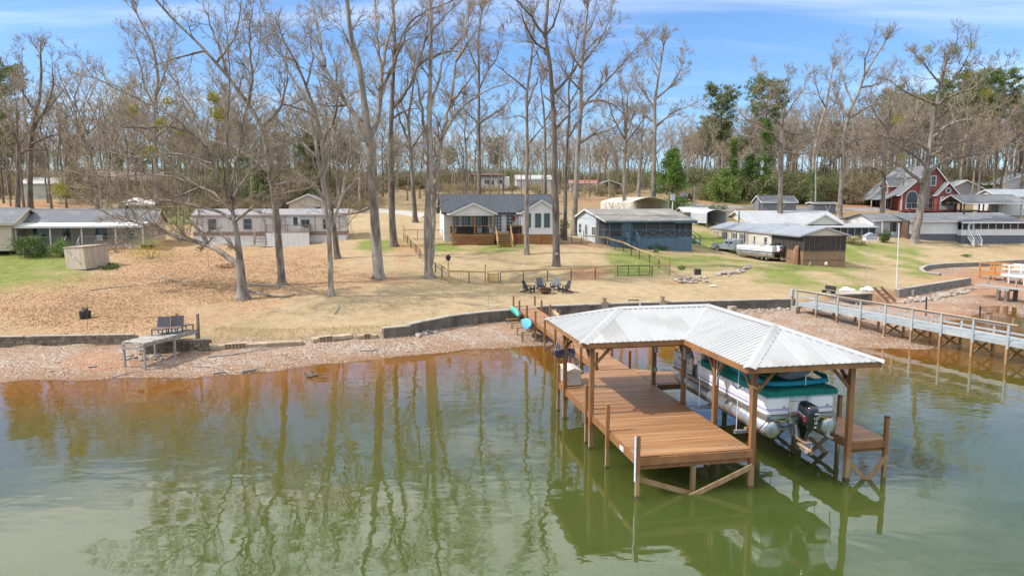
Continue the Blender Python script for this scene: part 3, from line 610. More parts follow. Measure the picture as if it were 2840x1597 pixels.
def build_boat():
    ang = DY; o = Dw(5.72, .05, 1.86)
    t = thing('pontoon_boat', 'white pontoon boat with teal cover and black outboard on the lift under the boathouse roof', 'boat', o, ang)
    LEN = 7.7
    for s in (-1, 1):
        x = s*1.02; prof = [(.02,-.03),(.18,.0),(.285,.05),(.305,.12)] + [(.305, .12)]
        tb = MB().lathe([(.02,0),(.16,.012),(.26,.05),(.31,.12),(.31,6.2),(.27,6.8),(.17,7.35),(.05,LEN)], 28, m=Matrix.Translation((x,0,0)) @ Matrix.Rotation(R(-90),4,'X')).build('pontoon_tube', alu, t, smooth=True)
        for y in (.34, 1.75, 2.45, 4.1, 5.8): MB().lathe([(.312,-.02),(.317,-.01),(.317,.01),(.312,.02)], 28, m=Matrix.Translation((x,y,0)) @ Matrix.Rotation(R(-90),4,'X')).build('weld_band', galv, tb, smooth=True)
        MB().box(x-.18,x+.18,.15,6.9,.27,.36).build('riser', galv, t, fix=False)
    # deck with aluminium edge rail
    MB().loft([rrect(-1.28,1.28,.05,7.45,.12,.36), rrect(-1.28,1.28,.05,7.45,.12,.45)]).build('deck_rail', alu, t)
    MB().loft([rrect(-1.26,1.26,.08,7.4,.12,.452), rrect(-1.26,1.26,.08,7.4,.12,.462)]).build('deck_floor', M('boat_carpet', (.22,.20,.19), rough=.95), t)
    # stern seats/fence boxes left and right of the gate, side fences
    def box_panel(x0, x1, y0, y1, name):
        p = MB().loft([rrect(x0,x1,y0,y1,.16,.49), rrect(x0,x1,y0,y1,.16,1.14)]).build(name, white_p, t, smooth=True)
        for z, h, m in ((.6,.045,lilac),(.66,.014,navy),(1.06,.012,navy),(1.02,.01,navy),(.53,.012,lilac)): MB().loft([rrect(x0-.004,x1+.004,y0-.004,y1+.004,.16,z), rrect(x0-.004,x1+.004,y0-.004,y1+.004,.16,z+h)]).build('stripe', m, p)
        return p
    pl = box_panel(-1.24,-.36,.12,1.2,'stern_panel'); pr = box_panel(.3,1.24,.12,1.2,'stern_panel')
    for p, x in ((pl,-.62),(pr,.95)): MB().lathe([(.06,0),(.06,.008)], 14, m=Matrix.Translation((x,.118,.72)) @ Matrix.Rotation(R(90),4,'X') @ Matrix.Diagonal((1,.6,1,1))).build('emblem', M('emblem_blue', (.25,.32,.5), rough=.4), p)
    for s in (-1, 1):
        for k, (y0, y1) in enumerate(((1.2,2.75),(2.78,4.2),(4.23,5.1),(5.6,7.3))):
            p = MB().box(s*1.24-.025, s*1.24+.025, y0, y1, .49, 1.14, bev=.01).build('side_panel', white_p, t, fix=False)
            for z, h, m in ((.57,.05,lilac),(.63,.014,navy),(.72,.01,navy)): MB().box(s*1.268-.002, s*1.268+.002, y0+.01, y1-.01, z, z+h).build('stripe', m, p, fix=False)
            if s < 0 and k < 2:
                pts = [(-1.27, y0+.2+q*.1, .98+.10*math.sin(q*.75)) for q in range(11)]
                MB().tube(pts, [.004+.028*math.sin(math.pi*q/10) for q in range(11)], 4).build('swoosh', navy if k == 0 else M('brown_stripe', (.14,.10,.09), rough=.5), p)
        MB().tube([(s*1.24,1.2,1.17),(s*1.24,5.1,1.17)], .02, 6).tube([(s*1.24,5.6,1.17),(s*1.24,7.3,1.17),(s*.9,7.4,1.17)], .02, 6).tube([(s*1.24,5.6,1.17),(s*1.24,5.6,.5)], .02, 6).tube([(s*1.24,5.1,1.17),(s*1.24,5.1,.5)], .02, 6).tube([(s*1.24,7.3,1.17),(s*1.24,7.3,.5)], .02, 6).build('rail', alu, t)
    text('Aqua Patio', .24, M('script_grey', (.16,.16,.17), rough=.5), t, Matrix.Translation((-1.272,6.35,.93)) @ Matrix.Rotation(R(-90),4,'Z') @ Matrix.Rotation(R(90),4,'X'), 'script_lettering', shear=.25)
    MB().box(-.35,.28,.35,.75,.46,.82).build('ladder_box', white_p, t, fix=False); MB().box(-.36,.3,.3,.34,.85,1.1).build('stern_gate', white_p, t, fix=False)
    # snapped-on teal cover: skirt over the rear two thirds, hump over the helm
    rings = []
    for y, x, z0, z1 in ((.06,1.27,1.08,1.30),(.5,1.29,1.08,1.36),(1.5,1.29,1.08,1.40),(2.6,1.29,1.06,1.62),(3.3,1.29,1.06,1.78),(4.2,1.29,1.06,1.62),(4.9,1.27,1.06,1.25)):
        rings.append([(-x,y,z0),(-x-.01,y,(z0+1.28)/2),(-x*.97,y,1.28),(-x*.72,y,z1*.97),(-x*.3,y,z1),(x*.3,y,z1),(x*.72,y,z1*.97),(x*.97,y,1.28),(x+.01,y,(z0+1.28)/2),(x,y,z0)])
    cv = MB().loft(rings).build('boat_cover', teal, t, smooth=True)
    for k in range(9): MB().lathe([(.012,0),(.012,.01)], 8, m=Matrix.Translation((-1.1+.275*k,.045,1.10)) @ Matrix.Rotation(R(90),4,'X')).build('snap', white_p, cv)
    # rolled bimini top lying along the stern, with its poles
    pts = [(-1.2,2.6,1.5),(-1.22,1.3,1.5),(-1.18,.5,1.49),(-1.0,.22,1.48),(-.4,.16,1.48),(.4,.17,1.50),(.95,.24,1.52),(1.15,.6,1.54),(1.18,1.2,1.56)]
    MB().tube(pts, [.06,.08,.085,.085,.085,.085,.085,.085,.06], 10).build('rolled_bimini', turq, t, smooth=True)
    for x in (-1.1, 1.1): MB().tube([(x,3.2,1.5),(x*.98,.5,1.66)], .014, 6).tube([(x,3.4,1.45),(x*.9,.7,1.78)], .014, 6).build('bimini_pole', alu, t)
    MB().tube([(.75,.6,1.74),(.3,2.3,1.95)], .014, 6).tube([(.9,.65,1.7),(.5,2.3,1.9)], .014, 6).build('bimini_pole', black_p, t)
    MB().tube([(.1,.1,1.42),(.1,.1,1.72)], .018, 6).lathe([(.03,0),(.03,.03)], 8, (.1,.1,1.72)).build('stern_light', white_p, t)
    st = MB(); prof = [(-.15,1.45),(.1,1.62),(.45,1.72),(.72,1.86),(.95,1.85),(1.0,1.72),(.8,1.55),(.5,1.42),(.1,1.38)]
    st.loft([[(q[0]+.0, 1.0+k, q[1]) for q in prof] for k in (0,.06,.35,.4)]).build('folded_seat', seat_m, t, smooth=True)
    for x in (-.7, .7): MB().loft([rrect(x-.35,x+.35,5.2,5.8,.12,.46), rrect(x-.35,x+.35,5.2,5.8,.12,.85)]).loft([rrect(x-.35,x+.35,5.2,5.38,.08,.85), rrect(x-.33,x+.33,5.14,5.3,.08,1.45)]).build('bow_seat', seat_m, t, smooth=True)
    MB().lathe([(.16,0),(.19,.5),(.12,.75)], 12, (-.9,6.6,.5)).build('captain_chair', seat_m, t, smooth=True)
    # transom pod, outboard, mooring lines, ladder foot
    MB().loft([rrect(-.5,.45,-.05,.6,.06,.2), rrect(-.5,.45,-.1,.6,.06,.36)]).loft([rrect(-.28,.22,-.12,.3,.05,-.25), rrect(-.34,.28,-.14,.4,.05,.2)]).build('transom_pod', galv, t)
    eng = bpy.data.objects.new('outboard_motor', None); COL.objects.link(eng); eng.parent = t; eng.location = (-.16,-.18,.02); eng.rotation_euler = (R(4),0,R(3))
    outboard(eng)
    MB().tube([(-1.2,-.0,.42),(-1.55,-.02,.1),(-1.95,.1,-.45)], .016, 5).build('mooring_line', black_w, t); MB().tube([(1.25,.0,.42),(1.5,.4,-.1),(1.62,.6,-.48)], .016, 5).build('mooring_line', black_w, t)
    MB().tube([(-1.0,.02,.34),(-.7,.0,.28),(-.45,.05,.36),(-.3,.1,.9)], .012, 5).tube([(.55,.05,.36),(.9,.0,.3),(1.0,.05,.4)], .012, 5).build('tie_rope', rope_m, t)
    MB().box(.85,1.0,-.25,.1,-.32,-.29).box(.88,1.0,-.02,.1,-.3,-.1).build('boarding_step', galv, t, fix=False)
    # lift: two cradle beams on cables
    for k, y in enumerate((1.35, 4.2)):
        l = thing('lift_cradle', ('steel lift cradle beam on cables under the stern of the covered pontoon boat', 'steel lift cradle beam on cables under the front of the covered pontoon boat')[k], 'boat lift', bmat(o, ang) @ Vector((0,y,0)), ang, 'boat lift beams')
        MB().box(-1.68,1.62,-.06,.06,-.40,-.385).box(-1.68,1.62,-.006,.006,-.47,-.40).box(-1.68,1.62,-.06,.06,-.485,-.47).build('beam', galv, l, fix=False)
        for s in (-1.6, 1.55): MB().tube([(s,0,-.4),(s+.02,0,2.05)], .012, 5).build('cable', white_p, l)
        for x in (-1.02, 1.02): MB().box(x-.25,x+.25,-.07,.07,-.383,-.31).build('bunk', raw, l, fix=False)
build_boat()
# ---------------------------------------------------------------- houses (local frame: x along the front, y away from the camera, z up from the ground)
glass = M('window_glass', (.035,.045,.055), (.06,.075,.085), sc=.9, rough=.06, spec=.9)
screen_m = M('insect_screen', (.028,.027,.026), (.045,.042,.04), sc=1.2, rough=.75)
trimw = M('white_trim', (.64,.64,.62), (.58,.58,.56), sc=2, rough=.55)
shingle_g = M('grey_shingles', (.155,.16,.17), (.11,.115,.125), sc=7, rough=.9, bump=.4, bsc=14, lap=(2,.09), lapd=.4, c3=(.20,.20,.20), sc3=.5)
shingle_b = M('brown_shingles', (.25,.235,.21), (.17,.16,.145), sc=6, rough=.95, bump=.4, bsc=14, lap=(2,.07), lapd=.4, c3=(.30,.28,.25), sc3=.6)
metal_dk = M('charcoal_roof_sheet', (.055,.063,.075), (.045,.05,.06), sc=1.2, rough=.42, metal=.1, rnd=.06)
metal_lt = M('silver_roof_sheet', (.33,.355,.39), (.27,.295,.33), sc=1.4, rough=.45, metal=.2, rnd=.05, c3=(.33,.35,.38), sc3=.5)
def siding(name, c, pitch=.12, d=.55): return M(name, c, tuple(k*.93 for k in c), sc=1.2, rough=.6, lap=(2,pitch), lapd=d, c3=tuple(k*.88 for k in c), sc3=.5)
def face(side, x0=0, y0=0):
    """maps (u along the wall, depth outward = -v, z) to the house frame"""
    if side == 'front': return Matrix.Translation((x0, y0, 0))
    if side == 'left': return Matrix.Translation((x0, y0, 0)) @ Matrix.Rotation(R(-90), 4, 'Z')      # u runs towards the viewer
    if side == 'right': return Matrix.Translation((x0, y0, 0)) @ Matrix.Rotation(R(90), 4, 'Z')
    return Matrix.Translation((x0, y0, 0)) @ Matrix.Rotation(R(180), 4, 'Z')
def window(p, m, u, z, w, h, nx=1, nz=2, fm=None, gm=None, fr=.07, name='window', shut=None):
    fm = fm or trimw; gm = gm or glass
    f = MB(); 
    for a in ((u-fr, u, z-fr, z+h+fr), (u+w, u+w+fr, z-fr, z+h+fr), (u, u+w, z-fr, z), (u, u+w, z+h, z+h+fr)): f.box(a[0], a[1], -.05, .02, a[2], a[3], m=m)
    o = f.build(name, fm, p, fix=False)
    for i in range(nx):
        for k in range(nz):
            a = .022
            MB().box(u+w*i/nx+a*(i>0), u+w*(i+1)/nx-a*(i<nx-1), -.015-.012*(k%2), .015, z+h*k/nz+a*(k>0), z+h*(k+1)/nz-a*(k<nz-1), m=m).build('pane', gm, o, fix=False)
    if nx*nz > 1:
        g = MB()
        for i in range(1, nx): g.box(u+w*i/nx-.022, u+w*i/nx+.022, -.04, .01, z, z+h, m=m)
        for k in range(1, nz): g.box(u, u+w, -.042, .01, z+h*k/nz-.022, z+h*k/nz+.022, m=m)
        g.build('muntin', fm, o, fix=False)
    if shut:
        for a in (u-fr-.36, u+w+fr+.02): MB().box(a, a+.34, -.04, .01, z-.05, z+h+.05, m=m).build('shutter', shut, p, fix=False)
    return o
def door(p, m, u, z, w=.92, h=2.05, dm=None, gl=True, fm=None):
    fm = fm or trimw
    f = MB(); 
    for a in ((u-.09, u, z, z+h+.09), (u+w, u+w+.09, z, z+h+.09), (u, u+w, z+h, z+h+.09)): f.box(a[0], a[1], -.05, .02, a[2], a[3], m=m)
    f.build('door_frame', fm, p, fix=False)
    d = MB().box(u+.004, u+w-.004, -.03, .02, z+.01, z+h-.004, m=m).build('door', dm or trimw, p, fix=False)
    if gl: MB().box(u+w*.2, u+w*.8, -.036, -.028, z+h*.35, z+h*.9, m=m).build('door_glass', glass, d, fix=False)
    MB().box(u+w*.86, u+w*.92, -.09, -.03, z+h*.46, z+h*.5, m=m).build('handle', black_p, d, fix=False)
    return d
def gable(p, x0, x1, y0, y1, ze, zr, axis, mat, ov=.3, th=.12, wall=None, wy=0, trim=None, metal=False, rib=.45, cx=None, ends=(True, True)):
    """gable roof; axis = direction of the ridge. ov = eave/rake overhang. Walls of the gable triangles in `wall`"""
    if axis == 'x': c = (y0+y1)/2 if cx is None else cx
    else: c = (x0+x1)/2 if cx is None else cx
    def P(s, t, z): return (s, t, z) if axis == 'x' else (t, s, z)
    a0, a1, b0, b1 = (x0, x1, y0, y1) if axis == 'x' else (y0, y1, x0, x1)
    A0, A1 = a0-ov*(1 if ends[0] else 0), a1+ov*(1 if ends[1] else 0)
    k0 = (zr-ze)/(c-b0); k1 = (zr-ze)/(b1-c); B0, B1 = b0-ov, b1+ov
    quads = [[P(A0,B0,ze-k0*ov), P(A1,B0,ze-k0*ov), P(A1,c,zr), P(A0,c,zr)], [P(A1,B1,ze-k1*ov), P(A0,B1,ze-k1*ov), P(A0,c,zr), P(A1,c,zr)]]
    for q in quads:
        if metal:
            MB().slab([Vector(v)+Vector((0,0,th-.02)) for v in q], th-.02).build('roof_deck', trim or trimw, p); roof_slope(p, [Vector(v)+Vector((0,0,th)) for v in q], mat, panel=.9, rib=rib, rh=.03, rw=.07)
        else: MB().slab([Vector(v)+Vector((0,0,th)) for v in q], th).build('roof', mat, p)
    MB().loft([[P(s_, c-.12, zr+th-.12*k0+.02), P(s_, c, zr+th+.05), P(s_, c+.12, zr+th-.12*k1+.02), P(s_, c, zr+th-.02)] for s_ in (A0-.01, A1+.01)]).build('ridge_cap', mat, p)
    if wall:
        for s_, sg, on in ((a0, 1, ends[0]), (a1, -1, ends[1])):
            if on: MB().loft([[P(s_, b0+.01, ze-.0), P(s_, c, zr-.0), P(s_, b1-.01, ze-.0)], [P(s_+sg*.1, b0+.01, ze), P(s_+sg*.1, c, zr), P(s_+sg*.1, b1-.01, ze)]]).build('gable_wall', wall, p)
    if trim:
        for s_, sg in ((A0, -1), (A1, 1)):
            for b, kk in ((B0, k0), (B1, k1)):
                MB().beam(P(s_+sg*.015, b, ze-kk*ov+.03), P(s_+sg*.015, c, zr+.03), .03, .18).build('rake_board', trim, p)
        for b, kk in ((B0-.016, k0), (B1+.016, k1)): MB().beam(P(A0, b, ze-kk*ov+.02), P(A1, b, ze-kk*ov+.02), .03, .16).build('eave_board', trim, p)
def walls(p, x0, x1, y0, y1, z0, z1, mat, name='wall', th=.12):
    for nm, a in (('front', (x0,x1,y0,y0+th)), ('back', (x0,x1,y1-th,y1)), ('l', (x0,x0+th,y0+th,y1-th)), ('r', (x1-th,x1,y0+th,y1-th))):
        MB().box(*a, z0, z1).build(name, mat, p, fix=False)
def steps(p, x0, x1, y, z1, n, mat, run=.27, rail=None, down=-1, z0=0):
    for k in range(n):
        z = z0+(z1-z0)*(n-k)/n-.02; yy = y+down*run*(k+.5); MB().box(x0, x1, yy-run*.52, yy+run*.5, z-.05, z).build('step', mat, p, fix=False)
    for x in (x0+.03, x1-.03): MB().beam((x, y, z1-.15), (x, y+down*run*n, z0+.02), .05, .22).build('stringer', mat, p, fix=False)
    if rail:
        for x in (x0-.03, x1+.03):
            MB().beam((x, y, z1+.95), (x, y+down*run*n, z0+1.0), .09, .06).build('handrail', rail, p, fix=False); MB().beam((x, y, z1+.45), (x, y+down*run*n, z0+.5), .05, .05).build('handrail', rail, p, fix=False)
            MB().box(x-.05, x+.05, y+down*run*n-.05, y+down*run*n+.05, z0-.1, z0+1.03).build('rail_post', rail, p, fix=False)
def railing(p, pts, z, h, top, bal=None, n=.13, posts=True, mid=False, tw=.09, pw=.09):
    for (xa, ya), (xb, yb) in zip(pts[:-1], pts[1:]):
        L_ = math.hypot(xb-xa, yb-ya); MB().beam((xa,ya,z+h), (xb,yb,z+h), tw, .05).build('top_rail', top, p, fix=False)
        if bal:
            mb = MB(); k = int(L_/n); MB().beam((xa,ya,z+.1), (xb,yb,z+.1), .04, .05).build('bottom_rail', bal, p, fix=False)
            for i in range(1, k): x = xa+(xb-xa)*i/k; y = ya+(yb-ya)*i/k; mb.box(x-.012, x+.012, y-.012, y+.012, z+.1, z+h-.02)
            o = mb.build('balusters', bal, p, fix=False); o['kind'] = 'stuff'
        if mid: MB().beam((xa,ya,z+h*.5), (xb,yb,z+h*.5), .05, .08).build('middle_rail', top, p, fix=False)
    if posts:
        for x, y in pts: MB().box(x-pw/2, x+pw/2, y-pw/2, y+pw/2, z-.1, z+h+.04).build('rail_post', top, p, fix=False)
def screens(p, m, u0, u1, n, z0, z1, fm, w=.09, mid=None, xbr=False):
    for i in range(n+1):
        u = u0+(u1-u0)*i/n; MB().box(u-w/2, u+w/2, -.06, .06, z0, z1, m=m).build('mullion', fm, p, fix=False)
    for z in [z0+w/2, z1-w/2]+([mid] if mid else []): MB().box(u0, u1, -.05, .05, z-w/2, z+w/2, m=m).build('screen_rail', fm, p, fix=False)
    for i in range(n):
        a, b = u0+(u1-u0)*i/n+w/2, u0+(u1-u0)*(i+1)/n-w/2
        MB().box(a, b, -.008, .008, z0+w, z1-w, m=m).build('screen_panel', screen_m, p, fix=False)
        if xbr:
            for s in (0, 1): MB().beam(m @ Vector((a if s else b, -.02, z0+w)), m @ Vector((b if s else a, -.02, mid-w/2)), .04, .07).build('cross_bar', fm, p, fix=False)

# --- the white house in the middle
def white_house():
    A = ground(1257, 681); white = siding('white_siding', (.70,.70,.69))
    t = thing('white_house', 'white lap-sided house with charcoal metal roof and brown front deck', 'house', A, R(10))
    deck = M('house_deck_timber', (.34,.16,.055), (.25,.105,.035), sc=3, st=(.4,1,1), rough=.7, rnd=.14); deck2 = M('pale_new_timber', (.47,.29,.11), (.40,.23,.08), sc=3, st=(.4,1,1), rough=.75, rnd=.1)
    blk = M('black_iron', (.015,.015,.016), rough=.5)
    Z = 1.25
    for nm, a in (('front',(-.75,8.0,2.6,2.72)),('back',(-.75,12.4,10.0,10.12)),('left',(-.75,-.63,2.72,10.0))): MB().box(*a, .1, 3.72).build('wall', white, t, fix=False)
    for a in ((8.0,12.4,.0,.12),(8.0,8.12,.12,2.6),(12.28,12.4,.12,10.0)): MB().box(*a, Z-.05, 3.72).build('wall', white, t, fix=False)
    gable(t, -.75, 12.4, 2.6, 10.1, 3.72, 5.7, 'x', metal_dk, ov=.35, wall=white, trim=M('dark_edge', (.03,.033,.04), rough=.5), metal=True)
    gable(t, -.2, 4.75, -.3, 5.2, 3.6, 4.7, 'y', metal_dk, ov=.25, wall=white, trim=trimw, metal=True, ends=(True, False))
    gable(t, 8.0, 12.4, 0, 6.0, 3.72, 5.05, 'y', metal_dk, ov=.28, wall=white, trim=trimw, metal=True, ends=(True, False))
    MB().box(-.2,4.75,-.28,-.1,3.35,3.62).build('porch_beam', trimw, t, fix=False)
    # deck
    for i in range(18): MB().box(-.05, 8.0, -.1+i*.15, .042+i*.15, Z-.03, Z).build('deck_board', deck, t, fix=False)
    MB().box(-.07,4.7,-.15,-.11,Z-.26,Z-.032).build('rim_board', deck, t, fix=False); MB().box(6.6,8.0,-.15,-.11,Z-.26,Z-.032).build('rim_board', deck, t, fix=False); MB().box(-.11,-.07,-.1,2.6,Z-.26,Z-.032).build('rim_board', deck, t, fix=False)
    for i in range(5):
        z = .02+i*.195
        for x0, x1 in ((-.05,2.3),(2.33,4.6),(6.6,8.0)): MB().box(x0, x1, -.135, -.1, z, z+.135).build('skirt_slat', deck, t, fix=False)
        MB().box(-.1,-.066,-.08,1.2,z,z+.135).build('skirt_slat', deck, t, fix=False)
    for i in range(8): MB().box(8.0, 10.2, .02, .055, .02+i*.15, .155+i*.15).build('skirt_board', deck, t, fix=False); MB().box(10.25, 12.4, .02, .055, .02+i*.15, .155+i*.15).build('skirt_board', deck, t, fix=False)
    for x in (-.02, 2.3, 4.6, 6.65, 8.0): MB().box(x-.06, x+.06, -.1, .02, -.1, Z-.26).build('deck_post', deck, t, fix=False)
    for x in (.0, 2.45, 4.62): MB().box(x-.07, x+.07, -.12, .02, Z, 3.36).build('porch_post', deck, t, fix=False)
    for x in (4.0, 4.25): MB().box(x-.05, x+.05, 2.3, 2.4, Z, 3.5).build('porch_post', deck, t, fix=False)
    railing(t, [(-.05,2.5),(-.05,-.05),(2.45,-.05),(4.62,-.05)], Z, .95, deck2, blk); railing(t, [(6.7,-.05),(7.95,-.05),(7.95,2.4)], Z, .95, deck2, blk)
    steps(t, 4.85, 6.5, -.1, Z, 7, deck2, run=.28, rail=deck2, z0=-.25)
    MB().box(4.4,6.9,-2.9,-2.1,-.6,-.25).build('paving_pad', M('paving', (.45,.38,.28), rough=.9), t, fix=False)
    F = face('front', 0, 2.6)
    for u, w, h, z, nx, nz in ((.15,.75,1.5,1.85,2,4),(1.25,1.0,1.35,1.95,3,4),(2.5,1.0,1.35,1.95,3,4),(5.0,.95,1.9,1.5,3,5),(6.55,.85,1.9,1.5,2,5)): window(t, F, u, z, w, h, nx, nz)
    door(t, F, 3.6, Z+.02, .85, 2.1, M('door_dark', (.06,.07,.09), rough=.5)); window(t, F, 4.45, 1.95, .35, 1.3, 1, 4)
    L = face('left', 8.0, 2.6); door(t, L, .8, Z+.02, .8, 2.05, M('door_grey', (.4,.4,.42), rough=.5))
    MB().lathe([(.28,0),(.3,.04),(.28,.09)], 14, m=Matrix.Translation((7.4,2.56,2.95)) @ Matrix.Rotation(R(90),4,'X') @ Matrix.Diagonal((.7,1.2,1,1))).build('wreath', M('wreath_brown', (.18,.07,.04), rough=.9), t)
    W_ = face('front', 8.0, 0)
    for u in (.25, 1.45, 2.5, 3.55): window(t, W_, u, 1.95, .72, 1.65, 1, 1, gm=M('tinted_glass', (.03,.055,.055), (.05,.08,.08), sc=1.5, rough=.06, spec=.9))
    MB().tube([(-.8,2.5,3.6),(-.8,2.5,.2)], .04, 6).build('downpipe', trimw, t); MB().tube([(7.3,2.52,3.6),(7.3,2.52,1.3)], .04, 6).build('downpipe', trimw, t)
    # things on the deck
    for k, (x, y, nm, lb) in enumerate(((1.1,.9,'outdoor_sofa','dark wicker sofa on the porch of the white house'),(2.2,.8,'patio_table','dark patio table with chairs on the porch of the white house'))):
        g = thing(nm, lb, 'furniture', bmat(A, R(10)) @ Vector((x, y, Z)), R(10))
        MB().box(-.6,.6,-.3,.3,.05,.42,bev=.03).build('seat', black_w, g, fix=False); MB().box(-.6,.6,.3,.42,.1,.85,bev=.03).build('backrest', black_w, g, fix=False)
        for s in (-.55,.55): MB().box(s-.05,s+.05,-.3,.3,.3,.62).build('arm', black_w, g, fix=False)
    g = thing('gas_grill', 'covered black grill at the deck rail of the white house', 'grill', bmat(A, R(10)) @ Vector((7.1,.7,Z)), R(10)); MB().box(-.5,.5,-.28,.28,.0,.85,bev=.06).build('grill_cover', black_w, g, fix=False); MB().tube([(-.5,0,.88),(.5,0,.88)],.12,8).build('grill_hood', black_w, g)
    # red and blue hose on the deck skirt
    h = MB(); 
    for k in range(3): h.tube([(.28*math.sin(a/8*6.283)*(1-.12*k), -.03*k, .45*math.cos(a/8*6.283)) for a in range(9)], .025, 5, cap=False)
    tag(h.build('garden_hose', M('hose_red', (.30,.05,.06), rough=.5), None, loc=bmat(A, R(10)) @ Vector((7.2,-.2,.7))), 'coiled red garden hose hung on the deck skirt beside the stairs', 'hose')
white_house()

def left_cottage():
    A = ground(45, 704); c = siding('tan_siding', (.55,.47,.36), .13)
    t = thing('cottage', 'tan sided cottage with grey shingle roof and white porch awning beside the tilted shed', 'house', A, R(14)); Z = .85
    walls(t, -7, -.05, -.6, 7.5, .35, 3.1, c); gable(t, -7, -.05, -.6, 7.5, 3.1, 4.5, 'x', shingle_g, ov=.35, wall=c, trim=M('tan_trim', (.5,.42,.30), rough=.6))
    walls(t, 0, 12.4, 2.6, 8.2, .3, 3.1, c); gable(t, 0, 12.4, 2.6, 8.2, 3.1, 4.35, 'x', shingle_g, ov=.3, wall=c, trim=MATS['tan_trim'])
    MB().box(-.1,12.5,.1,2.6,Z-.15,Z).build('porch_floor', grey_wood, t, fix=False)
    MB().slab([(-.4,-.25,2.72),(12.0,-.25,2.72),(12.0,2.62,3.12),(-.4,2.62,3.12)], .06).build('awning', trimw, t); MB().box(-.4,12.0,-.3,-.24,2.6,2.8).build('awning_edge', trimw, t, fix=False)
    for x in (.1, 3.2, 6.1, 9.3, 11.9): MB().box(x-.06,x+.06,.0,.12,Z,2.66).build('porch_post', trimw, t, fix=False)
    railing(t, [(.1,.06),(3.2,.06),(4.6,.06)], Z, .85, grey_wood, grey_wood, .16, posts=False); railing(t, [(6.1,.06),(9.3,.06),(11.9,.06)], Z, .85, grey_wood, grey_wood, .16, posts=False)
    for i in range(14): MB().box(.0+i*.84,.76+i*.84,.02,.06,.05,Z-.16).build('skirt_panel', trimw if i % 5 == 2 else c, t, fix=False)
    steps(t, 4.7, 5.9, .05, Z, 4, grey_wood, rail=grey_wood)
    F = face('front', 0, 2.6); window(t, F, .7, 1.3, 1.3, 1.2, 2, 1); door(t, F, 3.4, Z, dm=M('door_tan', (.35,.28,.2), rough=.6)); window(t, F, 6.6, 1.3, 1.2, 1.2, 2, 1); window(t, F, 9.6, 1.3, .8, 1.3); window(t, face('front',-7,-.6), 4.4, 1.4, 1.1, 1.2)
    window(t, face('right', 12.4, 2.6), 2.0, 1.45, .8, 1.2)
    for x in (1.2, 7.4): 
        g = thing('patio_chair', 'pale patio chair on the porch of the tan cottage, ' + ('near the end wall' if x < 3 else 'right of the porch steps'), 'chair', bmat(A, R(14)) @ Vector((x,1.0,Z)), R(14), 'porch chairs')
        MB().box(-.3,.3,-.3,.3,.35,.42).build('seat', trimw, g, fix=False); MB().box(-.3,.3,.26,.32,.42,.95).build('backrest', trimw, g, fix=False)
        for a in (-.27,.27):
            for b in (-.27,.27): MB().box(a-.02,a+.02,b-.02,b+.02,0,.35).build('leg', trimw, g, fix=False)
left_cottage()

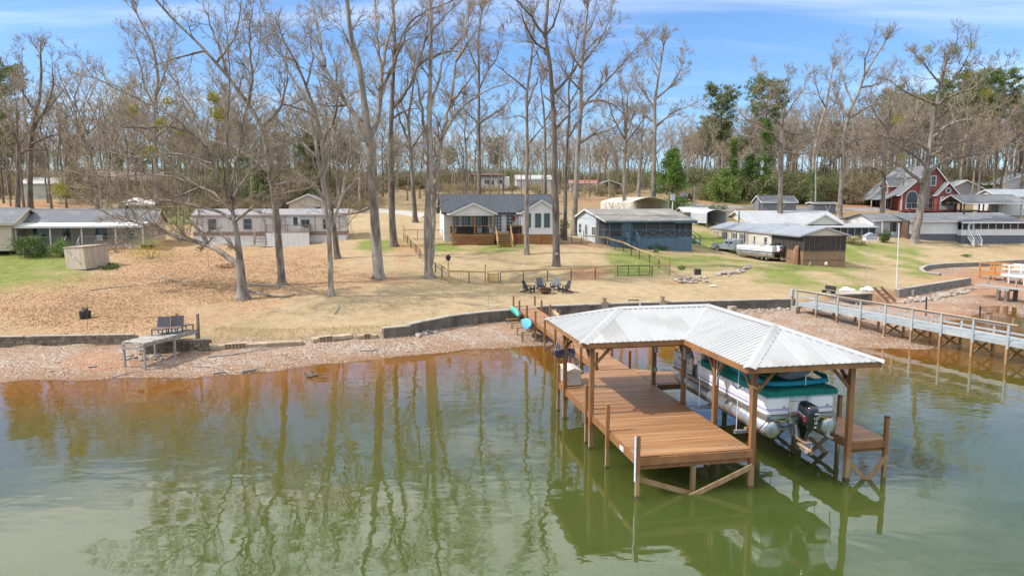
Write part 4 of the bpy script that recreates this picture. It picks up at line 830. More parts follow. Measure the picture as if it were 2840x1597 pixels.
def mobile_home():
    A = ground(538, 676); pan = M('white_corrugated_panel', (.62,.59,.56), (.52,.49,.46), sc=2.5, st=(6,1,.3), rough=.6, lap=(0,.12), lapd=.7, c3=(.46,.42,.37), sc3=.5)
    t = thing('mobile_home', 'long weathered white mobile home with ribbed metal roof behind the leaf-covered yard', 'mobile home', A, R(9)); Z = .9; X1 = 17.2
    band = M('brown_lap_band', (.33,.24,.19), (.26,.19,.15), sc=3, rough=.7, lap=(2,.1), lapd=.8)
    walls(t, 0, X1, 0, 4.6, Z+.45, 3.25, pan); walls(t, -.02, X1+.02, -.02, 4.62, Z, Z+.45, band, 'wall_band')
    for i in range(19): MB().box(i*X1/19+.01,(i+1)*X1/19-.01,-.0,.06,-.3,Z).build('skirt_panel', M('white_skirt', (.66,.66,.66), (.58,.58,.57), sc=2, rough=.6, lap=(0,.08), lapd=.5), t, fix=False)
    MB().box(X1-.06,X1,0.08,4.6,-.3,Z).build('skirt_panel', MATS['white_skirt'], t, fix=False)
    gable(t, 0, X1, 0, 4.6, 3.25, 3.85, 'x', M('old_roof_sheet', (.34,.33,.34), (.24,.23,.24), sc=3, rough=.6, metal=.2, c3=(.38,.30,.25), sc3=.7), ov=.15, th=.08, wall=pan, trim=M('taupe_trim', (.35,.29,.26), rough=.7), metal=True, rib=.3)
    F = face('front', 0, 0)
    for u in (1.7, 5.6, 8.9): window(t, F, u, 1.65, .85, 1.15, 1, 2, fm=MATS['taupe_trim'])
    door(t, F, 11.0, Z+.45, .85, 1.85, trimw); window(t, F, 12.1, 1.8, .9, .9, 2, 1, fm=MATS['taupe_trim']); window(t, F, 14.6, 1.65, .85, 1.1, 1, 2, fm=MATS['taupe_trim'])
    for u in (1.0, 4.6, 7.9, 10.2, 13.6, 16.4): MB().box(u,u+.12,-.03,-.001,Z+.45,3.2).build('batten', MATS['taupe_trim'], t, fix=False)
    # small deck in front of the door
    d = M('grey_brown_deck', (.27,.20,.15), (.2,.15,.11), sc=3, rough=.85, rnd=.12)
    for i in range(12): MB().box(8.4, 13.2, -2.1+i*.17, -1.94+i*.17, Z+.38, Z+.42).build('deck_board', d, t, fix=False)
    for i in range(8): MB().box(8.4+i*.6,8.98+i*.6,-2.12,-2.08,-.3,Z+.36).build('skirt_panel', MATS['white_skirt'], t, fix=False)
    railing(t, [(8.45,-2.05),(10.8,-2.05),(13.15,-2.05),(13.15,-.1)], Z+.42, .85, d, d, .16)
    steps(t, 7.1, 8.35, -1.0, Z+.4, 4, d, rail=d)
    g = thing('patio_bench', 'white table on the small deck of the weathered mobile home', 'table', bmat(A, R(9)) @ Vector((12.0,-1.2,Z+.42)), R(9)); MB().box(-.5,.5,-.35,.35,.5,.55).build('tabletop', trimw, g, fix=False)
    for a in (-.42,.42):
        for b in (-.28,.28): MB().box(a-.03,a+.03,b-.03,b+.03,0,.5).build('leg', trimw, g, fix=False)
    B = atd(806, 587, 101); B.z = tz(B.x, B.y); u = thing('outbuilding', 'tan gabled outbuilding behind the weathered mobile home', 'shed', B, R(9)); c = M('tan_stucco', (.50,.44,.34), (.45,.39,.3), sc=2, rough=.85)
    walls(u, -.2, 5.2, 0, 6, -1, 2.3, c); gable(u, -.2, 5.2, 0, 6, 2.3, 3.5, 'y', shingle_g, ov=.3, wall=c, trim=trimw); window(u, face('front',0,0), 3.4, .9, .8, .9)
mobile_home()

def blue_cottage():
    A = ground(1690, 683); bl = M('slate_blue_paint', (.085,.15,.205), (.07,.125,.175), sc=2, rough=.6); sh = siding('pale_shingle_wall', (.52,.57,.62), .2, .5)
    t = thing('cottage', 'slate blue cottage with screened porch and brown shingle roof behind the fence', 'house', A, R(17)); Z = 1.05
    walls(t, -.4, 11.4, 2.9, 9.6, .1, 3.2, sh)
    # low roof running over house and porch
    MB().slab([(-.7,-.35,3.05),(11.9,-.35,3.05),(11.9,6.3,4.45),(-.7,6.3,4.45)], .12).build('roof', shingle_b, t); MB().slab([(-.7,9.9,3.35),(11.9,9.9,3.35),(11.9,6.3,4.45),(-.7,6.3,4.45)], .12).build('roof', shingle_b, t)
    for x in (-.4, 11.3): MB().loft([[(x,2.9,3.15),(x,6.3,4.32),(x,9.6,3.3)],[(x+.1,2.9,3.15),(x+.1,6.3,4.32),(x+.1,9.6,3.3)]]).build('gable_wall', sh, t)
    MB().beam((-.73,-.35,2.98),(-.73,6.3,4.38),.03,.2).beam((-.73,6.3,4.38),(-.73,9.9,3.28),.03,.2).build('rake_board', trimw, t); MB().beam((-.7,-.37,2.97),(11.9,-.37,2.97),.03,.2).build('eave_board', bl, t)
    MB().box(0,8.8,0,2.9,Z-.15,Z).build('porch_floor', bl, t, fix=False); MB().box(8.8,11.6,.3,2.9,Z-.3,Z-.15).build('porch_floor', bl, t, fix=False)
    for i in range(7): MB().box(i*1.257+.01,(i+1)*1.257-.01,0,.05,-.9,Z-.02).build('skirt_panel', bl, t, fix=False)
    MB().box(8.82,11.6,.3,.35,-.9,Z-.3).build('skirt_panel', bl, t, fix=False); MB().box(11.55,11.6,.36,2.9,-.9,Z-.3).build('skirt_panel', bl, t, fix=False)
    F = face('front', 0, .02); screens(t, F, 0, 1.6, 1, Z, 2.95, bl, mid=1.95); screens(t, F, 3.0, 8.8, 3, Z, 2.95, bl, mid=1.95, xbr=True)
    door(t, F, 1.8, Z, 1.0, 1.8, bl, fm=bl); MB().box(1.6,3.0,-.0,.1,2.85,2.95).build('header', bl, t, fix=False)
    screens(t, face('left', 0, 2.9), 0, 2.9, 2, Z, 2.95, bl, mid=1.95); G = face('front', 8.9, .35); screens(t, G, 0, 2.6, 3, Z-.15, 2.8, bl, mid=1.85, xbr=True)
    MB().box(8.7,11.9,-.3,-.25,2.72,3.0).build('eave_board', bl, t, fix=False)
    steps(t, 2.0, 3.3, -.05, Z, 5, bl, rail=MATS['slate_blue_paint']); 
    st = bpy.data.objects.new('side_stairs', None); COL.objects.link(st); st.parent = t; st.location = (11.6,1.2,0); st.rotation_euler = (0,0,R(90)); steps(st, -.6, .6, 0, Z-.2, 5, bl, rail=bl)
    Lf = face('left', -.4, 9.6); door(t, Lf, 2.9, .5, .85, 2.0, M('door_bluegrey', (.28,.33,.38), rough=.6)); window(t, Lf, .9, 1.3, .8, 1.2); window(t, Lf, 5.2, 1.2, 1.1, 1.0, 2, 1)
    window(t, face('front', 0, 2.9), 4.2, 1.5, 1.3, 1.1, 2, 1)
    MB().lathe([(.04,0),(.32,.06),(.36,.12)], 14, m=Matrix.Translation((6.5,7.5,4.4)) @ Matrix.Rotation(R(60),4,'X')).build('satellite_dish', grey_p, t)
blue_cottage()

def beige_home():
    A = ground(2226, 736); c = siding('beige_siding', (.60,.53,.43), .14); br = M('brown_panel', (.235,.15,.085), (.20,.125,.07), sc=2, rough=.75); brf = M('dark_brown_frame', (.12,.075,.045), rough=.7)
    t = thing('mobile_home', 'beige mobile home with dark shutters and brown screened porch beside the trailered pontoon boat', 'mobile home', A, R(5.5)); PD = 7.6; XW = 4.95
    # screened porch
    for i in range(3): MB().box(i*XW/3+.006,(i+1)*XW/3-.006,0,.06,-.3,1.55).build('wall_panel', br, t, fix=False)
    for i in range(5): MB().box(0,.06,.07+i*1.5,.07+i*1.5+1.49,-.3,1.55).build('wall_panel', br, t, fix=False)
    MB().box(XW-.06,XW,.07,PD,-.3,1.55).build('wall_panel', br, t, fix=False); MB().box(0,XW,0,PD,.5,.6).build('porch_floor', br, t, fix=False)
    screens(t, face('front', 0, .03), .05, XW-.05, 8, 1.55, 3.3, brf, w=.075); screens(t, face('left', .03, PD), 0, PD-.05, 9, 1.55, 3.3, brf, w=.075); screens(t, face('right', XW-.03, 0), .05, PD, 8, 1.55, 3.3, brf, w=.075)
    gable(t, -.25, XW+.25, 0, PD+.3, 3.3, 4.15, 'y', metal_lt, ov=.22, th=.08, wall=c, trim=M('grey_edge', (.3,.31,.33), rough=.5), metal=True, rib=.3)
    # mobile home behind
    walls(t, -.1, XW+.1, PD, PD+19.5, .55, 3.25, c); MB().box(-.06,-.02,PD,PD+19.5,-.6,.55).build('brick_skirt', M('brick_skirting', (.30,.13,.075), (.22,.1,.06), sc=6, rough=.9), t, fix=False)
    gable(t, -.1, XW+.1, PD+.3, PD+19.5, 3.25, 4.0, 'y', metal_lt, ov=.2, th=.08, wall=c, trim=MATS['grey_edge'], metal=True, rib=.3)
    L = face('left', -.1, PD+19.5); shut = M('black_shutter', (.03,.03,.035), rough=.6)
    for u, w in ((1.0,.75),(2.1,.75),(4.6,.85)): window(t, L, u, 1.35, w, 1.45, 2, 2, shut=shut if u > 4 else None)
    for u in (7.9, 10.6): window(t, L, u, 1.35, .95, 1.45, 2, 2, shut=shut)
    window(t, L, 14.6, 1.5, .5, 1.2); window(t, L, 17.6, 1.4, .8, 1.3)
    # light bulbs strung along the porch eave
    s = MB()
    for i in range(14): s.lathe([(.0,-.05),(.035,-.03),(.035,.02),(.01,.05)], 6, (-.5, .4+i*.55, 3.12))
    s.build('string_light', trimw, t)
    # under the porch: table and chair silhouettes are hidden by the screen; propped bits outside
    cv = MB().loft([[(x*k, y, z) for x, z in ((-.35,.0),(-.3,.28),(0,.42),(.3,.28),(.35,0),(0,-.06))] for y, k in ((-1.2,.2),(-.8,.8),(0,1),(.8,.8),(1.2,.2))])
    o = cv.build('canoe', M('brown_canoe', (.25,.12,.055), (.18,.09,.04), sc=3, rough=.5), None, smooth=True); o.location = bmat(A, R(5.5)) @ Vector((-.45,.9,.95)); o.rotation_euler = (R(80),R(12),R(20)); tag(o, 'brown canoe standing on end against the screened porch corner', 'canoe')
    g = MB().lathe([(.02,0),(.16,.03),(.2,.2),(.14,.36),(.03,.42)], 8); o = g.build('garden_ornament', M('pale_stone', (.5,.47,.43), rough=.9), None, loc=bmat(A, R(5.5)) @ Vector((2.55,-.35,0))); tag(o, 'pale garden ornament standing against the brown porch wall', 'ornament')
    g = MB().tube([(0,0,0),(.08,0,.3),(.15,0,.52)], [.09,.06,.02], 6).tube([(0,0,0),(-.05,0,.2),(.1,.02,.3)], .05, 5); o = g.build('driftwood', grey_wood, None, loc=bmat(A, R(5.5)) @ Vector((.6,-.35,0))); tag(o, 'grey driftwood stump leaning on the brown porch wall', 'driftwood')
beige_home()

def long_white_house():
    A = ground(2452, 663); A.z -= .1; wh = siding('bright_white_siding', (.66,.66,.66), .13); gb = M('grey_block_base', (.12,.13,.15), (.1,.11,.125), sc=3, rough=.85)
    t = thing('long_white_house', 'long white house with low grey roof and screened end porch behind the flagpole', 'house', A, R(2)); 
    walls(t, -.1, 6.8, 3.0, 11.5, -.3, 2.8, wh); walls(t, 4.3, 11.6, .9, 11.5, .8, 2.8, wh); walls(t, 4.35, 11.55, .95, 11.4, -1.2, .8, gb, 'base_wall')
    walls(t, 11.6, 21.3, .0, 11.5, .62, 1.45, wh, 'porch_wall'); walls(t, 11.65, 21.25, .05, 11.4, -1.6, .62, gb, 'base_wall'); walls(t, 11.7, 21.2, 2.6, 11.3, 1.4, 2.8, wh)
    MB().slab([(-.5,2.6,2.75),(4.4,2.6,2.75),(4.4,6.3,3.8),(-.5,6.3,3.8)], .12).build('roof', shingle_g, t); MB().slab([(4.1,.5,2.7),(12.0,.5,2.7),(12.0,6.3,3.85),(4.1,6.3,3.85)], .12).build('roof', shingle_g, t); MB().slab([(11.3,-.45,2.55),(21.9,-.45,2.55),(21.9,6.3,3.9),(11.3,6.3,3.9)], .12).build('roof', shingle_g, t); MB().slab([(-.5,12,2.8),(21.9,12,2.8),(21.9,6.3,3.9),(-.5,6.3,3.8)], .12).build('roof', shingle_g, t)
    MB().loft([[(-.1,3.0,2.8),(-.1,6.3,3.68),(-.1,11.5,2.8)],[(.0,3.0,2.8),(.0,6.3,3.68),(.0,11.5,2.8)]]).build('gable_wall', wh, t)
    MB().beam((11.3,-.47,2.5),(21.9,-.47,2.5),.03,.18).beam((4.1,.48,2.65),(11.3,.48,2.65),.03,.16).beam((-.5,2.58,2.7),(4.1,2.58,2.7),.03,.16).build('eave_board', trimw, t)
    # open carport bay at the left
    MB().box(.25,4.2,2.99,3.04,-.1,2.55).build('shade_panel', M('painted_porch_shade', (.42,.42,.41), rough=.8), t, fix=False); MB().box(4.1,4.28,.95,3.0,-.1,2.6).build('bay_post', M('bay_brown', (.13,.075,.05), rough=.7), t, fix=False); MB().box(.1,.22,.9,1.0,-.3,2.7).build('bay_post', trimw, t, fix=False); MB().box(.1,4.3,.85,.95,2.55,2.75).build('bay_header', MATS['bay_brown'], t, fix=False)  # grey panel over the white wall: the bay's shade put into its colour
    window(t, face('front',0,2.99), 2.6, 1.0, .8, 1.4, 1, 2, fm=MATS['bay_brown'])
    Lf = face('left', -.1, 11.5); door(t, Lf, 5.2, -.2, .9, 2.0, M('door_brownish', (.2,.12,.1), rough=.6))
    screens(t, face('front', 13.4, .03), 0, 7.85, 7, 1.45, 2.6, trimw, w=.08); screens(t, face('right', 21.27, .0), 0, 2.6, 3, 1.45, 2.6, trimw, w=.08); screens(t, face('front', 11.7, .03), 0, .85, 1, .8, 2.6, trimw, w=.08)
    d = door(t, face('front', 12.6, .0), .05, .62, .75, 1.95, trimw, gl=False); MB().lathe([(.3,0),(.3,.012)], 16, m=Matrix.Translation((13.03,-.035,1.85)) @ Matrix.Rotation(R(90),4,'X') @ Matrix.Diagonal((.8,1.5,1,1))).build('oval_glass', glass, d)
    st = bpy.data.objects.new('porch_stairs', None); COL.objects.link(st); st.parent = t; st.location = (13.0,-.05,-.9); steps(st, -.5, .6, 0, 1.5, 6, trimw, rail=trimw)
    MB().lathe([(.12,0),(.12,.3),(.16,.32),(.16,.4)], 8, (15.2,5.0,3.6)).build('roof_vent', black_w, t)
    B = bmat(A, R(2)) @ Vector((2.7,1.9,-.1)); g = thing('covered_grill', 'grill under a grey cover in the open bay of the long white house', 'grill', B); MB().loft([rrect(-.75,.75,-.35,.35,.2,.0), rrect(-.8,.8,-.38,.38,.2,.6), rrect(-.5,.5,-.3,.3,.15,1.15)]).build('cover', M('grey_cover', (.16,.17,.19), (.2,.21,.23), sc=2, rough=.8), g, smooth=True)
    B = bmat(A, R(2)) @ Vector((1.1,1.9,-.1)); g = thing('smoker', 'small dark smoker grill in the open bay of the long white house', 'grill', B); MB().lathe([(.2,.4),(.3,.55),(.3,.75),(.15,.95)], 10).build('bowl', black_w, g, smooth=True)
    for a in range(3): MB().tube([(.22*math.cos(a*2.1),.22*math.sin(a*2.1),.5),(.35*math.cos(a*2.1),.35*math.sin(a*2.1),0)],.02,5).build('leg', black_w, g)
long_white_house()

def metal_roof_house():
    A = atd(2080, 640, 108); A.z = tz(A.x, A.y)-1.9; c = siding('cream_siding', (.62,.60,.50), .13); mw = M('pale_roof_sheet', (.38,.39,.40), (.34,.35,.36), sc=1.2, rough=.4, rnd=.03)
    t = thing('cream_house', 'cream house with broad white metal roof behind the brown screened porch', 'house', A, R(4))
    walls(t, 0, 14.5, 0, 11, -1.0, 2.5, c); gable(t, 0, 14.5, 0, 11, 2.5, 4.3, 'x', mw, ov=.4, wall=c, trim=trimw, metal=True, rib=.45)
    gable(t, 8.0, 13.6, -1.6, 5, 2.45, 3.9, 'y', mw, ov=.3, wall=c, trim=trimw, metal=True, ends=(True, False))
    MB().slab([(9,-3.6,2.1),(18.4,-3.6,2.1),(18.4,.2,2.55),(9,.2,2.55)], .08).build('porch_roof', mw, t); bl = M('porch_blue_frame', (.26,.33,.40), rough=.6)
    screens(t, face('front', 12.5, -3.3), 0, 5.4, 5, -1.0, 2.05, bl, w=.1); screens(t, face('right', 18.0, -3.3), 0, 3.3, 3, -1.0, 2.05, bl, w=.1); screens(t, face('left', 9.3, .2), 0, 3.4, 2, -1.0, 2.05, bl, w=.1)
    MB().box(12.4,18.1,-3.35,-3.2,-1.6,-.95).build('porch_base', bl, t, fix=False)
    window(t, face('left', 0, 11), 4.6, 1.3, 1.0, .9, 2, 1); MB().box(-.02,.0,4.8,5.6,3.2,3.7).build('gable_vent', trimw, t, fix=False); MB().lathe([(.12,0),(.12,.4),(.18,.42),(.18,.5)], 8, (6.5,7.5,3.6)).build('roof_vent', grey_p, t)
metal_roof_house()

def red_house():
    A = atd(2499, 582, 131); A.z = tz(A.x, A.y)-1.7; rd = siding('brick_red_siding', (.27,.075,.058), .2, .6); st_ = M('stone_chimney', (.20,.165,.15), (.13,.105,.1), sc=3, rough=.9, bump=.5, bsc=5)
    t = thing('red_house', 'two-storey red sided house with steep grey gables and arched windows', 'house', A, R(2)); XW = 10.0; D_ = 11.5
    walls(t, 0, XW, 0, D_, 0, 5.2, rd); gable(t, -.2, XW, 0, D_, 5.0, 10.0, 'y', shingle_g, ov=.45, th=.15, wall=rd, trim=trimw, cx=5.6)
    # lower left shed roof flare
    MB().slab([(-2.8,.6,3.9),(-2.8,D_,3.9),(.0,D_,5.2),(.0,.6,5.2)], .12).build('porch_roof', shingle_g, t); 
    for y in (.8, 5.5, 11.2): MB().box(-2.65,-2.5,y,y+.15,0,3.9).build('porch_post', trimw, t, fix=False)
    gable(t, 5.9, 9.7, -1.2, 4.5, 4.9, 6.9, 'y', shingle_g, ov=.3, th=.12, wall=rd, trim=trimw, ends=(True, False)); walls(t, 5.9, 9.7, -1.2, .1, 1.6, 4.9, rd)
    # dormer on the left slope
    walls(t, -.4, 2.6, 3.6, 6.2, 4.9, 6.6, rd); gable(t, -.4, 4.4, 3.6, 6.2, 6.6, 7.9, 'x', shingle_g, ov=.3, th=.12, wall=rd, trim=trimw, ends=(True, False)); window(t, face('left', -.4, 6.2), .6, 5.3, 1.4, 1.0, 2, 2, fr=.12)
    F = face('front', 0, 0)
    window(t, F, .9, 2.3, 2.0, 2.0, 2, 2, fr=.14, name='french_window'); MB().lathe([(1.0,0),(1.0,.05)], 20, m=Matrix.Translation((1.9,-.05,4.32)) @ Matrix.Rotation(R(90),4,'X')).build('arched_light', glass, t)
    f = MB(); f.tube([(1.9+1.08*math.cos(R(a)), -.06, 4.34+1.08*math.sin(R(a))) for a in range(0, 181, 15)], .09, 5); f.build('arch_trim', trimw, t)
    MB().box(3.4,4.9,-.5,.2,0,9.2).build('chimney', st_, t, fix=False); window(t, F, 5.3, 6.5, .8, 1.6, 1, 2, fr=.14); window(t, F, 5.05, 2.3, .75, 2.0, 1, 2, fr=.1)
    G = face('front', 5.9, -1.2); door(t, G, .6, 2.0, 1.25, 2.3, trimw); door(t, G, 1.95, 2.0, 1.25, 2.3, trimw); MB().lathe([(.42,0),(.42,.06)], 18, m=Matrix.Translation((7.8,-1.22,5.5)) @ Matrix.Rotation(R(90),4,'X')).build('porthole_glass', glass, t)
    MB().tube([(7.8+.46*math.cos(R(a)), -1.27, 5.5+.46*math.sin(R(a))) for a in range(0, 361, 20)], .1, 5).build('porthole_trim', trimw, t)
    Lf = face('left', 0, D_); window(t, Lf, 7.2, 2.4, .9, 1.9, 1, 2, fr=.14); window(t, Lf, 7.2, -.2, .9, 1.1, 1, 1, fr=.12); window(t, Lf, 3.2, 2.4, .9, 1.8, 1, 2, fr=.14)
    MB().beam((-.03,-.04,0),(-.03,-.04,5.2),.16,.16,(1,0,0)).beam((XW+.03,-.04,0),(XW+.03,-.04,5.2),.16,.16,(1,0,0)).build('corner_board', trimw, t, fix=False)
    dk = M('red_deck_timber', (.22,.06,.045), (.16,.045,.035), sc=3, rough=.8)
    MB().box(-.4,12.6,-3.2,-.05,1.75,1.95).build('deck', dk, t, fix=False); railing(t, [(-.3,-3.1),(4,-3.1),(8.2,-3.1),(12.5,-3.1)], 1.95, 1.0, M('black_iron2', (.02,.02,.022), rough=.5), M('black_iron2'), .18)
    for x in (-.2, 4, 8.2, 12.4): MB().box(x-.1,x+.1,-3.1,-2.9,-1,1.75).build('deck_post', dk, t, fix=False)
    MB().beam((6.5,-3.4,1.9),(10.5,-3.9,-.4),.5,.12).build('deck_stair', dk, t)
    # neighbours to its right
    A2 = atd(2632, 548, 152); A2.z = tz(A2.x, A2.y); u = thing('grey_house', 'grey board-sided gable building behind the red house', 'house', A2, R(2)); gy = M('grey_board', (.33,.31,.30), (.28,.265,.255), sc=2, rough=.8, lap=(0,.4), lapd=.9)
    walls(u, 0, 7, 0, 9, -2, 2.6, gy); gable(u, 0, 7, 0, 9, 2.6, 4.2, 'y', M('sage_roof', (.34,.37,.36), (.3,.33,.32), sc=2, rough=.6), ov=.4, wall=gy, trim=trimw); window(u, face('front',0,0), .6, .2, 1.0, 1.2, 1, 2); window(u, face('front',0,0), 4.4, .3, .9, 1.1, 1, 2)
    A3 = atd(2672, 592, 124); A3.z = tz(A3.x, A3.y); v = thing('carport', 'open timber carport with grey gable roof beside the red house', 'carport', A3, R(1))
    gable(v, 0, 10.5, 0, 6.5, 2.8, 4.1, 'x', shingle_g, ov=.4, trim=trimw); fw = M('dark_timber', (.10,.065,.05), rough=.8)
    for x in (.2, 3.6, 7.0, 10.3):
        for y in (.2, 6.3): MB().box(x-.09,x+.09,y-.09,y+.09,-1,2.8).build('post', fw if x < 7 else grey_p, v, fix=False)
    for x in (.1, 10.4): MB().beam((x,0,2.8),(x,6.5,2.8),.12,.2).beam((x,3.25,2.8),(x,3.25,4.0),.1,.1,(1,0,0)).beam((x,1.2,2.8),(x,3.25,4.0),.08,.08).beam((x,5.3,2.8),(x,3.25,4.0),.08,.08).build('truss', fw, v)
    A4 = atd(2690, 600, 127); A4.z = tz(A4.x, A4.y)
    for k, (dx, c, lb) in enumerate(((1.8,(.04,.045,.05),'dark car parked at the near end of the timber carport'),(5.0,(.25,.02,.03),'red car parked under the middle of the timber carport'))):
        car_simple(A3 + Vector((dx, 2.2, 0)), R(70), c, lb)
    A5 = atd(2768, 600, 128); A5.z = tz(A5.x, A5.y); w = thing('white_garage', 'white garage with grey roof at the far right behind the carport', 'garage', A5, R(-4)); wh = MATS['bright_white_siding']
    walls(w, 0, 9, 0, 8, -1, 3.4, wh); gable(w, 0, 9, 0, 8, 3.4, 4.6, 'x', metal_lt, ov=.35, wall=wh, trim=trimw, metal=True); 
    for u_ in (.8, 4.8): MB().box(u_,u_+3,-.06,.0,-.8,2.2).build('garage_door', trimw, w, fix=False); 
    A6 = atd(2770, 545, 158); A6.z = tz(A6.x, A6.y); w = thing('white_house', 'white gabled house with dark window behind the white garage', 'house', A6, R(-10)); walls(w, 0, 12, 0, 8, -1, 3.0, wh); gable(w, 0, 12, 0, 8, 3.0, 5.2, 'y', metal_lt, ov=.6, wall=wh, trim=trimw); MB().box(2.0,7.5,-.05,0,.9,1.8).build('window', glass, w, fix=False)
    A7 = atd(2735, 512, 190); A7.z = tz(A7.x, A7.y); w = thing('orange_house', 'ochre stucco house with brown roof on the wooded rise at the right edge', 'house', A7, R(-8)); oc = M('ochre_stucco', (.50,.27,.10), (.44,.23,.085), sc=1, rough=.9)
    walls(w, 0, 18, 0, 9, -2, 3.4, oc); gable(w, 0, 18, 0, 9, 3.4, 5.4, 'x', shingle_b, ov=.6, wall=oc, trim=MATS['tan_trim']); 
    for u_ in (3, 8, 13): window(w, face('front',0,0), u_, 1.0, 1.4, 1.3, 2, 1)
def car_simple(p, yaw, col, label, L_=4.3, group=None, truck=False):
    t = thing('parked_car', label, 'car', p, yaw, group); m = M('car_paint_%.2f_%.2f' % (col[0], col[2]), col, rough=.25, coat=.8, metal=.2)
    hw = .85; prof = [(-L_/2,.35),(-L_/2,.75),(-L_/2+.5,.85),(-L_/2+.9,.9),(-.95,1.4),(.65,1.42),(1.25,.95),(L_/2-.1,.78),(L_/2,.5),(L_/2-.05,.3)]
    MB().loft([[(x, y*(1-.12*(z > 1)), z) for x, z in prof] for y in (-hw, -hw*.97, hw*.97, hw)]).build('body', m, t, smooth=True)
    for s in (-1, 1): MB().add([(-.85,s*.775,.93),(.95,s*.775,.93),(.6,s*.765,1.33),(-.8,s*.765,1.33)], [(0,1,2,3)]).build('side_window', glass, t)
    for x in (-1.35, 1.35):
        for s in (-1, 1): 
            w_ = MB().lathe([(.24,-.1),(.32,-.09),(.32,.09),(.24,.1)], 14, m=Matrix.Translation((x,s*hw*.92,.32)) @ Matrix.Rotation(R(90),4,'X')).build('wheel', black_w, t, smooth=True); MB().lathe([(.2,-.105),(.2,.105)], 12, m=Matrix.Translation((x,s*hw*.92,.32)) @ Matrix.Rotation(R(90),4,'X')).build('rim', galv, w_)
    return t
red_house()
# ---------------------------------------------------------------- retaining walls, seawalls, rubble
blk_m = M('concrete_block', (.22,.175,.13), (.135,.105,.078), sc=5, rough=.95, bump=.5, bsc=25, rnd=.22, c3=(.075,.063,.05), sc3=1.3)
conc_d = M('stained_concrete', (.17,.145,.12), (.095,.085,.075), sc=2.0, st=(1,1,.5), rough=.95, bump=.4, bsc=18, c3=(.05,.047,.044), sc3=.8)
conc_l = M('pale_concrete', (.42,.38,.32), (.30,.27,.22), sc=4, rough=.95, bump=.4, bsc=20, c3=(.22,.19,.155), sc3=1)
rock_m = M('field_stone', (.42,.36,.30), (.26,.21,.17), sc=4, rough=.95, bump=.6, bsc=9, rnd=.2)
def wall_line(i0, i1):
    P = [Vector((p.x, p.y, p.z)) for p in wallp[i0:i1+1]]; out = []
    for k, p in enumerate(P):
        d = P[min(k+1, len(P)-1)] - P[max(k-1, 0)]; d.z = 0; d.normalize(); out.append((p, Vector((-d.y, d.x, 0))))
    return out
def resample(P, step):
    L = [0]
    for a, b in zip(P[:-1], P[1:]): L.append(L[-1] + (b-a).length)
    n = max(1, round(L[-1]/step)); out = []
    for k in range(n+1):
        s_ = L[-1]*k/n; i = max(j for j in range(len(L)) if L[j] <= s_+1e-6); i = min(i, len(P)-2); t = (s_-L[i])/max(L[i+1]-L[i], 1e-6); out.append(P[i].lerp(P[i+1], t))
    return out
def smooth_wall(label, i0, i1, top, seg=3.0, name='seawall', cap=True, mat=None, mc=None, thick=.36):
    mat = mat or conc_d; o = wall_line(i0, i1)[0][0]; t = thing(name, label, 'wall', (o.x, o.y, 0)); o = Vector((o.x, o.y, 0))
    pts = resample([p for p, _ in wall_line(i0, i1)], 1.0); N = []
    for k in range(len(pts)):
        d = pts[min(k+1, len(pts)-1)] - pts[max(k-1, 0)]; d.z = 0; d.normalize(); N.append(Vector((-d.y, d.x, 0)))
    per = max(1, int(round(seg)))
    for k in range(0, len(pts)-1, per):
        idx = range(k, min(k+per, len(pts)-1)+1); R1 = []; R2 = []
        for i in idx:
            p = pts[i]-o; n = N[i]; e = .006 if i == idx[0] else (-.006 if i == idx[-1] else 0); d = Vector((n.y, -n.x, 0)); p = p + d*e
            f = p - n*.02; b = p + n*thick; R1.append([Vector((f.x,f.y,p.z-.5)), Vector((f.x,f.y,top-.06)), Vector((b.x,b.y,top-.06)), Vector((b.x,b.y,p.z-.5))])
            f = p - n*.05; b = p + n*(thick+.02); R2.append([Vector((f.x,f.y,top-.058)), Vector((f.x,f.y,top+.02)), Vector((b.x,b.y,top+.02)), Vector((b.x,b.y,top-.058))])
        MB().loft(R1).build('wall_panel', mat, t)
        if cap: MB().loft(R2).build('cap', mc or conc_l, t)
    return t
